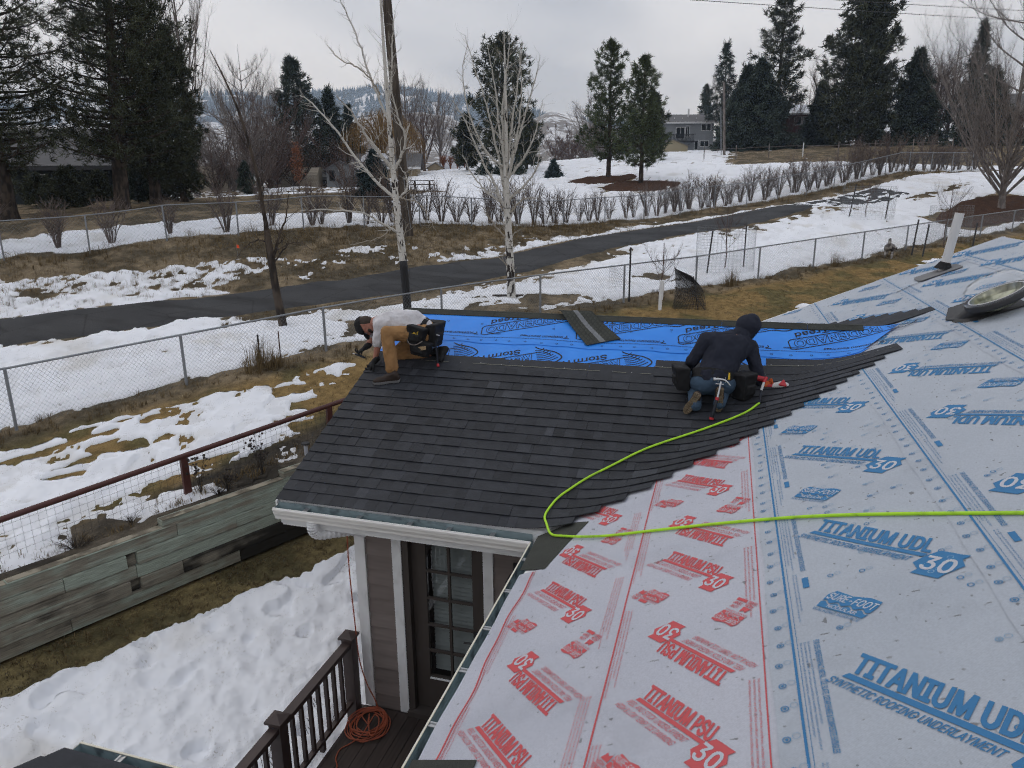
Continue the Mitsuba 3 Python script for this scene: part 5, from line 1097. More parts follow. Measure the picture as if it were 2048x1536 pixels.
# ------------------------------------------------------------------ deck, railing, cord
DZ = -5.77
DK = thing('deck', 'dark brown plank deck between the house wings, below the glazed door', 'deck')
rng = random.Random(21); x = -3.70
while x < -1.06:
    m = MB(); m.box((x, 2.0, DZ - .025), (min(x + .137, -1.055), 6.24, DZ + rng.uniform(-.001, .001)), (rng.random(), 0)); put('plank', m, 'mat_deck', parent=DK); x += .1435
m = MB(); m.box((-3.74, 2.0, DZ - .22), (-3.705, 6.24, DZ - .004)); put('rim_board', m, 'mat_railing', parent=DK)
RL = thing('railing', 'dark brown wooden railing with capped posts along the edge of the deck', 'railing')
RX = -3.79
for y in (6.15, 4.79, 3.41, 2.05):
    m = MB(); m.box((RX - .062, y - .062, DZ - .25), (RX + .062, y + .062, -4.835)); m.box((RX - .052, y - .052, -4.835), (RX + .052, y + .052, -4.82))
    k = put('post', m, 'mat_railing', parent=RL)
    m = MB(); m.box((RX - .088, y - .088, -4.82), (RX + .088, y + .088, -4.795)); m.add(np.array([[-.085, -.085, 0], [.085, -.085, 0], [.085, .085, 0], [-.085, .085, 0], [0, 0, .045]]) + [RX, y, -4.795], [[0, 1, 4], [1, 2, 4], [2, 3, 4], [3, 0, 4]]); put('post_cap', m, 'mat_railing', parent=k)
for y0, y1 in ((4.852, 6.088), (3.472, 4.728), (2.112, 3.348)):
    m = MB(); m.box((RX - .05, y0, -4.90), (RX + .05, y1, -4.862)); put('top_rail', m, 'mat_railing', parent=RL)
    m = MB(); m.box((RX - .02, y0, -4.955), (RX + .02, y1, -4.902)); put('top_rail', m, 'mat_railing', parent=RL)
    m = MB(); m.box((RX - .028, y0, -5.66), (RX + .028, y1, -5.62)); put('bottom_rail', m, 'mat_railing', parent=RL)
    for y in np.linspace(y0, y1, 9)[1:-1]:
        m = MB(); m.box((RX - .019, y - .019, -5.618), (RX + .019, y + .019, -4.957)); put('baluster', m, 'mat_railing', parent=RL)
    m = MB(); ym = .5 * (y0 + y1); m.box((RX - .025, ym - .025, DZ - .0), (RX + .025, ym + .025, -5.662)); put('foot_block', m, 'mat_railing', parent=RL)
mat('mat_orange_cord', (0.36, 0.088, 0.042), 0.5)
CO = thing('extension_cord', 'orange extension cord coiled on the deck and hanging down the white corner board', 'cord')
pts = []; r = random.Random(4); cc = A3(-3.50, 5.95, DZ + .012)
for i in range(150):
    t = i / 149 * 2 * math.pi * 11.4; lap = i / 13.2; R = .185 + .04 * math.sin(lap * 2.1) + r.uniform(-.012, .012)
    pts.append(cc + [R * math.cos(t + .3) + .025 * math.sin(lap * 1.7), R * 1.15 * math.sin(t + .3) + .03 * math.cos(lap * 2.3) , .005 + .005 * (i // 26) + r.uniform(0, .012)])
for i in range(26): t = i / 4.0; pts.append(cc + [.06 + .10 * math.cos(t * 1.0 + 2), -.05 + .15 * math.sin(t * 1.3), .05])
pts += [cc + [.02, -.2, .03], cc + [-.06, -.32, 0], cc + [-.12, -.42, 0], cc + [-.10, -.55, 0], cc + [-.02, -.68, 0], cc + [-.06, -1.0, 0]]
m = MB(); m.tube(spline(pts, 620), .0065, 6); put('coil', m, 'mat_orange_cord', smooth=True, parent=CO)
m = MB(); m.tube(spline([[-3.735, 6.19, -3.40], [-3.74, 6.185, -4.0], [-3.715, 6.18, -4.7], [-3.69, 6.17, -5.1], [-3.60, 6.14, -5.38], [-3.52, 6.16, -5.6], [-3.45, 6.13, -5.74], [-3.36, 6.06, DZ + .02]], 60), .0065, 6); put('drop', m, 'mat_orange_cord', smooth=True, parent=CO)
# ------------------------------------------------------------------ timber retaining wall
TW = thing('retaining_wall', 'weathered green stained timber retaining wall beside the snowy lower yard', 'retaining wall')
wd, wn = A3(WDX, WDY, 0), A3(-WDY, WDX, 0); W0 = A3(WX, WY, 0)
def timber(u0, u1, z0, z1, front, tone, depth=.15):
    m = MB(); a, b = W0 + wd * u0 - wn * front, W0 + wd * u1 - wn * front; c, d = b + wn * depth, a + wn * depth; ch = .012
    lo = [p + [0, 0, z0] for p in (a, b, c, d)]; hi = [p + [0, 0, z1] for p in (a + wn * ch, b + wn * ch, c, d)]; mid = [p + [0, 0, z1 - ch] for p in (a, b, c, d)]
    m.hexa(np.vstack([lo, mid]), (tone, 0)); m.hexa(np.vstack([[p + [0, 0, .0005] for p in mid], hi]), (tone, 0)); return put('timber', m, 'mat_timber', parent=TW)
rng = random.Random(3); hole = 1.62
for k in range(5):
    z1_ = -4.63 - k * .196; u = -5.0 + .9 * (k % 3)
    ends = sorted([u + 2.43 * i for i in range(6)] + ([hole - .07, hole + .07] if k in (1, 3) else []))
    u = -6.0
    for e_ in ends + [8.5]:
        if e_ - u > .05 and not (k in (1, 3) and abs((u + e_) / 2 - hole) < .08): timber(u + .004, e_ - .004, z1_ - .188, z1_, rng.uniform(-.006, .006) + (0, .022, .004, .030, .012)[k], .38 + rng.uniform(-.2, .22) + (.34 if k == 4 else .16 * (k == 3)) + .30 * (u > 2.2) * (k > 1) )
        u = e_
    if k in (1, 3): m = MB(); c = W0 + wd * hole + wn * .07 + [0, 0, z1_ - .096]; m.obox(c, wd * .066, wn * .03, A3(0, 0, .094), (1, 0)); put('deadman', m, 'mat_timber', parent=TW)
for u0, zt in ((2.1, -4.515), (4.1, -4.400)): timber(u0, 8.5, zt - .112, zt, .0 - .02, .45)
timber(.17, 2.2, -4.628, -4.617, .01, .3)
def top(u0, u1, z, tone):
    m = MB(); m.obox(W0 + wd * (u0 + u1) / 2 + wn * .07 + [0, 0, z + .004], wd * (u1 - u0) / 2, wn * .065, A3(0, 0, .003)); put('weathered_top', m, 'mat_timber_top', parent=TW)
top(-6, .165, -4.63, 0); top(.18, 2.08, -4.617, 0); top(2.11, 4.08, -4.515, 0); top(4.11, 8.4, -4.400, 0)
# ------------------------------------------------------------------ the red pipe fence on the bank
RF = thing('pipe_fence', 'rust red pipe rail fence with square wire mesh above the timber wall', 'fence')
rz = lambda u: -4.09 + .062 * (u - .46) if True else 0
rp = lambda u, z: W0 + wd * u + wn * .8 + [0, 0, z]
m = MB(); m.tube([rp(u, rz(u)) for u in np.linspace(-6, 8.6, 20)], .042, 10); put('rail', m, 'mat_redfence', smooth=True, parent=RF)
for u in (-2.5, .1 - .0, 2.87, 5.62, 8.4):
    if u == .1: continue
    m = MB(); m.obox(rp(u, (rz(u) + -5.0) / 2 - .03), wd * .055, wn * .03, A3(0, 0, (rz(u) + 5.0) / 2)); put('post', m, 'mat_redfence', parent=RF)
m = MB()
for u in np.arange(-6, 8.5, .102): m.tube([rp(u, rz(u) - .045), rp(u, -4.98 + .06 * u)], .0022, 4, cap=False)
for z in np.arange(.09, .80, .102): m.tube([rp(u, rz(u) - z) for u in (-6, 8.5)], .0022, 4, cap=False)
tag(put('wire_mesh', m, 'mat_dark_metal', parent=RF), kind='stuff')
# solar path light
c = A3(-6.86, 10.22, 0); z = z1(c[0], c[1])
SO = thing('path_light', 'small solar path light with black cap by the retaining wall', 'lamp')
m = MB(); m.tube([c + [0, 0, z - .05], c + [0, 0, z + .20]], .035, 10); put('body', m, 'mat_print_white', smooth=40, parent=SO)
m = MB(); m.tube([c + [0, 0, z + .20], c + [0, 0, z + .225], c + [0, 0, z + .235]], [.075, .07, .02], 12); put('cap', m, 'mat_dark_metal', smooth=40, parent=SO)
# ------------------------------------------------------------------ dead plants
def grass_clump(mb, c, rad, h, n, r, tone=(0, 1)):
    c = np.asarray(c, float)
    for _ in range(n):
        a = r.uniform(0, 2 * math.pi); d = A3(math.cos(a), math.sin(a), 0); b = c + d * r.uniform(0, rad * .6) + [0, 0, -.02]; L = h * r.uniform(.5, 1.1); lean = r.uniform(.1, .7); w = A3(-d[1], d[0], 0) * r.uniform(.003, .007)
        p1 = b + A3(0, 0, L * .6) + d * lean * L * .3; p2 = b + A3(0, 0, L * (.95 - lean * .35)) + d * lean * L * .9
        mb.add([b - w, b + w, p1 + w * .7, p1 - w * .7, p2], [[0, 1, 2], [0, 2, 3], [3, 2, 4]], (r.uniform(*tone), 0))
def stem_plant(name, label, c, n, h, rad, heads, r, material='mat_dead_stem', group=None, th=.004):
    c = A3(c[0], c[1], z1(c[0], c[1])); t = thing(name, label, 'plant', group); m, hd = MB(), MB()
    for _ in range(n):
        a = r.uniform(0, 6.28); d = A3(math.cos(a), math.sin(a), 0) * r.uniform(.1, 1) * rad; L = h * r.uniform(.6, 1.05); p = [c - [0, 0, .03], c + d * .35 + [0, 0, L * .5], c + d + [r.uniform(-.03, .03), r.uniform(-.03, .03), L]]
        m.tube(spline(p, 6), np.linspace(th, th * .5, 6), 4); q = p[-1]
        for _ in range(r.randint(1, 3)):
            s_ = lerp(p[1], p[2], r.uniform(0, .7)); e_ = s_ + A3(r.uniform(-1, 1), r.uniform(-1, 1), r.uniform(.4, 1.3)) * .12 * h / .6
            m.tube([s_, e_], th * .5, 3)
            if heads: hd.mesh(trimesh.creation.icosphere(1, heads * r.uniform(.7, 1.2)).apply_translation(e_))
        if heads: hd.mesh(trimesh.creation.icosphere(1, heads * r.uniform(.8, 1.3)).apply_translation(q))
    put('stem', m, material, parent=t); tag(t + '__stem', kind='stuff')
    if heads: put('seed_head', hd, 'mat_dead_stem', parent=t); tag(t + '__seed_head', kind='stuff')
    return t
r = random.Random(9)
for x, y, n, h, rad, hd in ((-7.72, 8.55, 9, .62, .16, .018), (-7.35, 8.72, 14, .34, .2, .016), (-7.15, 9.35, 10, .40, .16, .016), (-7.28, 9.45, 7, .70, .14, .018)):
    stem_plant('dead_flower', {9: 'tall dead flower stalks with dark round seed heads right of the fence post', 14: 'short dense dead flower clump at the edge of the timber wall', 10: 'mid height dead flower clump in the snow by the timber wall', 7: 'tallest thin dead flower stalks with seed heads near the path light'}[n], (x, y), n, h, rad, hd, r)
stem_plant('dead_bush', 'low grey leafless bush on the bank left of the snow slab', (-8.3, 6.75), 60, .26, .38, 0, r, th=.003)
stem_plant('dead_bush', 'low dark leafless bush under the dead flower stalks', (-7.42, 8.6), 46, .16, .28, 0, r, th=.003)
stem_plant('dead_bush', 'tuft of bare twigs in the snow slab on the bank', (-8.15, 7.55), 26, .18, .22, 0, r, th=.003)
m = MB()
for i in range(8): # fallen twigs and wire plant cages poking from the snow by the railing
    y = 4.9 + i * .17; x = -3.98 - r.uniform(0, .25); z = -6.2
    for k in range(7): m.tube([[x + r.uniform(-.1, .1), y + r.uniform(-.1, .1), z], [x + r.uniform(-.2, .2), y + r.uniform(-.2, .2), z + r.uniform(.2, .6)]], .004, 4)
k = put('dead_bush', m, 'mat_dead_stem'); tag(k, 'tangle of dead stems behind the deck railing', 'plant')
m = MB(); m.tube(spline([[-4.35, 6.0, -6.05], [-4.45, 5.75, -5.85], [-4.40, 5.55, -5.92], [-4.25, 5.35, -6.1]], 16), .008, 5); k = put('twig', m, 'mat_dead_stem'); tag(k, 'curved bare twig sticking out of the snow beside the railing', 'twig')
m = MB(); m.tube([[-4.52, 5.02, -5.80], [-4.12, 4.86, -6.12]], .009, 5); k = put('twig', m, 'mat_dead_stem'); tag(k, 'straight bare twig leaning out of the snow beside the railing', 'twig')
# ------------------------------------------------------------------ chain link fences
def chainlink(t, P0, P1, ztop, zbot, nseg, pitch, mat_, wire):
    """diamond wires between the two ends; heights interpolated along the run"""
    m = MB(); P0, P1 = np.asarray(P0, float), np.asarray(P1, float); L = np.hypot(*(P1 - P0)); H = np.mean([ztop(u) - zbot(u) for u in np.linspace(0, L, 8)])
    at = lambda u, f: np.array([*(P0 + (P1 - P0) * (u / L)), zbot(u) + (ztop(u) - zbot(u)) * f])
    for u in np.arange(-H, L, pitch):
        for sgn in (1, -1):
            a, b = (u, u + H) if sgn > 0 else (u + H, u)
            fa, fb = 0.0, 1.0
            lo, hi = min(a, b), max(a, b)
            if lo < 0 or hi > L: continue
            m.tube([at(a, .0), at((a + b) / 2, .5), at(b, 1.0)], wire, 3, cap=False)
    k = put('wire_mesh', m, mat_, parent=t); tag(k, kind='stuff')
CL = thing('chain_link_fence', 'galvanised chain link fence between the yard and the paved path', 'fence')
topz = lambda s: np.interp(s, [-12, -3.1, 0, 3.2, 6.4, 9.35, 15.45, 21.5, 27.25, 33.2, 42], [-3.6, -3.13, -2.84, -2.54, -2.33, -2.22, -2.05, -1.75, -1.49, -1.22, -.85])
fp = lambda s: A3(FX + s * DX, FY + s * DY, 0)
for s in np.arange(-9.15, 40, 3.05):
    p = fp(s); b = z1(p[0], p[1]); tz_ = float(topz(s)); m = MB(); m.tube([p + [0, 0, b - .1], p + [0, 0, tz_ + .02]], .030, 8); m.tube([p + [0, 0, tz_ + .02], p + [0, 0, tz_ + .06]], [.034, .012], 8); put('post', m, 'mat_fence_metal', smooth=40, parent=CL)
m = MB(); m.tube([fp(s) + [0, 0, float(topz(s)) + .035] for s in np.arange(-10, 41, 1.0)], .022, 8); put('rail', m, 'mat_fence_metal', smooth=True, parent=CL)
_s = np.arange(-10.5, 41.5, .5); _zb = zg(FX + _s * DX, FY + _s * DY); zb1 = lambda u: np.interp(u - 10, _s, _zb) + .02
chainlink(CL, fp(-10)[:2], fp(40)[:2], lambda u: topz(u - 10) + .02, zb1, 50, .085, 'mat_wire', .0024)
CL2 = thing('chain_link_fence', 'far chain link fence along the row of bare shrubs beyond the path', 'fence')
f2a, f2b = A3(-22.54, 17.72, 0), A3(10.3, 52.57, 0); f2d = unit(f2b - f2a); f2n = A3(-f2d[1], f2d[0], 0)
fq = lambda s: f2a + f2d * s
_s2 = np.arange(-8, 62, .5); _z2 = rbf(f2a[0] + _s2 * f2d[0], f2a[1] + _s2 * f2d[1]); zb2 = lambda s: np.interp(s, _s2, _z2)
for s in np.arange(-4.9, 60, 2.44):
    p = fq(s); b = float(zb2(s)); ln = r.uniform(-.03, .03); m = MB(); m.tube([p + [0, 0, b - .2], p + f2d * ln + [0, 0, b + 1.27]], .028, 6); put('post', m, 'mat_fence_metal', smooth=40, parent=CL2)
m = MB(); m.tube([fq(s) + [0, 0, float(zb2(s)) + 1.24] for s in np.arange(-7, 60, 1.0)], .021, 6); put('rail', m, 'mat_fence_metal', smooth=True, parent=CL2)
chainlink(CL2, fq(-7)[:2], fq(59)[:2], lambda u: zb2(u - 7) + 1.22, lambda u: zb2(u - 7) + .02, 60, .13, 'mat_wire', .0026)
# ------------------------------------------------------------------ bare shrubs in a row behind the far fence
def shrub_mesh(seed, h, spread, n):
    r = random.Random(seed); m = MB()
    for _ in range(n):
        a = r.uniform(0, 6.283); o = A3(math.cos(a), math.sin(a), 0); L = h * r.uniform(.75, 1.08); sp = spread * r.uniform(.25, 1.0)
        p = [o * .05 - [0, 0, .1], o * (.06 + sp * .25) + [0, 0, L * .35], o * (.06 + sp * .62) + [r.uniform(-.04, .04), r.uniform(-.04, .04), L * .7], o * sp + [r.uniform(-.05, .05), r.uniform(-.05, .05), L]]
        P = spline(p, 8); m.tube(P, np.linspace(.014, .005, 8), 3, cap=False)
        for _ in range(r.randint(3, 6)):
            i = r.randint(2, 6); d = unit(A3(r.uniform(-1, 1), r.uniform(-1, 1), r.uniform(.7, 1.6)) + o * .5); q = P[i] + d * L * r.uniform(.15, .38)
            m.tube([P[i], lerp(P[i], q, .5) + [0, 0, .01], q], [.009, .006, .004], 3, cap=False)
            if r.random() < .6: s_ = lerp(P[i], q, .5); m.tube([s_, s_ + unit(d + A3(r.uniform(-1, 1), r.uniform(-1, 1), .3)) * L * .14], [.006, .004], 3, cap=False)
    return m
SHR = [shrub_mesh(40 + i, 1.45 + .15 * (i % 4), .50 + .14 * (i % 3), 22 + 4 * (i % 4)) for i in range(9)]
SHP = [mikit.ply(trimesh.Trimesh(*m.done()[:2], process=False), 'mat_shrub') for m in SHR]
r = random.Random(77); s = -3.2; i = 0
while s < 58:
    off = .75 + r.uniform(-.15, .2); p = fq(s) + f2n * off; k = key('bare_shrub'); sc_ = r.choice([r.uniform(.65, .9), r.uniform(.9, 1.25), r.uniform(.9, 1.25)])
    scene[k] = {**SHP[r.randrange(9)], 'to_world': T4().translate([p[0], p[1], float(rbf(p[0], p[1]))]).rotate([0, 0, 1], r.uniform(0, 360)).scale([sc_ * r.uniform(.85, 1.15), sc_, sc_ * r.uniform(.85, 1.1)])}
    zone = ['left of the dark leaning tree, behind the far fence', 'behind the far fence between the leaning tree and the second white tree', 'behind the far fence in front of the pair of pines', 'at the uphill right end of the far fence'][int(s > 6) + int(s > 16) + int(s > 36)]
    tag(k, 'leafless twiggy shrub ' + zone, 'shrub', 'bare shrubs ' + zone)
    s += r.uniform(1.2, 2.1) if s < 9 else r.choice([r.uniform(.4, .65), r.uniform(.55, .85), r.uniform(.7, 1.2)]); i += 1
# ------------------------------------------------------------------ dry grass: tufts along the fences and on the verge
m = MB(); r = random.Random(12)
def tuft(x, y, rad, h, n, tone=(0, 1)): grass_clump(m, (x, y, z1(x, y)), rad, h, n, r, tone)
XY = []
def scatter(n, smin, smax, qf, rad, h, nb, tone=(0, 1)):
    for _ in range(n):
        s_ = r.uniform(smin, smax); q_ = qf(s_); XY.append((FX + s_ * DX - q_ * DY, FY + s_ * DY + q_ * DX, rad * r.uniform(.6, 1.3), h * r.uniform(.5, 1.2), nb, tone))
scatter(620, -7, 34, lambda s_: r.gauss(-.25, .28), .16, .20, 12, (0, .8))
scatter(1100, -8, 22, lambda s_: QF(s_) + abs(r.gauss(.5, 1.6)), .28, .17, 12)
scatter(1500, -10, 20, lambda s_: r.uniform(QF(s_) + .8, QF(s_) + 5.0), .34, .20, 12)
scatter(160, 1.5, 12, lambda s_: QN(s_) - abs(r.gauss(.1, .5)), .16, .12, 9)
for _ in range(500):
    s_ = r.uniform(-6, 52); p = fq(s_) + f2n * r.gauss(-.35, .5); XY.append((p[0], p[1], .3, .42 * r.uniform(.4, 1.2), 14, (.1, 1)))
for _ in range(220):
    s_ = r.uniform(5, 24); p = fq(s_) + f2n * r.gauss(-1.2, .8); XY.append((p[0], p[1], .35, .5 * r.uniform(.4, 1.1), 16, (.2, 1)))
for _ in range(1500):
    u = r.uniform(-2.5, 6.5); p = W0 + wd * u - wn * r.uniform(.03, 1.35); XY.append((p[0], p[1], .10, .075, 9, (0, .75)))
for _ in range(1700):
    s_ = r.uniform(5, 27); q_ = -abs(r.uniform(.3, 5.5)); XY.append((FX + s_ * DX - q_ * DY, FY + s_ * DY + q_ * DX, .14, .07, 8, (.1, .9)))
for _ in range(260):
    s_ = r.uniform(.5, 5); q_ = -abs(r.uniform(.3, 3.5)); XY.append((FX + s_ * DX - q_ * DY, FY + s_ * DY + q_ * DX, .12, .06, 8, (.1, .8)))
for _ in range(160):
    u = r.uniform(-3, 6.5); p = W0 + wd * u + wn * r.gauss(.62, .12); XY.append((p[0], p[1], .12, .16, 10, (.1, .9)))
for cx, cy, h, n in ((-9.72, 12.98, .95, 10), (.17, 24.48, .75, 6), (3.83, 28.79, .9, 4), (-9.4, 13.2, .5, 8)):
    for _ in range(n): XY.append((cx + r.gauss(0, .13), cy + r.gauss(0, .13), .22, h * r.uniform(.6, 1.1), 26, (.2, .8)))
zs = zg([q[0] for q in XY], [q[1] for q in XY])
for q, z in zip(XY, zs): grass_clump(m, (q[0], q[1], z), q[2], q[3], q[4], r, q[5])
tag(put('dry_grass', m, 'mat_dry_grass'), 'dry winter grass tufts along fences and verges', 'grass', kind='stuff')
# ------------------------------------------------------------------ stakes, tree guards, dog
def stake(name, label, x, y, h, rad, mat_, lean=(0, 0), cat='stake', group=None):
    z = z1(x, y); m = MB(); m.tube([[x, y, z - .1], [x + lean[0], y + lean[1], z + h]], rad, 6); k = put(name, m, mat_); tag(k, label, cat, group); return k
stake('metal_stake', 'black metal stake in the fence line left of the white trunk guard', -2.72, 21.38, 1.6, .028, 'mat_dark_metal')
stake('metal_stake', 'left one of two dark stakes beside the dead weed clump at the fence', -9.76, 13.1, .75, .02, 'mat_dark_metal')
stake('metal_stake', 'right one of two dark stakes beside the dead weed clump at the fence', -9.45, 13.42, .72, .014, 'mat_bark_red')
stake('metal_stake', 'dark stake leaning at the fence to the right of the dog', 7.06, 31.97, 1.35, .03, 'mat_dark_metal', (.12, .15))
stake('metal_stake', 'dark stake nearer the roof edge, second to the right of the dog', 7.40, 31.75, 1.25, .03, 'mat_dark_metal', (.12, .15))
stake('metal_stake', 'dark stake just right of the white vent pipe', 9.6, 33.6, 1.1, .03, 'mat_dark_metal', (.08, .1))
stake('metal_stake', 'leaning stake on the left of the first wire tree cage beyond the fence', -.62, 25.6, 1.5, .03, 'mat_dark_metal', (.12, .05))
stake('metal_stake', 'upright stake on the right of the first wire tree cage', .62, 27.4, 1.5, .028, 'mat_dark_metal')
stake('metal_stake', 'left leaning stake of the second wire tree cage', 5.4, 37.4, 1.5, .03, 'mat_dark_metal', (.2, .2))
stake('metal_stake', 'right stake of the second wire tree cage', 7.2, 38.7, 1.4, .03, 'mat_dark_metal', (.1, .1))
def cage(label, cx, cy, R, H, n, mat_='mat_wire', w=.003):
    z = z1(cx, cy); m = MB(); a = np.linspace(0, 2 * math.pi, n + 1)
    for t in a[:-1]: m.tube([[cx + R * math.cos(t), cy + R * math.sin(t), z], [cx + R * math.cos(t), cy + R * math.sin(t), z + H]], w, 3, cap=False)
    for zz in np.arange(.0, H + .01, .10): m.tube([[cx + R * math.cos(t), cy + R * math.sin(t), z + zz] for t in a], w, 3, cap=False)
    k = put('tree_cage', m, mat_); tag(k, label, 'tree cage')
cage('round wire cage round a sapling beyond the fence, left of the dog', -.05, 26.7, 1.0, 1.5, 44)
cage('round wire cage round a sapling near the mulch bed', 6.3, 38.1, 1.15, 1.5, 48)
cage('wire cage round the sapling behind the white vent pipe', 9.0, 34.9, .8, 1.5, 36)
m = MB(); g0 = A3(-1.42, 20.95, z1(-1.42, 20.95))          # black net slung between stakes
for i in range(46):
    t = i / 45; m.tube(spline([g0 + [.02 + .5 * t, .1 * t, 1.18 - .25 * t], g0 + [.1 + .75 * t, .2 * t, .62 - .1 * t], g0 + [  .0 + .95 * t, .1 * t, -.0]], 10), .0055, 3, cap=False)
    m.tube([g0 + [.05, .02, 1.15 - 1.1 * t], g0 + [.50 + .45 * t, .15, .95 - .85 * t]], .0055, 3, cap=False)
m.tube([g0 + [.02, 0, 1.2], g0 + [1.0, .1, -.1]], .012, 4); m.tube([g0 + [.55, .1, .95], g0 + [.75, .1, -.1]], .012, 4)
k = put('tree_guard', m, 'mat_dark_metal'); tag(k, 'sagging black net guard next to the white trunk guard', 'tree guard')
m = MB(); g1 = A3(-3.14, 22.43, z1(-3.14, 22.43))
for i in range(9): t = i / 8; m.tube([g1 + [-.35 + .1 * t, 0, .75 - .0 * t], g1 + [-.35 + .8 * t, .1, .0]], .003, 3, cap=False); m.tube([g1 + [-.30, 0, .75 * t], g1 + [.1, 0, .6 * t]], .003, 3, cap=False)
k = put('tree_guard', m, 'mat_dark_metal'); tag(k, 'thin dark net guard just behind the chain link fence', 'tree guard')
z = z1(-1.74, 20.67); m = MB(); m.tube([[-1.74, 20.67, z - .1], [-1.72, 20.68, z + .82]], .055, 10); m.tube([[-1.71, 20.67, z + .3], [-1.69, 20.68, z + .84]], .05, 10); k = put('trunk_guard', m, 'mat_trim', smooth=40); tag(k, 'white plastic trunk guard on the sapling beside the black net', 'trunk guard')
# the dog, grey merle, seen from behind at the fence
f_dog = proc(lambda p, n, uv: mix(mix((0.16, 0.15, 0.15), (0.35, 0.33, 0.31), smoothstep(0.45, 0.6, fbm(p.x * 9, p.y * 9, p.z * 9, 3))), (0.06, 0.055, 0.055), smoothstep(0.55, 0.65, fbm(p.x * 7 + 5, p.y * 7, p.z * 7, 3))))
mat('mat_dog', f_dog, 0.95, 0.1)
dx_, dy_ = unit(A3(.28, .96, 0)), A3(.96, -.28, 0); d0 = A3(6.05, 31.05, z1(6.05, 31.05)); D_ = lambda f, s_, z: d0 + dx_ * f + dy_ * s_ + A3(0, 0, z)
bd = [bone((D_(0, -.05, .48), .12), (D_(0, .05, .48), .12), (D_(.18, 0, .46), .115)), bone((D_(.18, 0, .46), .12), (D_(.40, -.03, .44), .145), (D_(.40, .03, .44), .145)), bone((D_(.42, 0, .48), .12), (D_(.58, .10, .40), .085)), bone((D_(.58, .12, .40), .085), (D_(.66, .16, .36), .07)), bone((D_(.66, .16, .36), .05), (D_(.76, .18, .29), .03))]
for sg in (-1, 1):
    bd += [bone((D_(.0, .09 * sg, .44), .095), (D_(.10, .12 * sg, .30), .055)), bone((D_(.10, .12 * sg, .30), .045), (D_(-.09, .12 * sg, .17), .030)), bone((D_(-.09, .12 * sg, .17), .028), (D_(-.06, .12 * sg, .02), .024)), bone((D_(-.06, .12 * sg, .02), .028), (D_(-.01, .12 * sg, .015), .024)),
           bone((D_(.42, .09 * sg, .38), .06), (D_(.45, .10 * sg, .22), .036)), bone((D_(.45, .10 * sg, .22), .032), (D_(.44, .10 * sg, .02), .026)), bone((D_(.60, .12 + .07 * sg, .44), .02), (D_(.63, .12 + .09 * sg, .37), .022))]
bd += [bone((D_(-.08, 0, .52), .05), (D_(-.14, 0, .62), .065)), bone((D_(-.14, 0, .62), .065), (D_(-.10, .0, .74), .055)), bone((D_(-.10, 0, .74), .055), (D_(.0, .0, .78), .03))]
k = put('dog', fuse(bd, .02, 6, .006, 14, 4), 'mat_dog', smooth=True); tag(k, 'grey speckled dog standing by the fence, seen from behind', 'dog')
# ------------------------------------------------------------------ bare trees
def grow(m, p0, d, L, rad, lev, r, up=.35, wig=.22, kids=(3, 5), ang=(25, 50), sides=3, shrink=(.45, .68), tip=.3):
    d = unit(d); n = 5 if lev > 0 else 3; pts = [np.asarray(p0, float)]; dd = d
    for i in range(n - 1):
        dd = unit(dd + A3(r.uniform(-wig, wig), r.uniform(-wig, wig), up * .3 + r.uniform(-wig, wig) * .5)); pts.append(pts[-1] + dd * L / (n - 1))
    m.tube(pts, np.linspace(rad, rad * tip, n), sides if lev < 2 else 5, cap=False)
    if lev <= 0: return
    for k in range(r.randint(*kids)):
        t = r.uniform(.25, .97); i = min(int(t * (n - 1)), n - 2); q = lerp(pts[i], pts[i + 1], t * (n - 1) - i); ax = unit(pts[i + 1] - pts[i])
        a = math.radians(r.uniform(*ang)); ph = r.uniform(0, 6.283); u = unit(cross(ax, (0.3, .2, 1.0))); v = cross(ax, u)
        nd = ax * math.cos(a) + (u * math.cos(ph) + v * math.sin(ph)) * math.sin(a) + A3(0, 0, up * .5)
        grow(m, q, nd, L * r.uniform(*shrink), rad * (1 - .6 * t) * .62, lev - 1, r, up, wig, kids, ang, sides, shrink, tip)
def limb(m, pts, r0, r1, r, lev, L, step, sides=6, n=24, **kw):
    P = spline(pts, n); P[1:-1] += np.array([[r.uniform(-.012, .012) for _ in range(3)] for _ in range(n - 2)]) * 1.5; R = np.linspace(r0, r1, n); m.tube(P, R, sides); dist = 0
    for i in range(1, n):
        dist += np.linalg.norm(P[i] - P[i - 1])
        if dist > step and i > n * .12:
            dist = 0; ax = unit(P[i] - P[i - 1]); ph = r.uniform(0, 6.283); u = unit(np.cross(ax, [.3, .2, 1.0])); v = np.cross(ax, u); a = math.radians(r.uniform(30, 65))
            grow(m, P[i], ax * math.cos(a) + (u * math.cos(ph) + v * math.sin(ph)) * math.sin(a), L * r.uniform(.5, 1.2), max(R[i] * .5, .004), lev, r, **kw)
B1T = [(-7.84, 16.75, -3.45), (-7.84, 16.75, -2.83), (-7.89, 16.74, -1.65), (-7.95, 16.72, -0.78), (-8.00, 16.70, 0.07), (-8.04, 16.69, 1.02), (-8.07, 16.68, 2.16), (-8.10, 16.68, 3.27), (-8.11, 16.67, 4.34), (-8.11, 16.67, 5.5)]
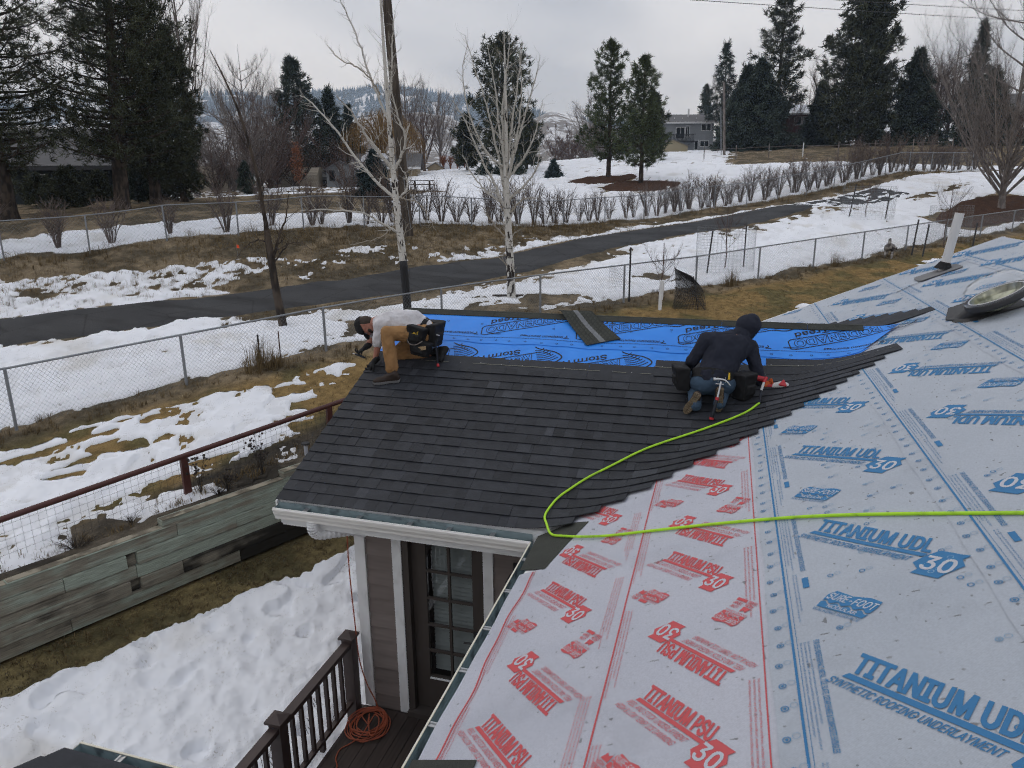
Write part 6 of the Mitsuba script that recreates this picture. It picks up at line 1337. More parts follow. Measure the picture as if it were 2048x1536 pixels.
B1L = [([(-7.97, 16.72, -0.17), (-8.67, 16.71, 0.44), (-9.21, 16.76, 1.05), (-9.75, 16.81, 1.72), (-10.30, 16.85, 2.22), (-10.63, 16.96, 2.42)], .042), ([(-8.04, 16.69, 0.55), (-8.44, 16.26, 1.29), (-8.66, 15.88, 1.88), (-8.80, 15.53, 2.17)], .04),
       ([(-7.97, 16.72, 0.58), (-7.62, 16.64, 1.19), (-7.68, 16.44, 1.69), (-7.73, 16.24, 2.28), (-7.72, 16.06, 2.94)], .038), ([(-7.97, 16.71, -0.96), (-8.20, 16.44, -0.77), (-8.68, 16.09, -0.45), (-9.50, 15.63, -0.38), (-9.86, 15.31, -0.40)], .036),
       ([(-7.96, 16.72, -0.17), (-7.76, 16.92, 0.13), (-7.84, 17.03, 0.43), (-8.03, 17.11, 0.62)], .03), ([(-7.89, 16.74, -0.11), (-7.55, 17.16, -0.30), (-7.29, 17.54, -0.94)], .02), ([(-8.07, 16.68, 1.71), (-8.48, 16.74, 2.58), (-8.80, 16.83, 3.45), (-9.18, 16.90, 4.26), (-9.36, 17.03, 4.51)], .032),
       ([(-8.24, 16.63, 2.28), (-8.35, 16.44, 2.59), (-8.60, 16.21, 2.87), (-8.86, 15.98, 2.99), (-9.06, 15.76, 3.26)], .022), ([(-7.96, 16.72, -1.02), (-8.09, 16.78, -0.78), (-8.52, 16.76, -1.09), (-9.31, 16.63, -1.28)], .02), ([(-8.08, 16.68, 1.82), (-8.03, 16.87, 2.75), (-8.04, 17.04, 3.55), (-8.02, 17.22, 4.24)], .03)]
B2T = [(-6.20, 20.69, -3.5), (-6.20, 20.69, -3.12), (-6.23, 20.68, -1.98), (-6.29, 20.66, -0.66), (-6.32, 20.65, 0.48), (-6.31, 20.66, 1.86), (-6.32, 20.65, 3.19), (-6.34, 20.65, 4.34)]
B2L = [[(-6.30, 20.66, -1.38), (-6.60, 20.16, -0.85), (-6.74, 19.70, -0.42)], [(-6.33, 20.65, -0.51), (-6.65, 20.36, 0.34), (-6.99, 20.07, 1.16), (-7.24, 19.80, 1.95), (-7.49, 19.53, 2.45)], [(-6.33, 20.65, -0.23), (-6.52, 20.69, 0.76), (-6.74, 20.72, 1.74), (-6.96, 20.75, 2.56), (-7.25, 20.75, 3.38), (-7.53, 20.76, 4.31)],
       [(-6.33, 20.65, 0.06), (-6.05, 20.67, 1.17), (-5.75, 20.68, 2.11), (-5.46, 20.70, 3.02), (-5.31, 20.67, 3.65)], [(-6.31, 20.66, 0.34), (-5.88, 20.85, 0.90), (-5.54, 21.01, 1.59), (-5.35, 21.13, 2.54)], [(-6.28, 20.67, 0.48), (-6.44, 20.49, 1.58), (-6.52, 20.34, 2.76), (-6.67, 20.17, 3.90)], [(-6.31, 20.66, 0.55), (-6.22, 20.86, 1.73), (-6.08, 21.08, 2.97), (-5.98, 21.28, 4.05)],
       [(-6.30, 20.66, -0.23), (-5.73, 20.57, 0.19), (-5.32, 20.43, 0.73), (-5.19, 20.20, 1.26)], [(-6.28, 20.67, -0.37), (-6.79, 20.55, -0.08), (-7.28, 20.44, 0.49), (-7.56, 20.39, 1.05)], [(-6.31, 20.66, 0.76), (-6.43, 20.72, 2.14), (-6.31, 20.86, 3.48), (-6.26, 20.98, 4.27)], [(-6.29, 20.66, -0.66), (-5.81, 20.61, -0.23), (-5.42, 20.53, -0.16)],
       [(-6.32, 20.65, 0.62), (-6.89, 20.45, 1.18), (-7.27, 20.30, 2.13), (-7.44, 20.22, 3.18), (-7.27, 20.23, 3.95)], [(-6.32, 20.65, .2), (-5.95, 20.4, 1.3), (-5.72, 20.2, 2.5), (-5.75, 20.1, 3.6)], [(-6.30, 20.66, -1.9), (-6.35, 20.9, -1.2), (-6.55, 21.2, -.3), (-6.6, 21.3, .9), (-6.55, 21.4, 2.3)]]
def birch(label, trunk, rad, limbs, seed, lev):
    r = random.Random(seed); t = thing('birch_tree', label, 'tree'); m = MB(); P = spline(trunk, 60); R = np.interp(np.linspace(0, 1, 60), *rad); m.tube(P, R, 12); put('trunk', m, 'mat_birch', smooth=True, parent=t)
    for pts, r0 in limbs:
        m = MB(); limb(m, pts, r0, .008, r, lev, .42, .10, 6, kids=(2, 3), up=.45, wig=.3, ang=(25, 60)); put('branch', m, 'mat_birch_twig' if r0 < .03 else 'mat_birch_limb', smooth=40, parent=t); tag('%s__branch' % t, kind=None)
    m = MB()
    for i in range(14, 58): 
        if r.random() < .8:
            a = r.uniform(0, 6.28); grow(m, P[i], A3(math.cos(a), math.sin(a), .8), r.uniform(.25, .75), max(.006, R[i] * .16), 1, r, up=.5, wig=.3, kids=(2, 4))
    k = put('twigs', m, 'mat_birch_twig', parent=t); tag(k, kind='stuff'); return t
mat('mat_birch_limb', proc(lambda p, n, uv: mix((0.50, 0.48, 0.44), (0.20, 0.18, 0.16), smoothstep(0.6, 0.75, fbm(p.x * 7, p.y * 7, p.z * 16, 3)))), 0.8, 0.2)
t = birch('slender white barked tree with black painted lower trunk just beyond the fence', B1T, ([0, .1, .3, .6, 1], [.115, .105, .09, .055, .018]), B1L, 3, 1)
m = MB(); P = spline(B1T, 60); i0 = [i for i in range(60) if P[i][2] < -1.66]; m.tube(P[2:len(i0)] , np.interp(np.linspace(0, 1, 60), [0, .1, .3, .6, 1], [.115, .105, .09, .055, .018])[2:len(i0)] + .004, 12); put('painted_band', m, 'mat_black_paint', smooth=True, parent=t); tag(t + '__painted_band', 'black painted lower trunk')
t2 = birch('white barked tree with many rising limbs beside the dark bare ground patch', B2T, ([0, .15, .4, .7, 1], [.16, .14, .105, .05, .012]), [(q, .042 if len(q) > 3 else .028) for q in B2L], 5, 1)
m = MB(); m.tube([B2T[1] + A3(-.6, .0, .0), B2T[1] + A3(.35, .1, .02)], .09, 7); k = put('fallen_log', m, 'mat_bark'); tag(k, 'short dark log on the ground at the foot of the second white tree', 'log')
r = random.Random(8)
t = thing('leaning_tree', 'thin dark leaning tree with a bare broken top left of the first white tree', 'tree')
DT = [(-11.06, 16.0, -3.9), (-11.10, 15.99, -3.27), (-11.18, 15.96, -2.41), (-11.24, 15.94, -1.38), (-11.30, 15.92, -0.39), (-11.40, 15.89, 0.70), (-11.63, 15.82, 1.87), (-11.94, 15.73, 2.78), (-12.17, 15.66, 3.34)]
m = MB(); P = spline(DT, 40); m.tube(P, np.interp(np.linspace(0, 1, 40), [0, .25, .42, .46, 1], [.125, .10, .085, .05, .01]), 9); put('trunk', m, 'mat_bark', smooth=True, parent=t)
for pts, r0 in (([(-11.20, 15.96, -1.65), (-11.02, 16.11, -1.02), (-10.88, 16.26, -0.52), (-10.81, 16.38, 0.10)], .04), ([(-11.21, 15.95, -1.2), (-11.58, 15.94, -1.14), (-11.97, 15.93, -1.33), (-12.32, 15.93, -1.66)], .022), ([(-11.16, 15.97, -1.7), (-10.74, 15.99, -1.26), (-10.37, 15.99, -1.19), (-10.03, 15.99, -1.37)], .022), ([(-11.3, 15.92, -.4), (-11.1, 15.7, .2), (-10.9, 15.5, 1.0)], .02), ([(-11.45, 15.87, 1.0), (-11.8, 15.9, 1.5), (-12.1, 15.9, 2.2)], .016)):
    m = MB(); limb(m, pts, r0, .006, r, 1, .5, .12, 6, kids=(2, 4), up=.3, wig=.35); put('branch', m, 'mat_bark', smooth=40, parent=t)
def bare_tree(name, label, x, y, ztop, rad, material, seed, nl, spread, lev=2, base=.15, trunk_r=.15, fork=.3, up=.5, kids=(3, 5), vase=1.0, sides=3, lean=(0, 0), zb=None, group=None, twig_r=1.0):
    """trunk up to the fork, then rising limbs that spread to the crown's radius"""
    r = random.Random(seed); zb = z1(x, y) if zb is None else zb; H = ztop - zb; t = thing(name, label, 'tree', group); m = MB(); top = A3(x + lean[0], y + lean[1], zb + H)
    b = A3(x, y, zb - .2); P = spline([b, lerp(b, top, fork * .5) + [r.uniform(-.1, .1), r.uniform(-.1, .1), 0], lerp(b, top, fork), lerp(b, top, .7), top], 20); m.tube(P, np.interp(np.linspace(0, 1, 20), [0, .06, fork, 1], [trunk_r * 1.25, trunk_r, trunk_r * .75, .01]), 7); put('trunk', m, material, smooth=40, parent=t)
    m = MB()
    for i in range(nl):
        f = base + (1 - base) * (i / nl) ** 1.3 * .85; a = i * 2.4 + r.uniform(-.4, .4); q = P[min(19, int(f * 19))]; prof = math.sin(math.pi * min(1, .25 + .75 * f)) ** .7 if vase < 1 else 1 - .3 * f
        d = A3(math.cos(a) * spread * prof, math.sin(a) * spread * prof, H * (1 - f) * .78 * r.uniform(.75, 1.05)); L = np.linalg.norm(d)
        e_ = q + d; p1 = q + d * .4 + A3(math.cos(a), math.sin(a), 0) * spread * .12; P2 = spline([q, p1, e_], 9); R = np.linspace(trunk_r * .42 * (1 - f * .6), .010 * twig_r, 9); m.tube(P2, R, 5, cap=False)
        for k in range(2, 9):
            for _ in range(2): grow(m, P2[k], (P2[k] - P2[k - 1]) / np.linalg.norm(P2[k] - P2[k - 1]) + A3(r.uniform(-.8, .8), r.uniform(-.8, .8), r.uniform(-.1, .7)), L * r.uniform(.14, .34), max(R[k] * .5, .009 * twig_r), lev - 1, r, up, .25, kids, (20, 50), sides, (.4, .65), .45)
    k = put('crown', m, material, parent=t); return t
bare_tree('bare_tree', 'large leafless vase shaped tree in the mulch bed at the right', 13.55, 43.75, 10.6, 0, 'mat_bark_grey', 31, 46, 4.4, 3, .11, .17, .28, .6, (3, 5), 1.0, twig_r=.9)
bare_tree('bare_tree', 'tall leafless tree rising right of the dark pines at the left', -38.93, 46.79, 15.8, 0, 'mat_bark_grey', 32, 20, 2.3, 2, .25, .20, .55, .6, (3, 5), .9, twig_r=1.4)
bare_tree('bare_tree', 'tall brushy leafless tree behind the tan arched shelter', -48.6, 66.8, 14.6, 0, 'mat_bark_grey', 33, 46, 3.4, 2, .15, .18, .3, .8, (4, 6), 1.0, twig_r=1.8)
bare_tree('bare_tree', 'leafless tree filling the gap left of the first round pine', -42.5, 62.4, 9.4, 0, 'mat_bark_red', 34, 44, 3.8, 2, .12, .16, .25, .5, (4, 6), 1.0, twig_r=1.9)
bare_tree('bare_tree', 'rounded mass of bare grey twigs right of the dark pines', -43.5, 57.9, 8.4, 0, 'mat_bark_grey', 35, 48, 4.3, 2, .10, .16, .2, .4, (4, 6), 1.0, twig_r=1.8)
bare_tree('bare_tree', 'small bare tree with forked trunk before the left tan shelter', -41.6, 52.25, 2.9, 0, 'mat_bark', 36, 14, 1.5, 2, .25, .16, .35, .4, (3, 4), 1.0)
bare_tree('bare_tree', 'tall leafless tree just right of the utility pole', -45.2, 98.9, 16.6, 0, 'mat_bark_grey', 37, 30, 3.3, 2, .2, .22, .45, .7, (4, 6), 1.0, twig_r=2.3)
bare_tree('bare_tree', 'leafless tree between the utility pole and the tall central pine', -39.2, 96.8, 14.2, 0, 'mat_bark_grey', 38, 26, 2.6, 2, .15, .2, .4, .7, (4, 5), 1.0, twig_r=2.2)
bare_tree('bare_tree', 'shorter leafless tree behind the golden willow', -39.8, 92.5, 11.6, 0, 'mat_bark_red', 39, 22, 2.2, 2, .15, .2, .4, .6, (4, 5), 1.0, twig_r=2)
bare_tree('bare_tree', 'round crowned leafless tree left of the pair of pines', -22.1, 118.6, 15.6, 0, 'mat_bark_grey', 40, 30, 3.4, 2, .2, .25, .3, .2, (4, 6), 1.0, twig_r=2.4)
bare_tree('bare_tree', 'tall leafless tree behind the spruces at the right', 29.8, 123.8, 20.5, 0, 'mat_bark_red', 41, 30, 5.2, 2, .2, .28, .35, .4, (4, 6), 1.0, twig_r=2.6)
bare_tree('bare_tree', 'leafless tree between the tall ragged pine and the big broad fir', 13.8, 121.0, 19.5, 0, 'mat_bark_red', 42, 28, 4.0, 2, .2, .25, .35, .5, (4, 6), 1.0, twig_r=2.6)
bare_tree('bare_tree', 'reddish leafless tree with conical crown right of the small spruce', 26.4, 117.5, 17.5, 0, 'mat_bark_red', 43, 40, 2.6, 2, .1, .2, .6, .2, (4, 6), 1.0, twig_r=2.6)
r = random.Random(50)
for i in range(17):                                       # leafless thicket down the valley, right of the centre
    a = math.radians(-12.6 + i * .42 + r.uniform(-.2, .2)) - math.radians(.6); R_ = r.uniform(118, 150); x, y = R_ * math.sin(a), R_ * math.cos(a)
    bare_tree('bare_tree', 'leafless brown tree in the thicket between the central pine and the pair of pines', x, y, z1(x, y) + r.uniform(4.5, 7.5), 0, r.choice(['mat_bark_red', 'mat_bark_grey', 'mat_bark']), 60 + i, 16, 2.6, 2, .08, .12, .2, .3, (4, 6), 1.0, twig_r=3.0, group='thicket in the valley')
for i in range(16):
    px_a = r.uniform(-47, -27); a = math.radians(px_a); R_ = r.uniform(74, 100); x, y = R_ * math.sin(a), R_ * math.cos(a)
    bare_tree('bare_tree', 'leafless brown tree in the background belt behind the sheds', x, y, z1(x, y) + r.uniform(3.5, 6.5), 0, r.choice(['mat_bark_red', 'mat_bark', 'mat_bark_grey']), 160 + i, 16, 2.5, 2, .08, .12, .2, .3, (4, 6), 1.0, twig_r=2.4, group='tree belt behind the sheds')
for i in range(13):
    a = math.radians(-.5 + i * 1.35 + r.uniform(-.4, .4)); R_ = r.uniform(122, 140); x, y = R_ * math.sin(a), R_ * math.cos(a)
    bare_tree('bare_tree', 'leafless tree in the belt behind the spruces at the right', x, y, z1(x, y) + r.uniform(8.5, 14), 0, r.choice(['mat_bark_red', 'mat_bark_grey', 'mat_bark_red']), 260 + i, 20, 3.2, 2, .15, .2, .3, .4, (4, 6), 1.0, twig_r=2.8, group='leafless belt behind the spruces')
# golden willow: hanging strands
r = random.Random(14); wx, wy = -41.4, 83.6; zb = z1(wx, wy); t = thing('willow_tree', 'golden twigged weeping willow behind the tan house', 'tree'); m = MB(); m.tube([[wx, wy, zb - .3], [wx + .1, wy, zb + 3.2]], [.45, .35], 8); put('trunk', m, 'mat_bark_willow', parent=t); m = MB()
for i in range(300):
    a = r.uniform(0, 6.283); R_ = 4.8 * math.sqrt(r.random()); zt = zb + 7.6 * math.sqrt(max(0, 1 - (R_ / 5.6) ** 2)) + r.uniform(-.3, .5); p = A3(wx + R_ * math.cos(a), wy + R_ * math.sin(a), zt); o = A3(math.cos(a), math.sin(a), 0); L = r.uniform(1.5, 4.5)
    if i % 6 == 0: m.tube(spline([[wx, wy, zb + 3], lerp([wx, wy, zb + 6.5], p, .6), p], 6), [.10, .08, .06, .045, .03, .02], 4, cap=False)
    for _ in range(3): s_ = A3(r.uniform(-.5, .5), r.uniform(-.5, .5), 0); m.tube([p + s_, p + s_ + o * .4 - [0, 0, L * .3], p + s_ + o * .6 - [0, 0, L]], [.016, .014, .01], 3, cap=False)
put('crown', m, 'mat_bark_willow', parent=t)
# little tree still carrying red-brown leaves
def leafcloud(P, n, size, r, spread):
    c = P[np.array([r.randrange(len(P)) for _ in range(n)])] + np.array([[r.gauss(0, spread) for _ in range(3)] for _ in range(n)]); rs = np.random.RandomState(r.randrange(10 ** 6))
    a, b = rs.normal(size=(n, 3)) * size, rs.normal(size=(n, 3)) * size * .5
    v = np.stack([c - a, c + b, c + a, c - b], 1).reshape(-1, 3); i = np.arange(n) * 4; f = np.vstack([np.stack([i, i + 1, i + 2], 1), np.stack([i, i + 2, i + 3], 1)]); return v, f, np.repeat(np.stack([rs.rand(n), rs.rand(n)], 1), 4, 0)
x, y = -34.84, 54.28; zb = z1(x, y); t = thing('small_tree', 'small tree still carrying rust red leaves before the right tan shelter', 'tree'); m = MB(); m.tube([[x, y, zb], [x + .05, y, zb + 3.4]], [.06, .02], 6); put('trunk', m, 'mat_bark', parent=t)
r = random.Random(2); P = np.array([[x + .75 * math.cos(a) * k * (1 - k) * 2.6 * r.random(), y + .75 * math.sin(a) * k * (1 - k) * 2.6 * r.random(), zb + .9 + k * 2.9] for a, k in ((r.uniform(0, 6.28), r.random()) for _ in range(260))]); m = MB(); m.add(*leafcloud(P, 1300, .045, r, .16)); put('leaves', m, 'mat_dead_leaf', parent=t)
# ------------------------------------------------------------------ conifers
def conifer(name, label, x, y, ztop, R, style, seed, ntuft, nl, size, width, material, trunk_r=.2, base=.12, lean=(0, 0), group=None, prof=None, mass=1.0):
    rs = np.random.RandomState(seed); zb = z1(x, y); H = ztop - zb; t = thing(name, label, 'tree', group); m = MB(); T_ = lambda f: A3(x + lean[0] * f, y + lean[1] * f, zb + H * f)
    m.tube([T_(-.02), T_(.03), T_(.3), T_(.65), T_(.99)], [trunk_r * 1.3, trunk_r, trunk_r * .8, trunk_r * .45, .02], 9); br = MB(); C, Dv = [], []
    nb = int(ntuft ** .5 * 2.6)
    prof = prof or {'pine': ([0, .08, .3, .6, .85, 1], [.75, .95, 1, .8, .45, .05]), 'spruce': ([0, .06, .15, .5, 1], [.7, 1, .95, .58, .02]), 'ragged': ([0, .1, .35, .6, .85, 1], [.5, .8, 1, .7, .42, .06])}[style]
    per = max(3, ntuft // nb)
    for i in range(nb):
        f = base + (1 - base) * ((i + rs.rand()) / nb); g_ = (f - base) / (1 - base); a = i * 2.39996 + rs.uniform(-.5, .5); L = R * np.interp(g_, *prof) * rs.uniform(.55, 1.15) * (1 if style == 'spruce' else rs.choice([.6, .9, 1.1], p=[.25, .5, .25])); o = A3(math.cos(a), math.sin(a), 0)
        rise = {'pine': .25 + .35 * g_, 'ragged': .05 + .4 * g_, 'spruce': -.22 + .35 * g_}[style]; q = T_(f); e_ = q + o * L + A3(0, 0, L * rise); mid = q + o * L * .55 + A3(0, 0, L * rise * .35 - (.06 * L if style == 'spruce' else .04 * L))
        B_ = spline([q, mid, e_], 7); br.tube(B_, np.linspace(max(.012, trunk_r * .22 * (1 - g_ * .7)), .008, 7), 4, cap=False)
        k = max(3, int(per * (.35 + 1.0 * L / R))); u = (.15 + .85 * rs.rand(k) ** (.75 if style != 'spruce' else .9)); s_ = np.cross(o, [0, 0, 1.0]); j = np.clip(u * 6, 0, 5.999); jj = j.astype(int); base_ = B_[jj] * (1 - (j - jj))[:, None] + B_[jj + 1] * (j - jj)[:, None]
        w = L * (.30 if style != 'spruce' else .24) * (1.15 - u * .6) * mass; off = s_[None] * (rs.uniform(-1, 1, k) * w)[:, None] + A3(0, 0, 1)[None] * (rs.normal(0, .10 if style != 'spruce' else .05, k) * L * .8 - (abs(rs.normal(0, .08, k)) * L if style == 'spruce' else 0))[:, None]
        C.append(base_ + off); Dv.append(np.tile(o * .8 + A3(0, 0, .35 if style != 'spruce' else -.15), (k, 1)))
    kt = 14; C.append(np.array([T_(.93 + .07 * rs.rand()) + rs.normal(0, .05 * R, 3) for _ in range(kt)])); Dv.append(np.tile([0, 0, 1.0], (kt, 1)))
    C, Dv = np.vstack(C), np.vstack(Dv); n = len(C); tr = put('trunk', m, 'mat_bark', smooth=40, parent=t); put('branches', br, 'mat_bark', parent=t)
    d = Dv[:, None] * .8 + rs.normal(0, .62, (n, nl, 3)); d /= np.linalg.norm(d, axis=-1, keepdims=True); ln = size * rs.uniform(.6, 1.15, (n, nl, 1)); c0 = C[:, None] + rs.normal(0, size * .16, (n, nl, 3)); sd = np.cross(d, rs.normal(size=(n, nl, 3))); sd /= np.linalg.norm(sd, axis=-1, keepdims=True) + 1e-9; sd *= width
    v = np.stack([c0 - sd, c0 + sd, c0 + d * ln * .7 + sd * .8, c0 + d * ln], 2).reshape(-1, 3); i = np.arange(n * nl) * 4; f = np.vstack([np.stack([i, i + 1, i + 2], 1), np.stack([i, i + 2, i + 3], 1)])
    rad = np.hypot(C[:, 0] - x, C[:, 1] - y) / R; tone = np.clip(.30 + .25 * rs.normal(size=(n, 1)) + .0 * rad[:, None] + .25 * rs.rand(n, nl), 0, 1).ravel()
    m = MB(); m.add(v, f, np.repeat(np.stack([tone, tone], 1), 4, 0)); put('crown', m, material, parent=t); return t
conifer('pine_tree', 'large dark pine at the left edge of the view', -29.3, 23.57, 11.5, 3.9, 'pine', 1, 2900, 12, .29, .017, 'mat_pine', .36, .16)
conifer('pine_tree', 'tall dark pine with leaning bare lower trunk, second from the left', -26.24, 26.58, 12.5, 3.7, 'pine', 2, 3500, 12, .29, .017, 'mat_pine', .33, .15, (1.0, .3))
conifer('pine_tree', 'dense dark pine third from the left, in front of the shelter', -27.0, 29.5, 10.6, 2.5, 'pine', 3, 2900, 12, .29, .017, 'mat_pine', .28, .10, (.4, .1), mass=1.3)
conifer('pine_tree', 'dark pine with rounded top just behind the third big pine', -28.5, 33.2, 8.3, 1.75, 'pine', 4, 2000, 12, .29, .02, 'mat_pine', .2, .05, mass=1.3)
for i, (x, y, h, R) in enumerate(((-35.2, 30.2, 1.5, 1.2), (-35.1, 32.3, 1.9, 1.1), (-35.3, 34.3, 1.6, 1.0), (-31.8, 34.3, 1.9, .9), (-31.0, 35.6, 1.5, 1.1))): conifer('evergreen_bush', ['first', 'second', 'third', 'fourth', 'fifth'][i] + ' dark evergreen bush from the left along the low dark house', x, y, z1(x, y) + h, R, 'pine', 70 + i, 420, 10, .22, .022, 'mat_pine', .05, .02, mass=1.5)
for i, (x, y, h, s_) in enumerate(((-44.3, 55.6, 5.5, 2.4), (-45.4, 59.5, 7.0, 2.8), (-38.6, 53.2, 4.2, 2.2), (-40.8, 58.8, 6.5, 2.6), (-45.8, 67.7, 7.5, 2.8))): bare_tree('bare_tree', 'leafless grey tree in the tangle between the two tan shelters', x, y, z1(x, y) + h, 0, ['mat_bark_red', 'mat_bark_grey', 'mat_shrub'][i % 3], 300 + i, 30, s_, 2, .06, .12, .2, .4, (4, 6), 1.0, twig_r=1.6, group='bare trees between the tan shelters')
conifer('juniper_bush', 'wide dark juniper at the foot of the second big pine', -32.3, 29.3, 1.3, 1.5, 'spruce', 5, 700, 10, .22, .02, 'mat_pine', .05, .02, mass=1.6)
conifer('juniper_bush', 'small upright dark conifer right of the second big pine trunk', -30.9, 32.5, 1.5, .75, 'pine', 6, 360, 10, .2, .02, 'mat_spruce', .04, .05)
conifer('juniper_bush', 'narrow dark conifer bush left of the leaning tree', -37.8, 51.3, 2.4, .8, 'pine', 7, 420, 10, .25, .03, 'mat_spruce', .05, .03)
conifer('pine_tree', 'pine with pointed crown against the sky left of the utility pole', -50.3, 78.9, 15.2, 4.2, 'ragged', 8, 1500, 9, .6, .055, 'mat_spruce', .28, .08, mass=1.3)
conifer('spruce_tree', 'dark spruce next to the pointed pine left of the utility pole', -49.0, 84.4, 12.4, 4.2, 'spruce', 9, 1500, 9, .6, .06, 'mat_spruce', .22, .04)
conifer('spruce_tree', 'second dark spruce just left of the utility pole', -49.3, 89.6, 11.0, 3.2, 'spruce', 10, 1100, 9, .6, .06, 'mat_spruce', .22, .04)
conifer('pine_tree', 'tall rounded pine behind the second white tree', -25.2, 81.2, 16.2, 4.3, 'pine', 11, 1500, 9, .55, .055, 'mat_pine', .33, .10, prof=([0, .1, .35, .6, .85, 1], [.7, .8, .95, .95, .62, .15]), mass=1.2)
conifer('pine_tree', 'short dark pine left of the tall rounded pine', -30.8, 84.7, 8.8, 1.9, 'pine', 12, 800, 9, .55, .055, 'mat_pine', .2, .08)
conifer('pine_tree', 'short dark pine right of the tall rounded pine', -22.9, 82.9, 8.8, 2.0, 'pine', 13, 800, 9, .55, .055, 'mat_pine', .2, .08)
conifer('pine_tree', 'left and taller of the pair of pines in the snowy field', -9.3, 57.78, 10.8, 2.45, 'pine', 14, 1250, 9, .36, .03, 'mat_pine_light', .19, .13, mass=1.2, prof=([0, .05, .25, .6, .85, 1], [.6, 1, .95, .75, .42, .06]))
conifer('pine_tree', 'right and shorter of the pair of pines in the snowy field', -6.25, 53.5, 8.9, 2.2, 'pine', 15, 1250, 9, .34, .028, 'mat_pine_light', .17, .13, mass=1.2, prof=([0, .05, .25, .6, .85, 1], [.6, 1, .95, .75, .42, .06]))
conifer('pine_tree', 'dark pine peeking out right behind the pair of pines', -9.3, 91.3, 11.0, 1.7, 'pine', 16, 700, 9, .5, .06, 'mat_pine', .2, .1)
conifer('fir_tree', 'slim fir with drooping limbs beside the wooden pole on the right', -2.0, 122.6, 21.5, 4.4, 'spruce', 17, 800, 9, .65, .05, 'mat_spruce', .25, .34)
conifer('fir_tree', 'short fir behind the grey house', -5.3, 138.5, 17.6, 2.9, 'spruce', 18, 800, 9, .7, .075, 'mat_spruce', .2, .05)
conifer('pine_tree', 'tall ragged pine with open crown among the spruces on the right', 5.6, 116.5, 27.5, 5.2, 'ragged', 19, 1350, 9, .75, .06, 'mat_pine', .38, .18)
conifer('spruce_tree', 'broad dark spruce at the foot of the tall ragged pine', 2.9, 107.7, 16.4, 6.6, 'spruce', 20, 2900, 9, .75, .07, 'mat_spruce', .28, .02)
conifer('spruce_tree', 'dark spruce beside the broad one, just right of the wooden pole', 1.1, 109.0, 16.0, 4.6, 'spruce', 21, 2200, 9, .75, .07, 'mat_spruce', .25, .02)
conifer('fir_tree', 'big broad dark fir at the right rising past the top edge', 15.3, 105.4, 24.5, 5.4, 'ragged', 22, 3600, 9, .75, .07, 'mat_pine', .38, .02, mass=1.35, prof=([0, .1, .35, .6, .85, 1], [.8, 1, .95, .8, .55, .15]))
conifer('spruce_tree', 'neat dark conical spruce right of the big broad fir', 21.0, 104.4, 16.2, 4.3, 'spruce', 23, 2300, 9, .7, .07, 'mat_spruce', .22, .02)
conifer('spruce_tree', 'tall narrow spruce behind the bare tree at the right edge', 29.9, 113.4, 20.5, 3.6, 'spruce', 24, 1100, 9, .7, .055, 'mat_spruce', .25, .03)
conifer('spruce_tree', 'dark spruce low behind the bare tree at the right edge', 27.5, 97.5, 12.5, 4.4, 'spruce', 27, 1400, 9, .7, .07, 'mat_spruce', .22, .02)
conifer('spruce_tree', 'spruce half hidden between the ragged pine and the broad fir', 11.5, 116.2, 14.4, 2.8, 'spruce', 25, 1200, 9, .75, .075, 'mat_spruce', .25, .03)
conifer('blue_spruce', 'small blue green spruce in front of the tan house', -23.2, 45.3, 2.7, 1.85, 'spruce', 26, 1500, 10, .30, .025, 'mat_bluespruce', .1, .02)
conifer('blue_spruce', 'lone little blue spruce on the snow right of the central pine', -18.04, 76.0, 3.0, 1.2, 'spruce', 28, 420, 9, .4, .05, 'mat_bluespruce', .1, .02)
for i, (x, y) in enumerate(((-26.2, 78.0), (-24.4, 78.4), (-22.8, 78.9))): conifer('juniper_bush', ['left of three low dark junipers below the tall central pine', 'middle one of three low dark junipers below the tall central pine', 'right one of three low dark junipers below the tall central pine'][i], x, y, z1(x, y) + 1.5, 1.3, 'spruce', 30 + i, 320, 9, .4, .05, 'mat_spruce', .06, .02, mass=1.6)
# saplings in the cages and guards
for x, y, h, lb in ((-.05, 26.7, 2.2, 'thin leafless sapling inside the first wire cage beyond the fence'), (6.3, 38.1, 1.9, 'thin leafless sapling inside the wire cage near the mulch bed'), (8.55, 33.4, 2.6, 'small bare sapling behind the white vent pipe at the fence'), (-1.70, 20.68, 1.9, 'bare sapling growing out of the white trunk guard')):
    bare_tree('sapling', lb, x, y, z1(x, y) + h, 0, 'mat_bark_red', int(h * 100), 9, .35 * h * .9, 2, .35, .02, .6, .5, (2, 4), 1.0, twig_r=.35)
# ------------------------------------------------------------------ pole, wires, far houses and sheds, hills
PO = thing('utility_pole', 'tall brown wooden utility pole behind the first white tree', 'utility pole')
m = MB(); m.tube([[-11.71, 25.41, -1.6], [-12.0, 25.32, 4.8], [-12.2, 25.26, 9.6]], [.20, .175, .15], 14); put('shaft', m, 'mat_pole', smooth=True, parent=PO)
m = MB(); m.tube([[-11.55, 25.30, -1.3], [-11.70, 25.2, .6]], .012, 5); put('ground_wire', m, 'mat_wire', parent=PO)
m = MB(); m.obox([-12.19, 25.2, 9.0], unit([.5, -.86, 0]) * 1.2, unit([.86, .5, 0]) * .06, [0, 0, .07]); put('crossarm', m, 'mat_pole', parent=PO)
P2_ = thing('utility_pole', 'weathered wooden pole in front of the slim fir at the right', 'utility pole'); m = MB(); m.tube([[-1.05, 91.56, 4.0], [-1.6, 91.4, 12.0]], [.17, .13], 10); put('shaft', m, 'mat_bark_grey', smooth=True, parent=P2_)
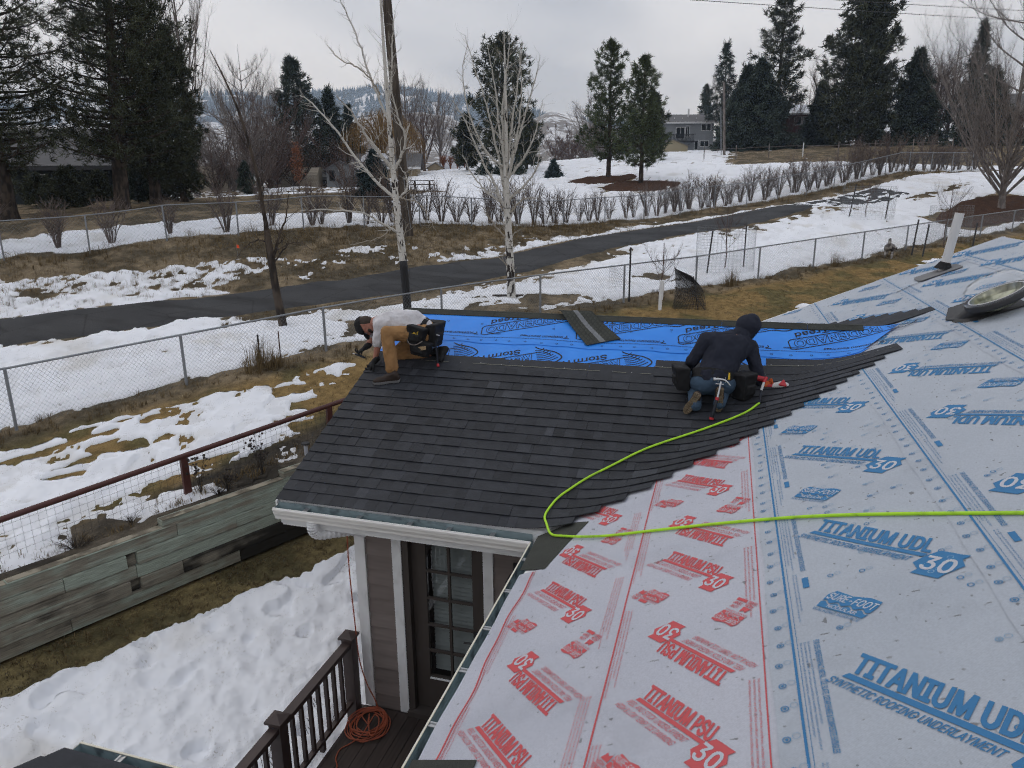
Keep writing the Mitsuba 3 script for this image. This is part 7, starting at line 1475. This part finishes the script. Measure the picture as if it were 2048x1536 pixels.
m = MB(); m.tube([[-1.45, 95.6, 4.2], [-1.85, 95.5, 9.7]], .06, 8); k = put('steel_pole', m, 'mat_fence_metal', smooth=True); tag(k, 'thin grey pole just left of the weathered wooden pole', 'pole')
def wire(label, a, b, sag, rad):
    t = np.linspace(0, 1, 40); P = np.array([lerp(a, b, k) for k in t]); P[:, 2] -= sag * 4 * t * (1 - t); m = MB(); m.tube(P, rad, 4); k = put('overhead_wire', m, 'mat_dark_metal'); tag(k, label, 'wire')
wire('upper right overhead wire crossing in front of the tall ragged pine', A3(-6.1, 27.3, 6.85), A3(20.0, 51.4, 8.7), .05, .012)
wire('short overhead wire at the top right corner', A3(2.5, 34.5, 7.6), A3(22.0, 54.0, 9.6), .05, .012)
wire('thin pale wire in front of the spruces left of the utility pole', A3(-52.0, 70.8, 4.9), A3(-36.9, 66.2, 4.3), .1, .012)
mat('mat_h_grey', proc(lambda p, n, uv: mix((0.31, 0.325, 0.34), (0.25, 0.265, 0.28), smoothstep(.0, .25, dr.abs(p.z * 5 - dr.floor(p.z * 5))))), 0.8)
mat('mat_h_teal', (0.014, 0.019, 0.020), 0.8); mat('mat_h_roof', proc(lambda p, n, uv: mix((0.10, 0.10, 0.105), (0.15, 0.145, 0.145), fbm(p.x * 2, p.y * 2, p.z * 8, 3))), 0.9); mat('mat_h_beige', (0.34, 0.29, 0.19), 0.8); mat('mat_h_red', (0.085, 0.026, 0.024), 0.8); mat('mat_h_tan', (0.30, 0.24, 0.16), 0.8)
mat('mat_h_white', (0.62, 0.62, 0.62), 0.7); mat('mat_h_dark', (0.02, 0.021, 0.024), 0.4); mat('mat_carport', proc(lambda p, n, uv: mix((0.30, 0.265, 0.21), (0.24, 0.205, 0.16), uv.x)), 0.6); mat('mat_h_shed', (0.215, 0.225, 0.235), 0.8); mat('mat_h_snowroof', (0.62, 0.64, 0.68), 0.7)
class Bld:
    """a plain building: facade from L to R (seen from the eye), depth behind it"""
    def __init__(s, name, label, L, R, depth, zb, cat):
        s.k = thing(name, label, cat); s.L, s.R = A3(*L, 0), A3(*R, 0); s.ax = unit(s.R - s.L); s.w = np.linalg.norm(s.R - s.L); s.ay = A3(-s.ax[1], s.ax[0], 0); s.zb, s.d = zb, depth
    def p(s, u, v, z): return s.L + s.ax * u + s.ay * v + A3(0, 0, s.zb + z)
    def blk(s, name, u0, u1, v0, v1, z0, z1_, mat_, parent=None):
        m = MB(); m.hexa([s.p(u0, v0, z0), s.p(u1, v0, z0), s.p(u1, v1, z0), s.p(u0, v1, z0), s.p(u0, v0, z1_), s.p(u1, v0, z1_), s.p(u1, v1, z1_), s.p(u0, v1, z1_)]); return put(name, m, mat_, parent=parent or s.k)
    def body(s, h, mat_, sink=1.5): s.h = h; return s.blk('wall', 0, s.w, 0, s.d, -sink, h, mat_)
    def gable_along(s, rise, mat_, o=.5, mat_wall=None, frac=.5, fas='mat_h_white'):      # ridge parallel to the facade
        m = MB(); th = .12; e = s.h - o * rise / (s.d * frac)
        for q in ((0, frac), (1, frac)):
            a0, a1 = (-o, s.d * frac) if q[0] == 0 else (s.d + o, s.d * frac)
            m.hexa([s.p(-o, a0, e), s.p(s.w + o, a0, e), s.p(s.w + o, a1, s.h + rise), s.p(-o, a1, s.h + rise), s.p(-o, a0, e + th), s.p(s.w + o, a0, e + th), s.p(s.w + o, a1, s.h + rise + th), s.p(-o, a1, s.h + rise + th)])
        r_ = put('roof', m, mat_, parent=s.k)
        if mat_wall:
            m = MB()
            for u in (0, s.w): m = MB(); m.add([s.p(u, 0, s.h), s.p(u, s.d, s.h), s.p(u, s.d * frac, s.h + rise)], [[0, 1, 2]]); put('gable', m, mat_wall, parent=s.k)
        s.blk('fascia', -o, s.w + o, -o - .05, -o - .002, e - .12, e + th + .02, fas); return r_
    def gable_front(s, rise, mat_, o=.3, mat_wall=None):               # gable end facing the eye
        m = MB(); th = .1; c = s.w / 2
        for a0 in (-o, s.w + o):
            e = s.h - o * rise / c; m.hexa([s.p(a0, -o, e), s.p(c, -o, s.h + rise), s.p(c, s.d + o, s.h + rise), s.p(a0, s.d + o, e), s.p(a0, -o, e + th), s.p(c, -o, s.h + rise + th), s.p(c, s.d + o, s.h + rise + th), s.p(a0, s.d + o, e + th)])
        r_ = put('roof', m, mat_, parent=s.k); m = MB()
        for v in (0.0, s.d): m = MB(); m.add([s.p(0, v, s.h), s.p(s.w, v, s.h), s.p(c, v, s.h + rise)], [[0, 1, 2]]); put('gable', m, mat_wall, parent=s.k)
        return r_
    def window(s, u0, u1, z0, z1_, n=1, fr=.09, name='window', mat_='mat_h_white', v=0.0):
        m = MB()
        for a, b, c, d in ((u0 - fr, u1 + fr, z0 - fr, z0), (u0 - fr, u1 + fr, z1_, z1_ + fr), (u0 - fr, u0, z0, z1_), (u1, u1 + fr, z0, z1_)) + tuple((u0 + (u1 - u0) * i / n - .03, u0 + (u1 - u0) * i / n + .03, z0, z1_) for i in range(1, n)):
            m.hexa([s.p(a, v - .06, c), s.p(b, v - .06, c), s.p(b, v + .02, c), s.p(a, v + .02, c), s.p(a, v - .06, d), s.p(b, v - .06, d), s.p(b, v + .02, d), s.p(a, v + .02, d)])
        k = put(name, m, mat_, parent=s.k); m = MB(); m.add([s.p(u0, v - .02, z0), s.p(u1, v - .02, z0), s.p(u1, v - .02, z1_), s.p(u0, v - .02, z1_)], [[0, 1, 2, 3]]); put('pane', m, 'mat_glass', parent=k); return k
def along(pa, pb, v, off=0):
    """the point at image column pa/pb is kept as plain numbers below"""
G = Bld('grey_house', 'grey two storey house with white windows behind the pair of pines', (-13.6, 123.3), (-3.34, 126.4), 8, 6.1, 'house')
G.body(4.6, 'mat_h_grey', 3); G.gable_along(1.5, 'mat_h_roof', .5, 'mat_h_grey', .6)
G.window(4.65, 5.95, 2.05, 3.75, 2, name='patio_door'); G.window(6.2, 6.75, 2.35, 3.95, 2); G.window(8.75, 10.2, 3.3, 4.25, 2); G.window(7.75, 8.25, .35, 1.75, 1, name='door'); G.window(8.65, 9.95, .85, 1.65, 2)
m = MB()
for u in np.arange(1.0, 7.3, .22): m.hexa([G.p(u, -1.4, 1.65), G.p(u + .06, -1.4, 1.65), G.p(u + .06, -1.34, 1.65), G.p(u, -1.34, 1.65), G.p(u, -1.4, 2.6), G.p(u + .06, -1.4, 2.6), G.p(u + .06, -1.34, 2.6), G.p(u, -1.34, 2.6)])
tag(put('balcony_railing', m, 'mat_h_dark', parent=G.k), kind='stuff'); G.blk('balcony', .9, 7.4, -1.4, -.01, 1.45, 1.65, 'mat_h_dark'); G.blk('balcony_rail', .9, 7.4, -1.42, -1.32, 2.6, 2.68, 'mat_h_dark')
m = MB(); m.tube([G.p(7.2, 3, 5.3), G.p(7.2, 3, 6.9)], .13, 8); put('flue', m, 'mat_h_white', parent=G.k)
for u in (3.4, 4.6, 5.9, 8.2): m = MB(); m.tube([G.p(u, 1.6, 4.9), G.p(u, 1.6, 5.4)], .07, 6); put('roof_vent', m, 'mat_h_white', parent=G.k)
S1 = Bld('beige_shed', 'beige shed with shallow gable in front of the grey house', (-11.0, 112.6), (-6.6, 114.2), 3, 4.9, 'shed'); S1.body(1.5, 'mat_h_beige'); S1.gable_front(.9, 'mat_h_roof', .25, 'mat_h_beige')
R1 = Bld('red_house', 'dark red two storey house half hidden between the spruces', (6.2, 123.8), (14.0, 125.8), 8, 6.2, 'house'); R1.body(5.2, 'mat_h_red', 3); R1.gable_along(1.6, 'mat_h_snowroof', .5, 'mat_h_red', .6)
for u, z in ((2.6, 3.5), (3.9, 3.5), (2.9, .7), (5.6, .8)): R1.window(u, u + 1.0, z, z + 1.1, 1)
HL = Bld('dark_house', 'low dark teal house with grey roof behind the big pines at the left', (-45.5, 31.8), (-34.6, 35.7), 6, -.3, 'house'); HL.body(2.2, 'mat_h_teal'); HL.gable_along(2.0, 'mat_h_roof', .5, 'mat_h_teal', .5, fas='mat_h_dark'); HL.window(6.2, 6.9, 1.15, 1.5, 1, .05); HL.window(8.0, 8.6, 1.15, 1.5, 1, .05, mat_='mat_h_shed')
m = MB(); m.tube([HL.p(4.3, 2.0, 2.9), HL.p(4.3, 2.0, 3.6)], .1, 8); put('roof_vent', m, 'mat_h_white', parent=HL.k)
def carport(name, label, L, R, depth, h, zb, open_left):
    B_ = Bld(name, label, L, R, depth, zb, 'shelter'); n = 26; prof = [(0, -.4)] + [(0, h * k / 7 * .58) for k in range(8)] + [(depth * .5 * (1 - math.cos(a)), h * .58 + h * .42 * math.sin(a)) for a in np.linspace(0, math.pi, 22)[1:-1]] + [(depth, h * .58 * (7 - k) / 7) for k in range(8)] + [(depth, -.4)]
    for i in range(len(prof) - 1):
        (v0, z0), (v1, z1_) = prof[i], prof[i + 1]; dv, dz = v1 - v0, z1_ - z0; L_ = math.hypot(dv, dz); nv, nz_ = -dz / L_ * .03, dv / L_ * .03
        m = MB(); m.hexa([B_.p(0, v0, z0), B_.p(B_.w, v0, z0), B_.p(B_.w, v1, z1_), B_.p(0, v1, z1_), B_.p(0, v0 + nv, z0 + nz_), B_.p(B_.w, v0 + nv, z0 + nz_), B_.p(B_.w, v1 + nv * .2, z1_ + nz_ * .2), B_.p(0, v1 + nv * .2, z1_ + nz_ * .2)], (.5 * (i % 2), 0)); put('panel', m, 'mat_carport', parent=B_.k)
    ends = [B_.w - .05] + ([] if open_left else [.02])
    for u in ends: m = MB(); P_ = [B_.p(u, a, z) for a, z in prof]; m.add(P_, [[0, i, i + 1] for i in range(1, len(P_) - 1)]); put('end_wall', m, 'mat_carport', parent=B_.k)
    return B_
carport('arched_shelter', 'tan arched metal shelter half hidden by the third dark pine', (-50.5, 57.9), (-45.75, 59.35), 4, 2.75, -.1, False)
carport('arched_shelter', 'tan arched metal shelter behind the small rust leaved tree', (-44.0, 63.1), (-39.3, 64.6), 4, 2.65, -.1, True)
SG = Bld('grey_shed', 'small grey garden house with dark trimmed window left of the tan house', (-38.8, 65.5), (-36.2, 66.7), 4.4, -.2, 'shed'); SG.body(2.55, 'mat_h_shed'); SG.gable_front(.75, 'mat_h_roof', .25, 'mat_h_shed'); SG.window(.35, .75, 1.5, 2.35, 1, .07, mat_='mat_h_dark'); SG.window(1.75, 2.15, .7, 1.7, 1, .05, mat_='mat_h_shed')
m = MB(); m.tube([SG.p(1.3, -.03, 2.45), SG.p(1.3, -.06, 2.45)], .16, 12); put('wall_clock', m, 'mat_h_white', parent=SG.k)
SW = Bld('small_shed', 'tiny pale shed with dark double doors beside the grey garden house', (-40.9, 66.6), (-39.5, 67.2), 1.8, -.1, 'shed'); SW.body(1.75, 'mat_h_shed'); SW.gable_front(.55, 'mat_h_roof', .15, 'mat_h_white'); SW.window(.25, .68, .2, 1.4, 1, .04, name='door', mat_='mat_h_dark'); SW.window(.76, 1.2, .2, 1.4, 1, .04, name='door', mat_='mat_h_dark')
TN = Bld('tan_house', 'tan house with snow patch on its roof in front of the golden willow', (-42.6, 77.6), (-35.5, 80.2), 7, .3, 'house'); TN.body(2.7, 'mat_h_tan'); TN.gable_along(1.5, 'mat_h_roof', .5, 'mat_h_tan', .5); TN.window(.5, 1.2, 1.1, 1.95, 1, .1, mat_='mat_h_beige'); TN.window(6.0, 6.6, 1.1, 1.95, 1, .1, mat_='mat_h_beige')
m = MB(); q = [TN.p(u, v, 2.86 + v * 1.5 / 3.5) for u, v in ((1.0, .9), (3.4, .6), (4.2, 2.2), (3.6, 3.2), (1.6, 3.3), (.9, 2.2))]; m.add(q + [k + A3(0, 0, .12) for k in q], [[6, 6 + i, 7 + i] for i in range(1, 5)] + [[i, (i + 1) % 6, 6 + (i + 1) % 6] for i in range(6)] + [[i, 6 + (i + 1) % 6, 6 + i] for i in range(6)]); put('roof_snow', m, 'mat_h_snowroof', parent=TN.k)
RB = Bld('barn', 'grey roofed barn behind reddish bushes right of the utility pole', (-38.5, 96.0), (-35.0, 97.5), 5, 1.6, 'barn'); RB.body(1.6, 'mat_h_red'); RB.gable_along(1.9, 'mat_h_snowroof', .3, 'mat_h_red', .5); RB.window(.5, 1.2, .3, 1.2, 1, .08)
SB = Bld('small_shed', 'small brown shed with pale door left of the barn', (-38.9, 91.5), (-37.0, 92.2), 2, 1.3, 'shed'); SB.body(1.9, 'mat_h_tan'); SB.gable_front(.6, 'mat_h_roof', .2, 'mat_h_tan'); SB.window(.7, 1.1, .2, 1.5, 1, .05, name='door')
HR = Bld('red_house', 'reddish house with dark roof behind the bare tree at the right edge', (35.5, 116.0), (45.0, 118.0), 8, 5.6, 'house'); HR.body(4.2, 'mat_h_red', 3); HR.gable_along(2.6, 'mat_h_roof', .5, 'mat_h_red', .5, fas='mat_h_red'); HR.window(1.6, 2.8, 2.2, 3.4, 2)
r = random.Random(91)
for i in range(4): stem_plant('dead_bush', 'reddish bush in front of the grey roofed barn', (-37.9 + i * .9, 94.6 + i * .35), 40, 1.9, .7, 0, r, 'mat_dead_leaf', 'reddish bushes at the barn', .035)
# picnic table on the snow, a metal frame, a marker flag
PT = thing('picnic_table', 'dark wooden picnic table standing on the snowy field', 'table'); c = A3(-24.1, 55.4, z1(-24.1, 55.4) + .05); ua, ub = unit([.95, .3, 0]), unit([-.3, .95, 0])
for nm, off, hz, hw in (('table_top', 0, .74, .38), ('seat', -.66, .44, .13), ('seat', .66, .44, .13)): m = MB(); m.obox(c + ub * off + A3(0, 0, hz), ua * .95, ub * hw, A3(0, 0, .025)); put(nm, m, 'mat_bark', parent=PT)
for s_ in (-.6, .6): m = MB(); m.obox(c + ua * s_ + A3(0, 0, .42), ua * .03, ub * .7, A3(0, 0, .03)); m.tube([c + ua * s_ - ub * .6, c + ua * s_ - ub * .2 + A3(0, 0, .72)], .05, 4); m.tube([c + ua * s_ + ub * .6, c + ua * s_ + ub * .2 + A3(0, 0, .72)], .05, 4); put('leg', m, 'mat_bark', parent=PT)
MF = A3(-34.2, 50.8, z1(-34.2, 50.8)); m = MB(); m.tube(spline([MF, MF + [0, 0, 1.1], MF + [.2, .05, 1.35], MF + [.7, .2, 1.35], MF + [.9, .25, 1.1], MF + [.9, .25, 0]], 24), .025, 5); k = put('garden_arch', m, 'mat_dark_metal'); tag(k, 'black metal garden arch before the right tan shelter', 'garden arch')
fx, fy = -16.13, 21.02; zf_ = z1(fx, fy); m = MB(); m.tube([[fx, fy, zf_], [fx, fy, zf_ + .5]], .006, 4); m2 = MB(); m2.add([[fx, fy, zf_ + .5], [fx +   .09, fy + .02, zf_ + .48], [fx +   .09, fy + .02, zf_ + .38], [fx, fy, zf_ + .38]], [[0, 1, 2, 3]]); mat('mat_flag', (0.85, 0.10, 0.03), 0.6)
FL = thing('marker_flag', 'tiny orange marker flag on the brown verge beyond the path', 'flag'); put('wire', m, 'mat_wire', parent=FL); put('flag', m2, 'mat_flag', parent=FL)
# a wooden post and rail fence in front of the spruces
PF = thing('post_fence', 'thin rail fence with pale posts along the foot of the spruces', 'fence')
pa, pb = A3(-3.2, 87.5, 0), A3(21, 84.5, 0); m = MB(); tt = np.linspace(0, 1, 24); m.tube([[*(lerp(pa, pb, t)[:2]), z1(*lerp(pa, pb, t)[:2]) + 1.15] for t in tt], .02, 4); put('rail', m, 'mat_bark_grey', parent=PF)
for t in np.linspace(0, 1, 8): p = lerp(pa, pb, t); z = z1(p[0], p[1]); m = MB(); m.tube([[p[0], p[1], z - .1], [p[0], p[1], z + 1.5]], .06, 6); put('post', m, 'mat_trim' if abs(t - 3 / 7) < .01 else 'mat_bark_grey', parent=PF)
# ------------------------------------------------------------------ hills
AZF = ([-60, -38.8, -36.5, -33.8, -31.4, -29.2, -27.8, -26.3, -22.7, -19.7, -17.4, -15.1, -10, 0, 60], [.115, .1199, .1226, .1189, .1271, .1243, .1284, .1336, .1281, .1246, .114, .1068, .09, .07, .06])
AZN = ([-60, -36, -29, -26.4, -23.8, -21.9, -20.1, -17.8, -15.2, -13.65, -11.8, -10.6, -8, 0, 60], [.085, .09, .1027, .1118, .1134, .1098, .0999, .0923, .1031, .1108, .1072, .0982, .088, .07, .055])
def hill_h(az, r_):
    nzs = meshkit.fbm(np.stack([az * .45, r_ * .003, az * 0], -1), 4, 77) - .5
    ef, en = np.interp(az, *AZF), np.interp(az, *AZN)
    pf = np.exp(-((r_ - 2600) / np.where(r_ < 2600, 620, 900)) ** 2); pn = np.exp(-((r_ - 1450) / np.where(r_ < 1450, 420, 420)) ** 2)
    return np.maximum((ef * 2600 - 12) * pf * (1 + .10 * nzs * (1 - pf)), (en * 1450 - 12) * pn * (1 + .14 * nzs * (1 - pn))) - 6 + nzs * 14
azs = np.linspace(-58, 58, 330); rs_ = np.concatenate([np.linspace(520, 1500, 90), np.linspace(1520, 3050, 80)])
A_, R_ = np.meshgrid(azs, rs_); Hh = hill_h(A_, R_); X_, Y_ = R_ * np.sin(np.radians(A_)), R_ * np.cos(np.radians(A_))
m = MB(); m.grid(np.stack([X_, Y_, Hh], -1))
def f_hill(p, n, uv):
    a = fbm(p.x * .006, p.y * .006, 3, 4); b = fbm(p.x * .03, p.y * .03, 1, 4); rr = dr.sqrt(p.x * p.x + p.y * p.y); far = smoothstep(1750, 2000, rr)
    tan_ = mix((0.62, 0.63, 0.65), (0.165, 0.14, 0.115), smoothstep(0.42, 0.56, b * .35 + a * .25 + .4 * fbm(p.x * .11, p.y * .11, 7, 3))); woods = mix((0.05, 0.065, 0.075), (0.66, 0.67, 0.70), smoothstep(0.45, 0.53, a * .5 + b * .5))
    return mix(tan_, woods, far)
mat('mat_hill', proc(f_hill), 0.95, 0.1); put('hills', m, 'mat_hill', smooth=True); tag('hills', 'snow patched and wooded hills on the horizon', kind='structure')
rs2 = np.random.RandomState(4); n = 9000; az_ = rs2.uniform(-42, -2, n); rr_ = np.where(rs2.rand(n) < .8, rs2.normal(2450, 190, n), rs2.normal(1400, 130, n)); dens = meshkit.fbm(np.stack([rr_ * np.sin(np.radians(az_)) * .006, rr_ * np.cos(np.radians(az_)) * .006, az_ * 0 + 9], -1), 4, 3)
ok = (rr_ > 1900) & ((dens > .47) | ((rr_ > 2540) & (dens > .38))) & (rr_ < 2700); az_, rr_ = az_[ok], rr_[ok]; n = len(az_); zz = hill_h(az_, rr_); P_ = np.stack([rr_ * np.sin(np.radians(az_)), rr_ * np.cos(np.radians(az_)), zz], 1); hh = rs2.uniform(13, 27, n); ww = hh * rs2.uniform(.16, .24, n)
ang = np.arange(5) * 2 * math.pi / 5; ring = np.stack([np.cos(ang), np.sin(ang), ang * 0], 1); v = np.concatenate([P_[:, None] + ring[None] * ww[:, None, None] - [0, 0, 2], (P_ + np.stack([hh * 0, hh * 0, hh], 1))[:, None]], 1).reshape(-1, 3); f = (np.arange(n)[:, None, None] * 6 + np.array([[i, (i + 1) % 5, 5] for i in range(5)])[None]).reshape(-1, 3)
m = MB(); m.add(v, f, np.repeat(np.stack([rs2.rand(n), rs2.rand(n)], 1), 6, 0)); put('hillside_forest', m, 'mat_spruce'); tag('hillside_forest', 'conifer forest covering the distant hills', 'forest', kind='stuff')
# the air between: pale haze that lets the hills fade to blue
scene['haze_medium'] = {'type': 'homogeneous', 'albedo': col((0.93, 0.95, 0.97)), 'sigma_t': col((0.00017, 0.00021, 0.00027))}
scene['haze'] = {'type': 'cube', 'to_world': T4().translate([0, 0, 200]).scale([3700, 3700, 212]), 'bsdf': {'type': 'null'}, 'interior': {'type': 'ref', 'id': 'haze_medium'}}
tag('haze', kind='stuff'); labels['haze'].update(label='thin pale winter haze in the air', category='haze')
scene['camera']['medium'] = {'type': 'ref', 'id': 'haze_medium'}
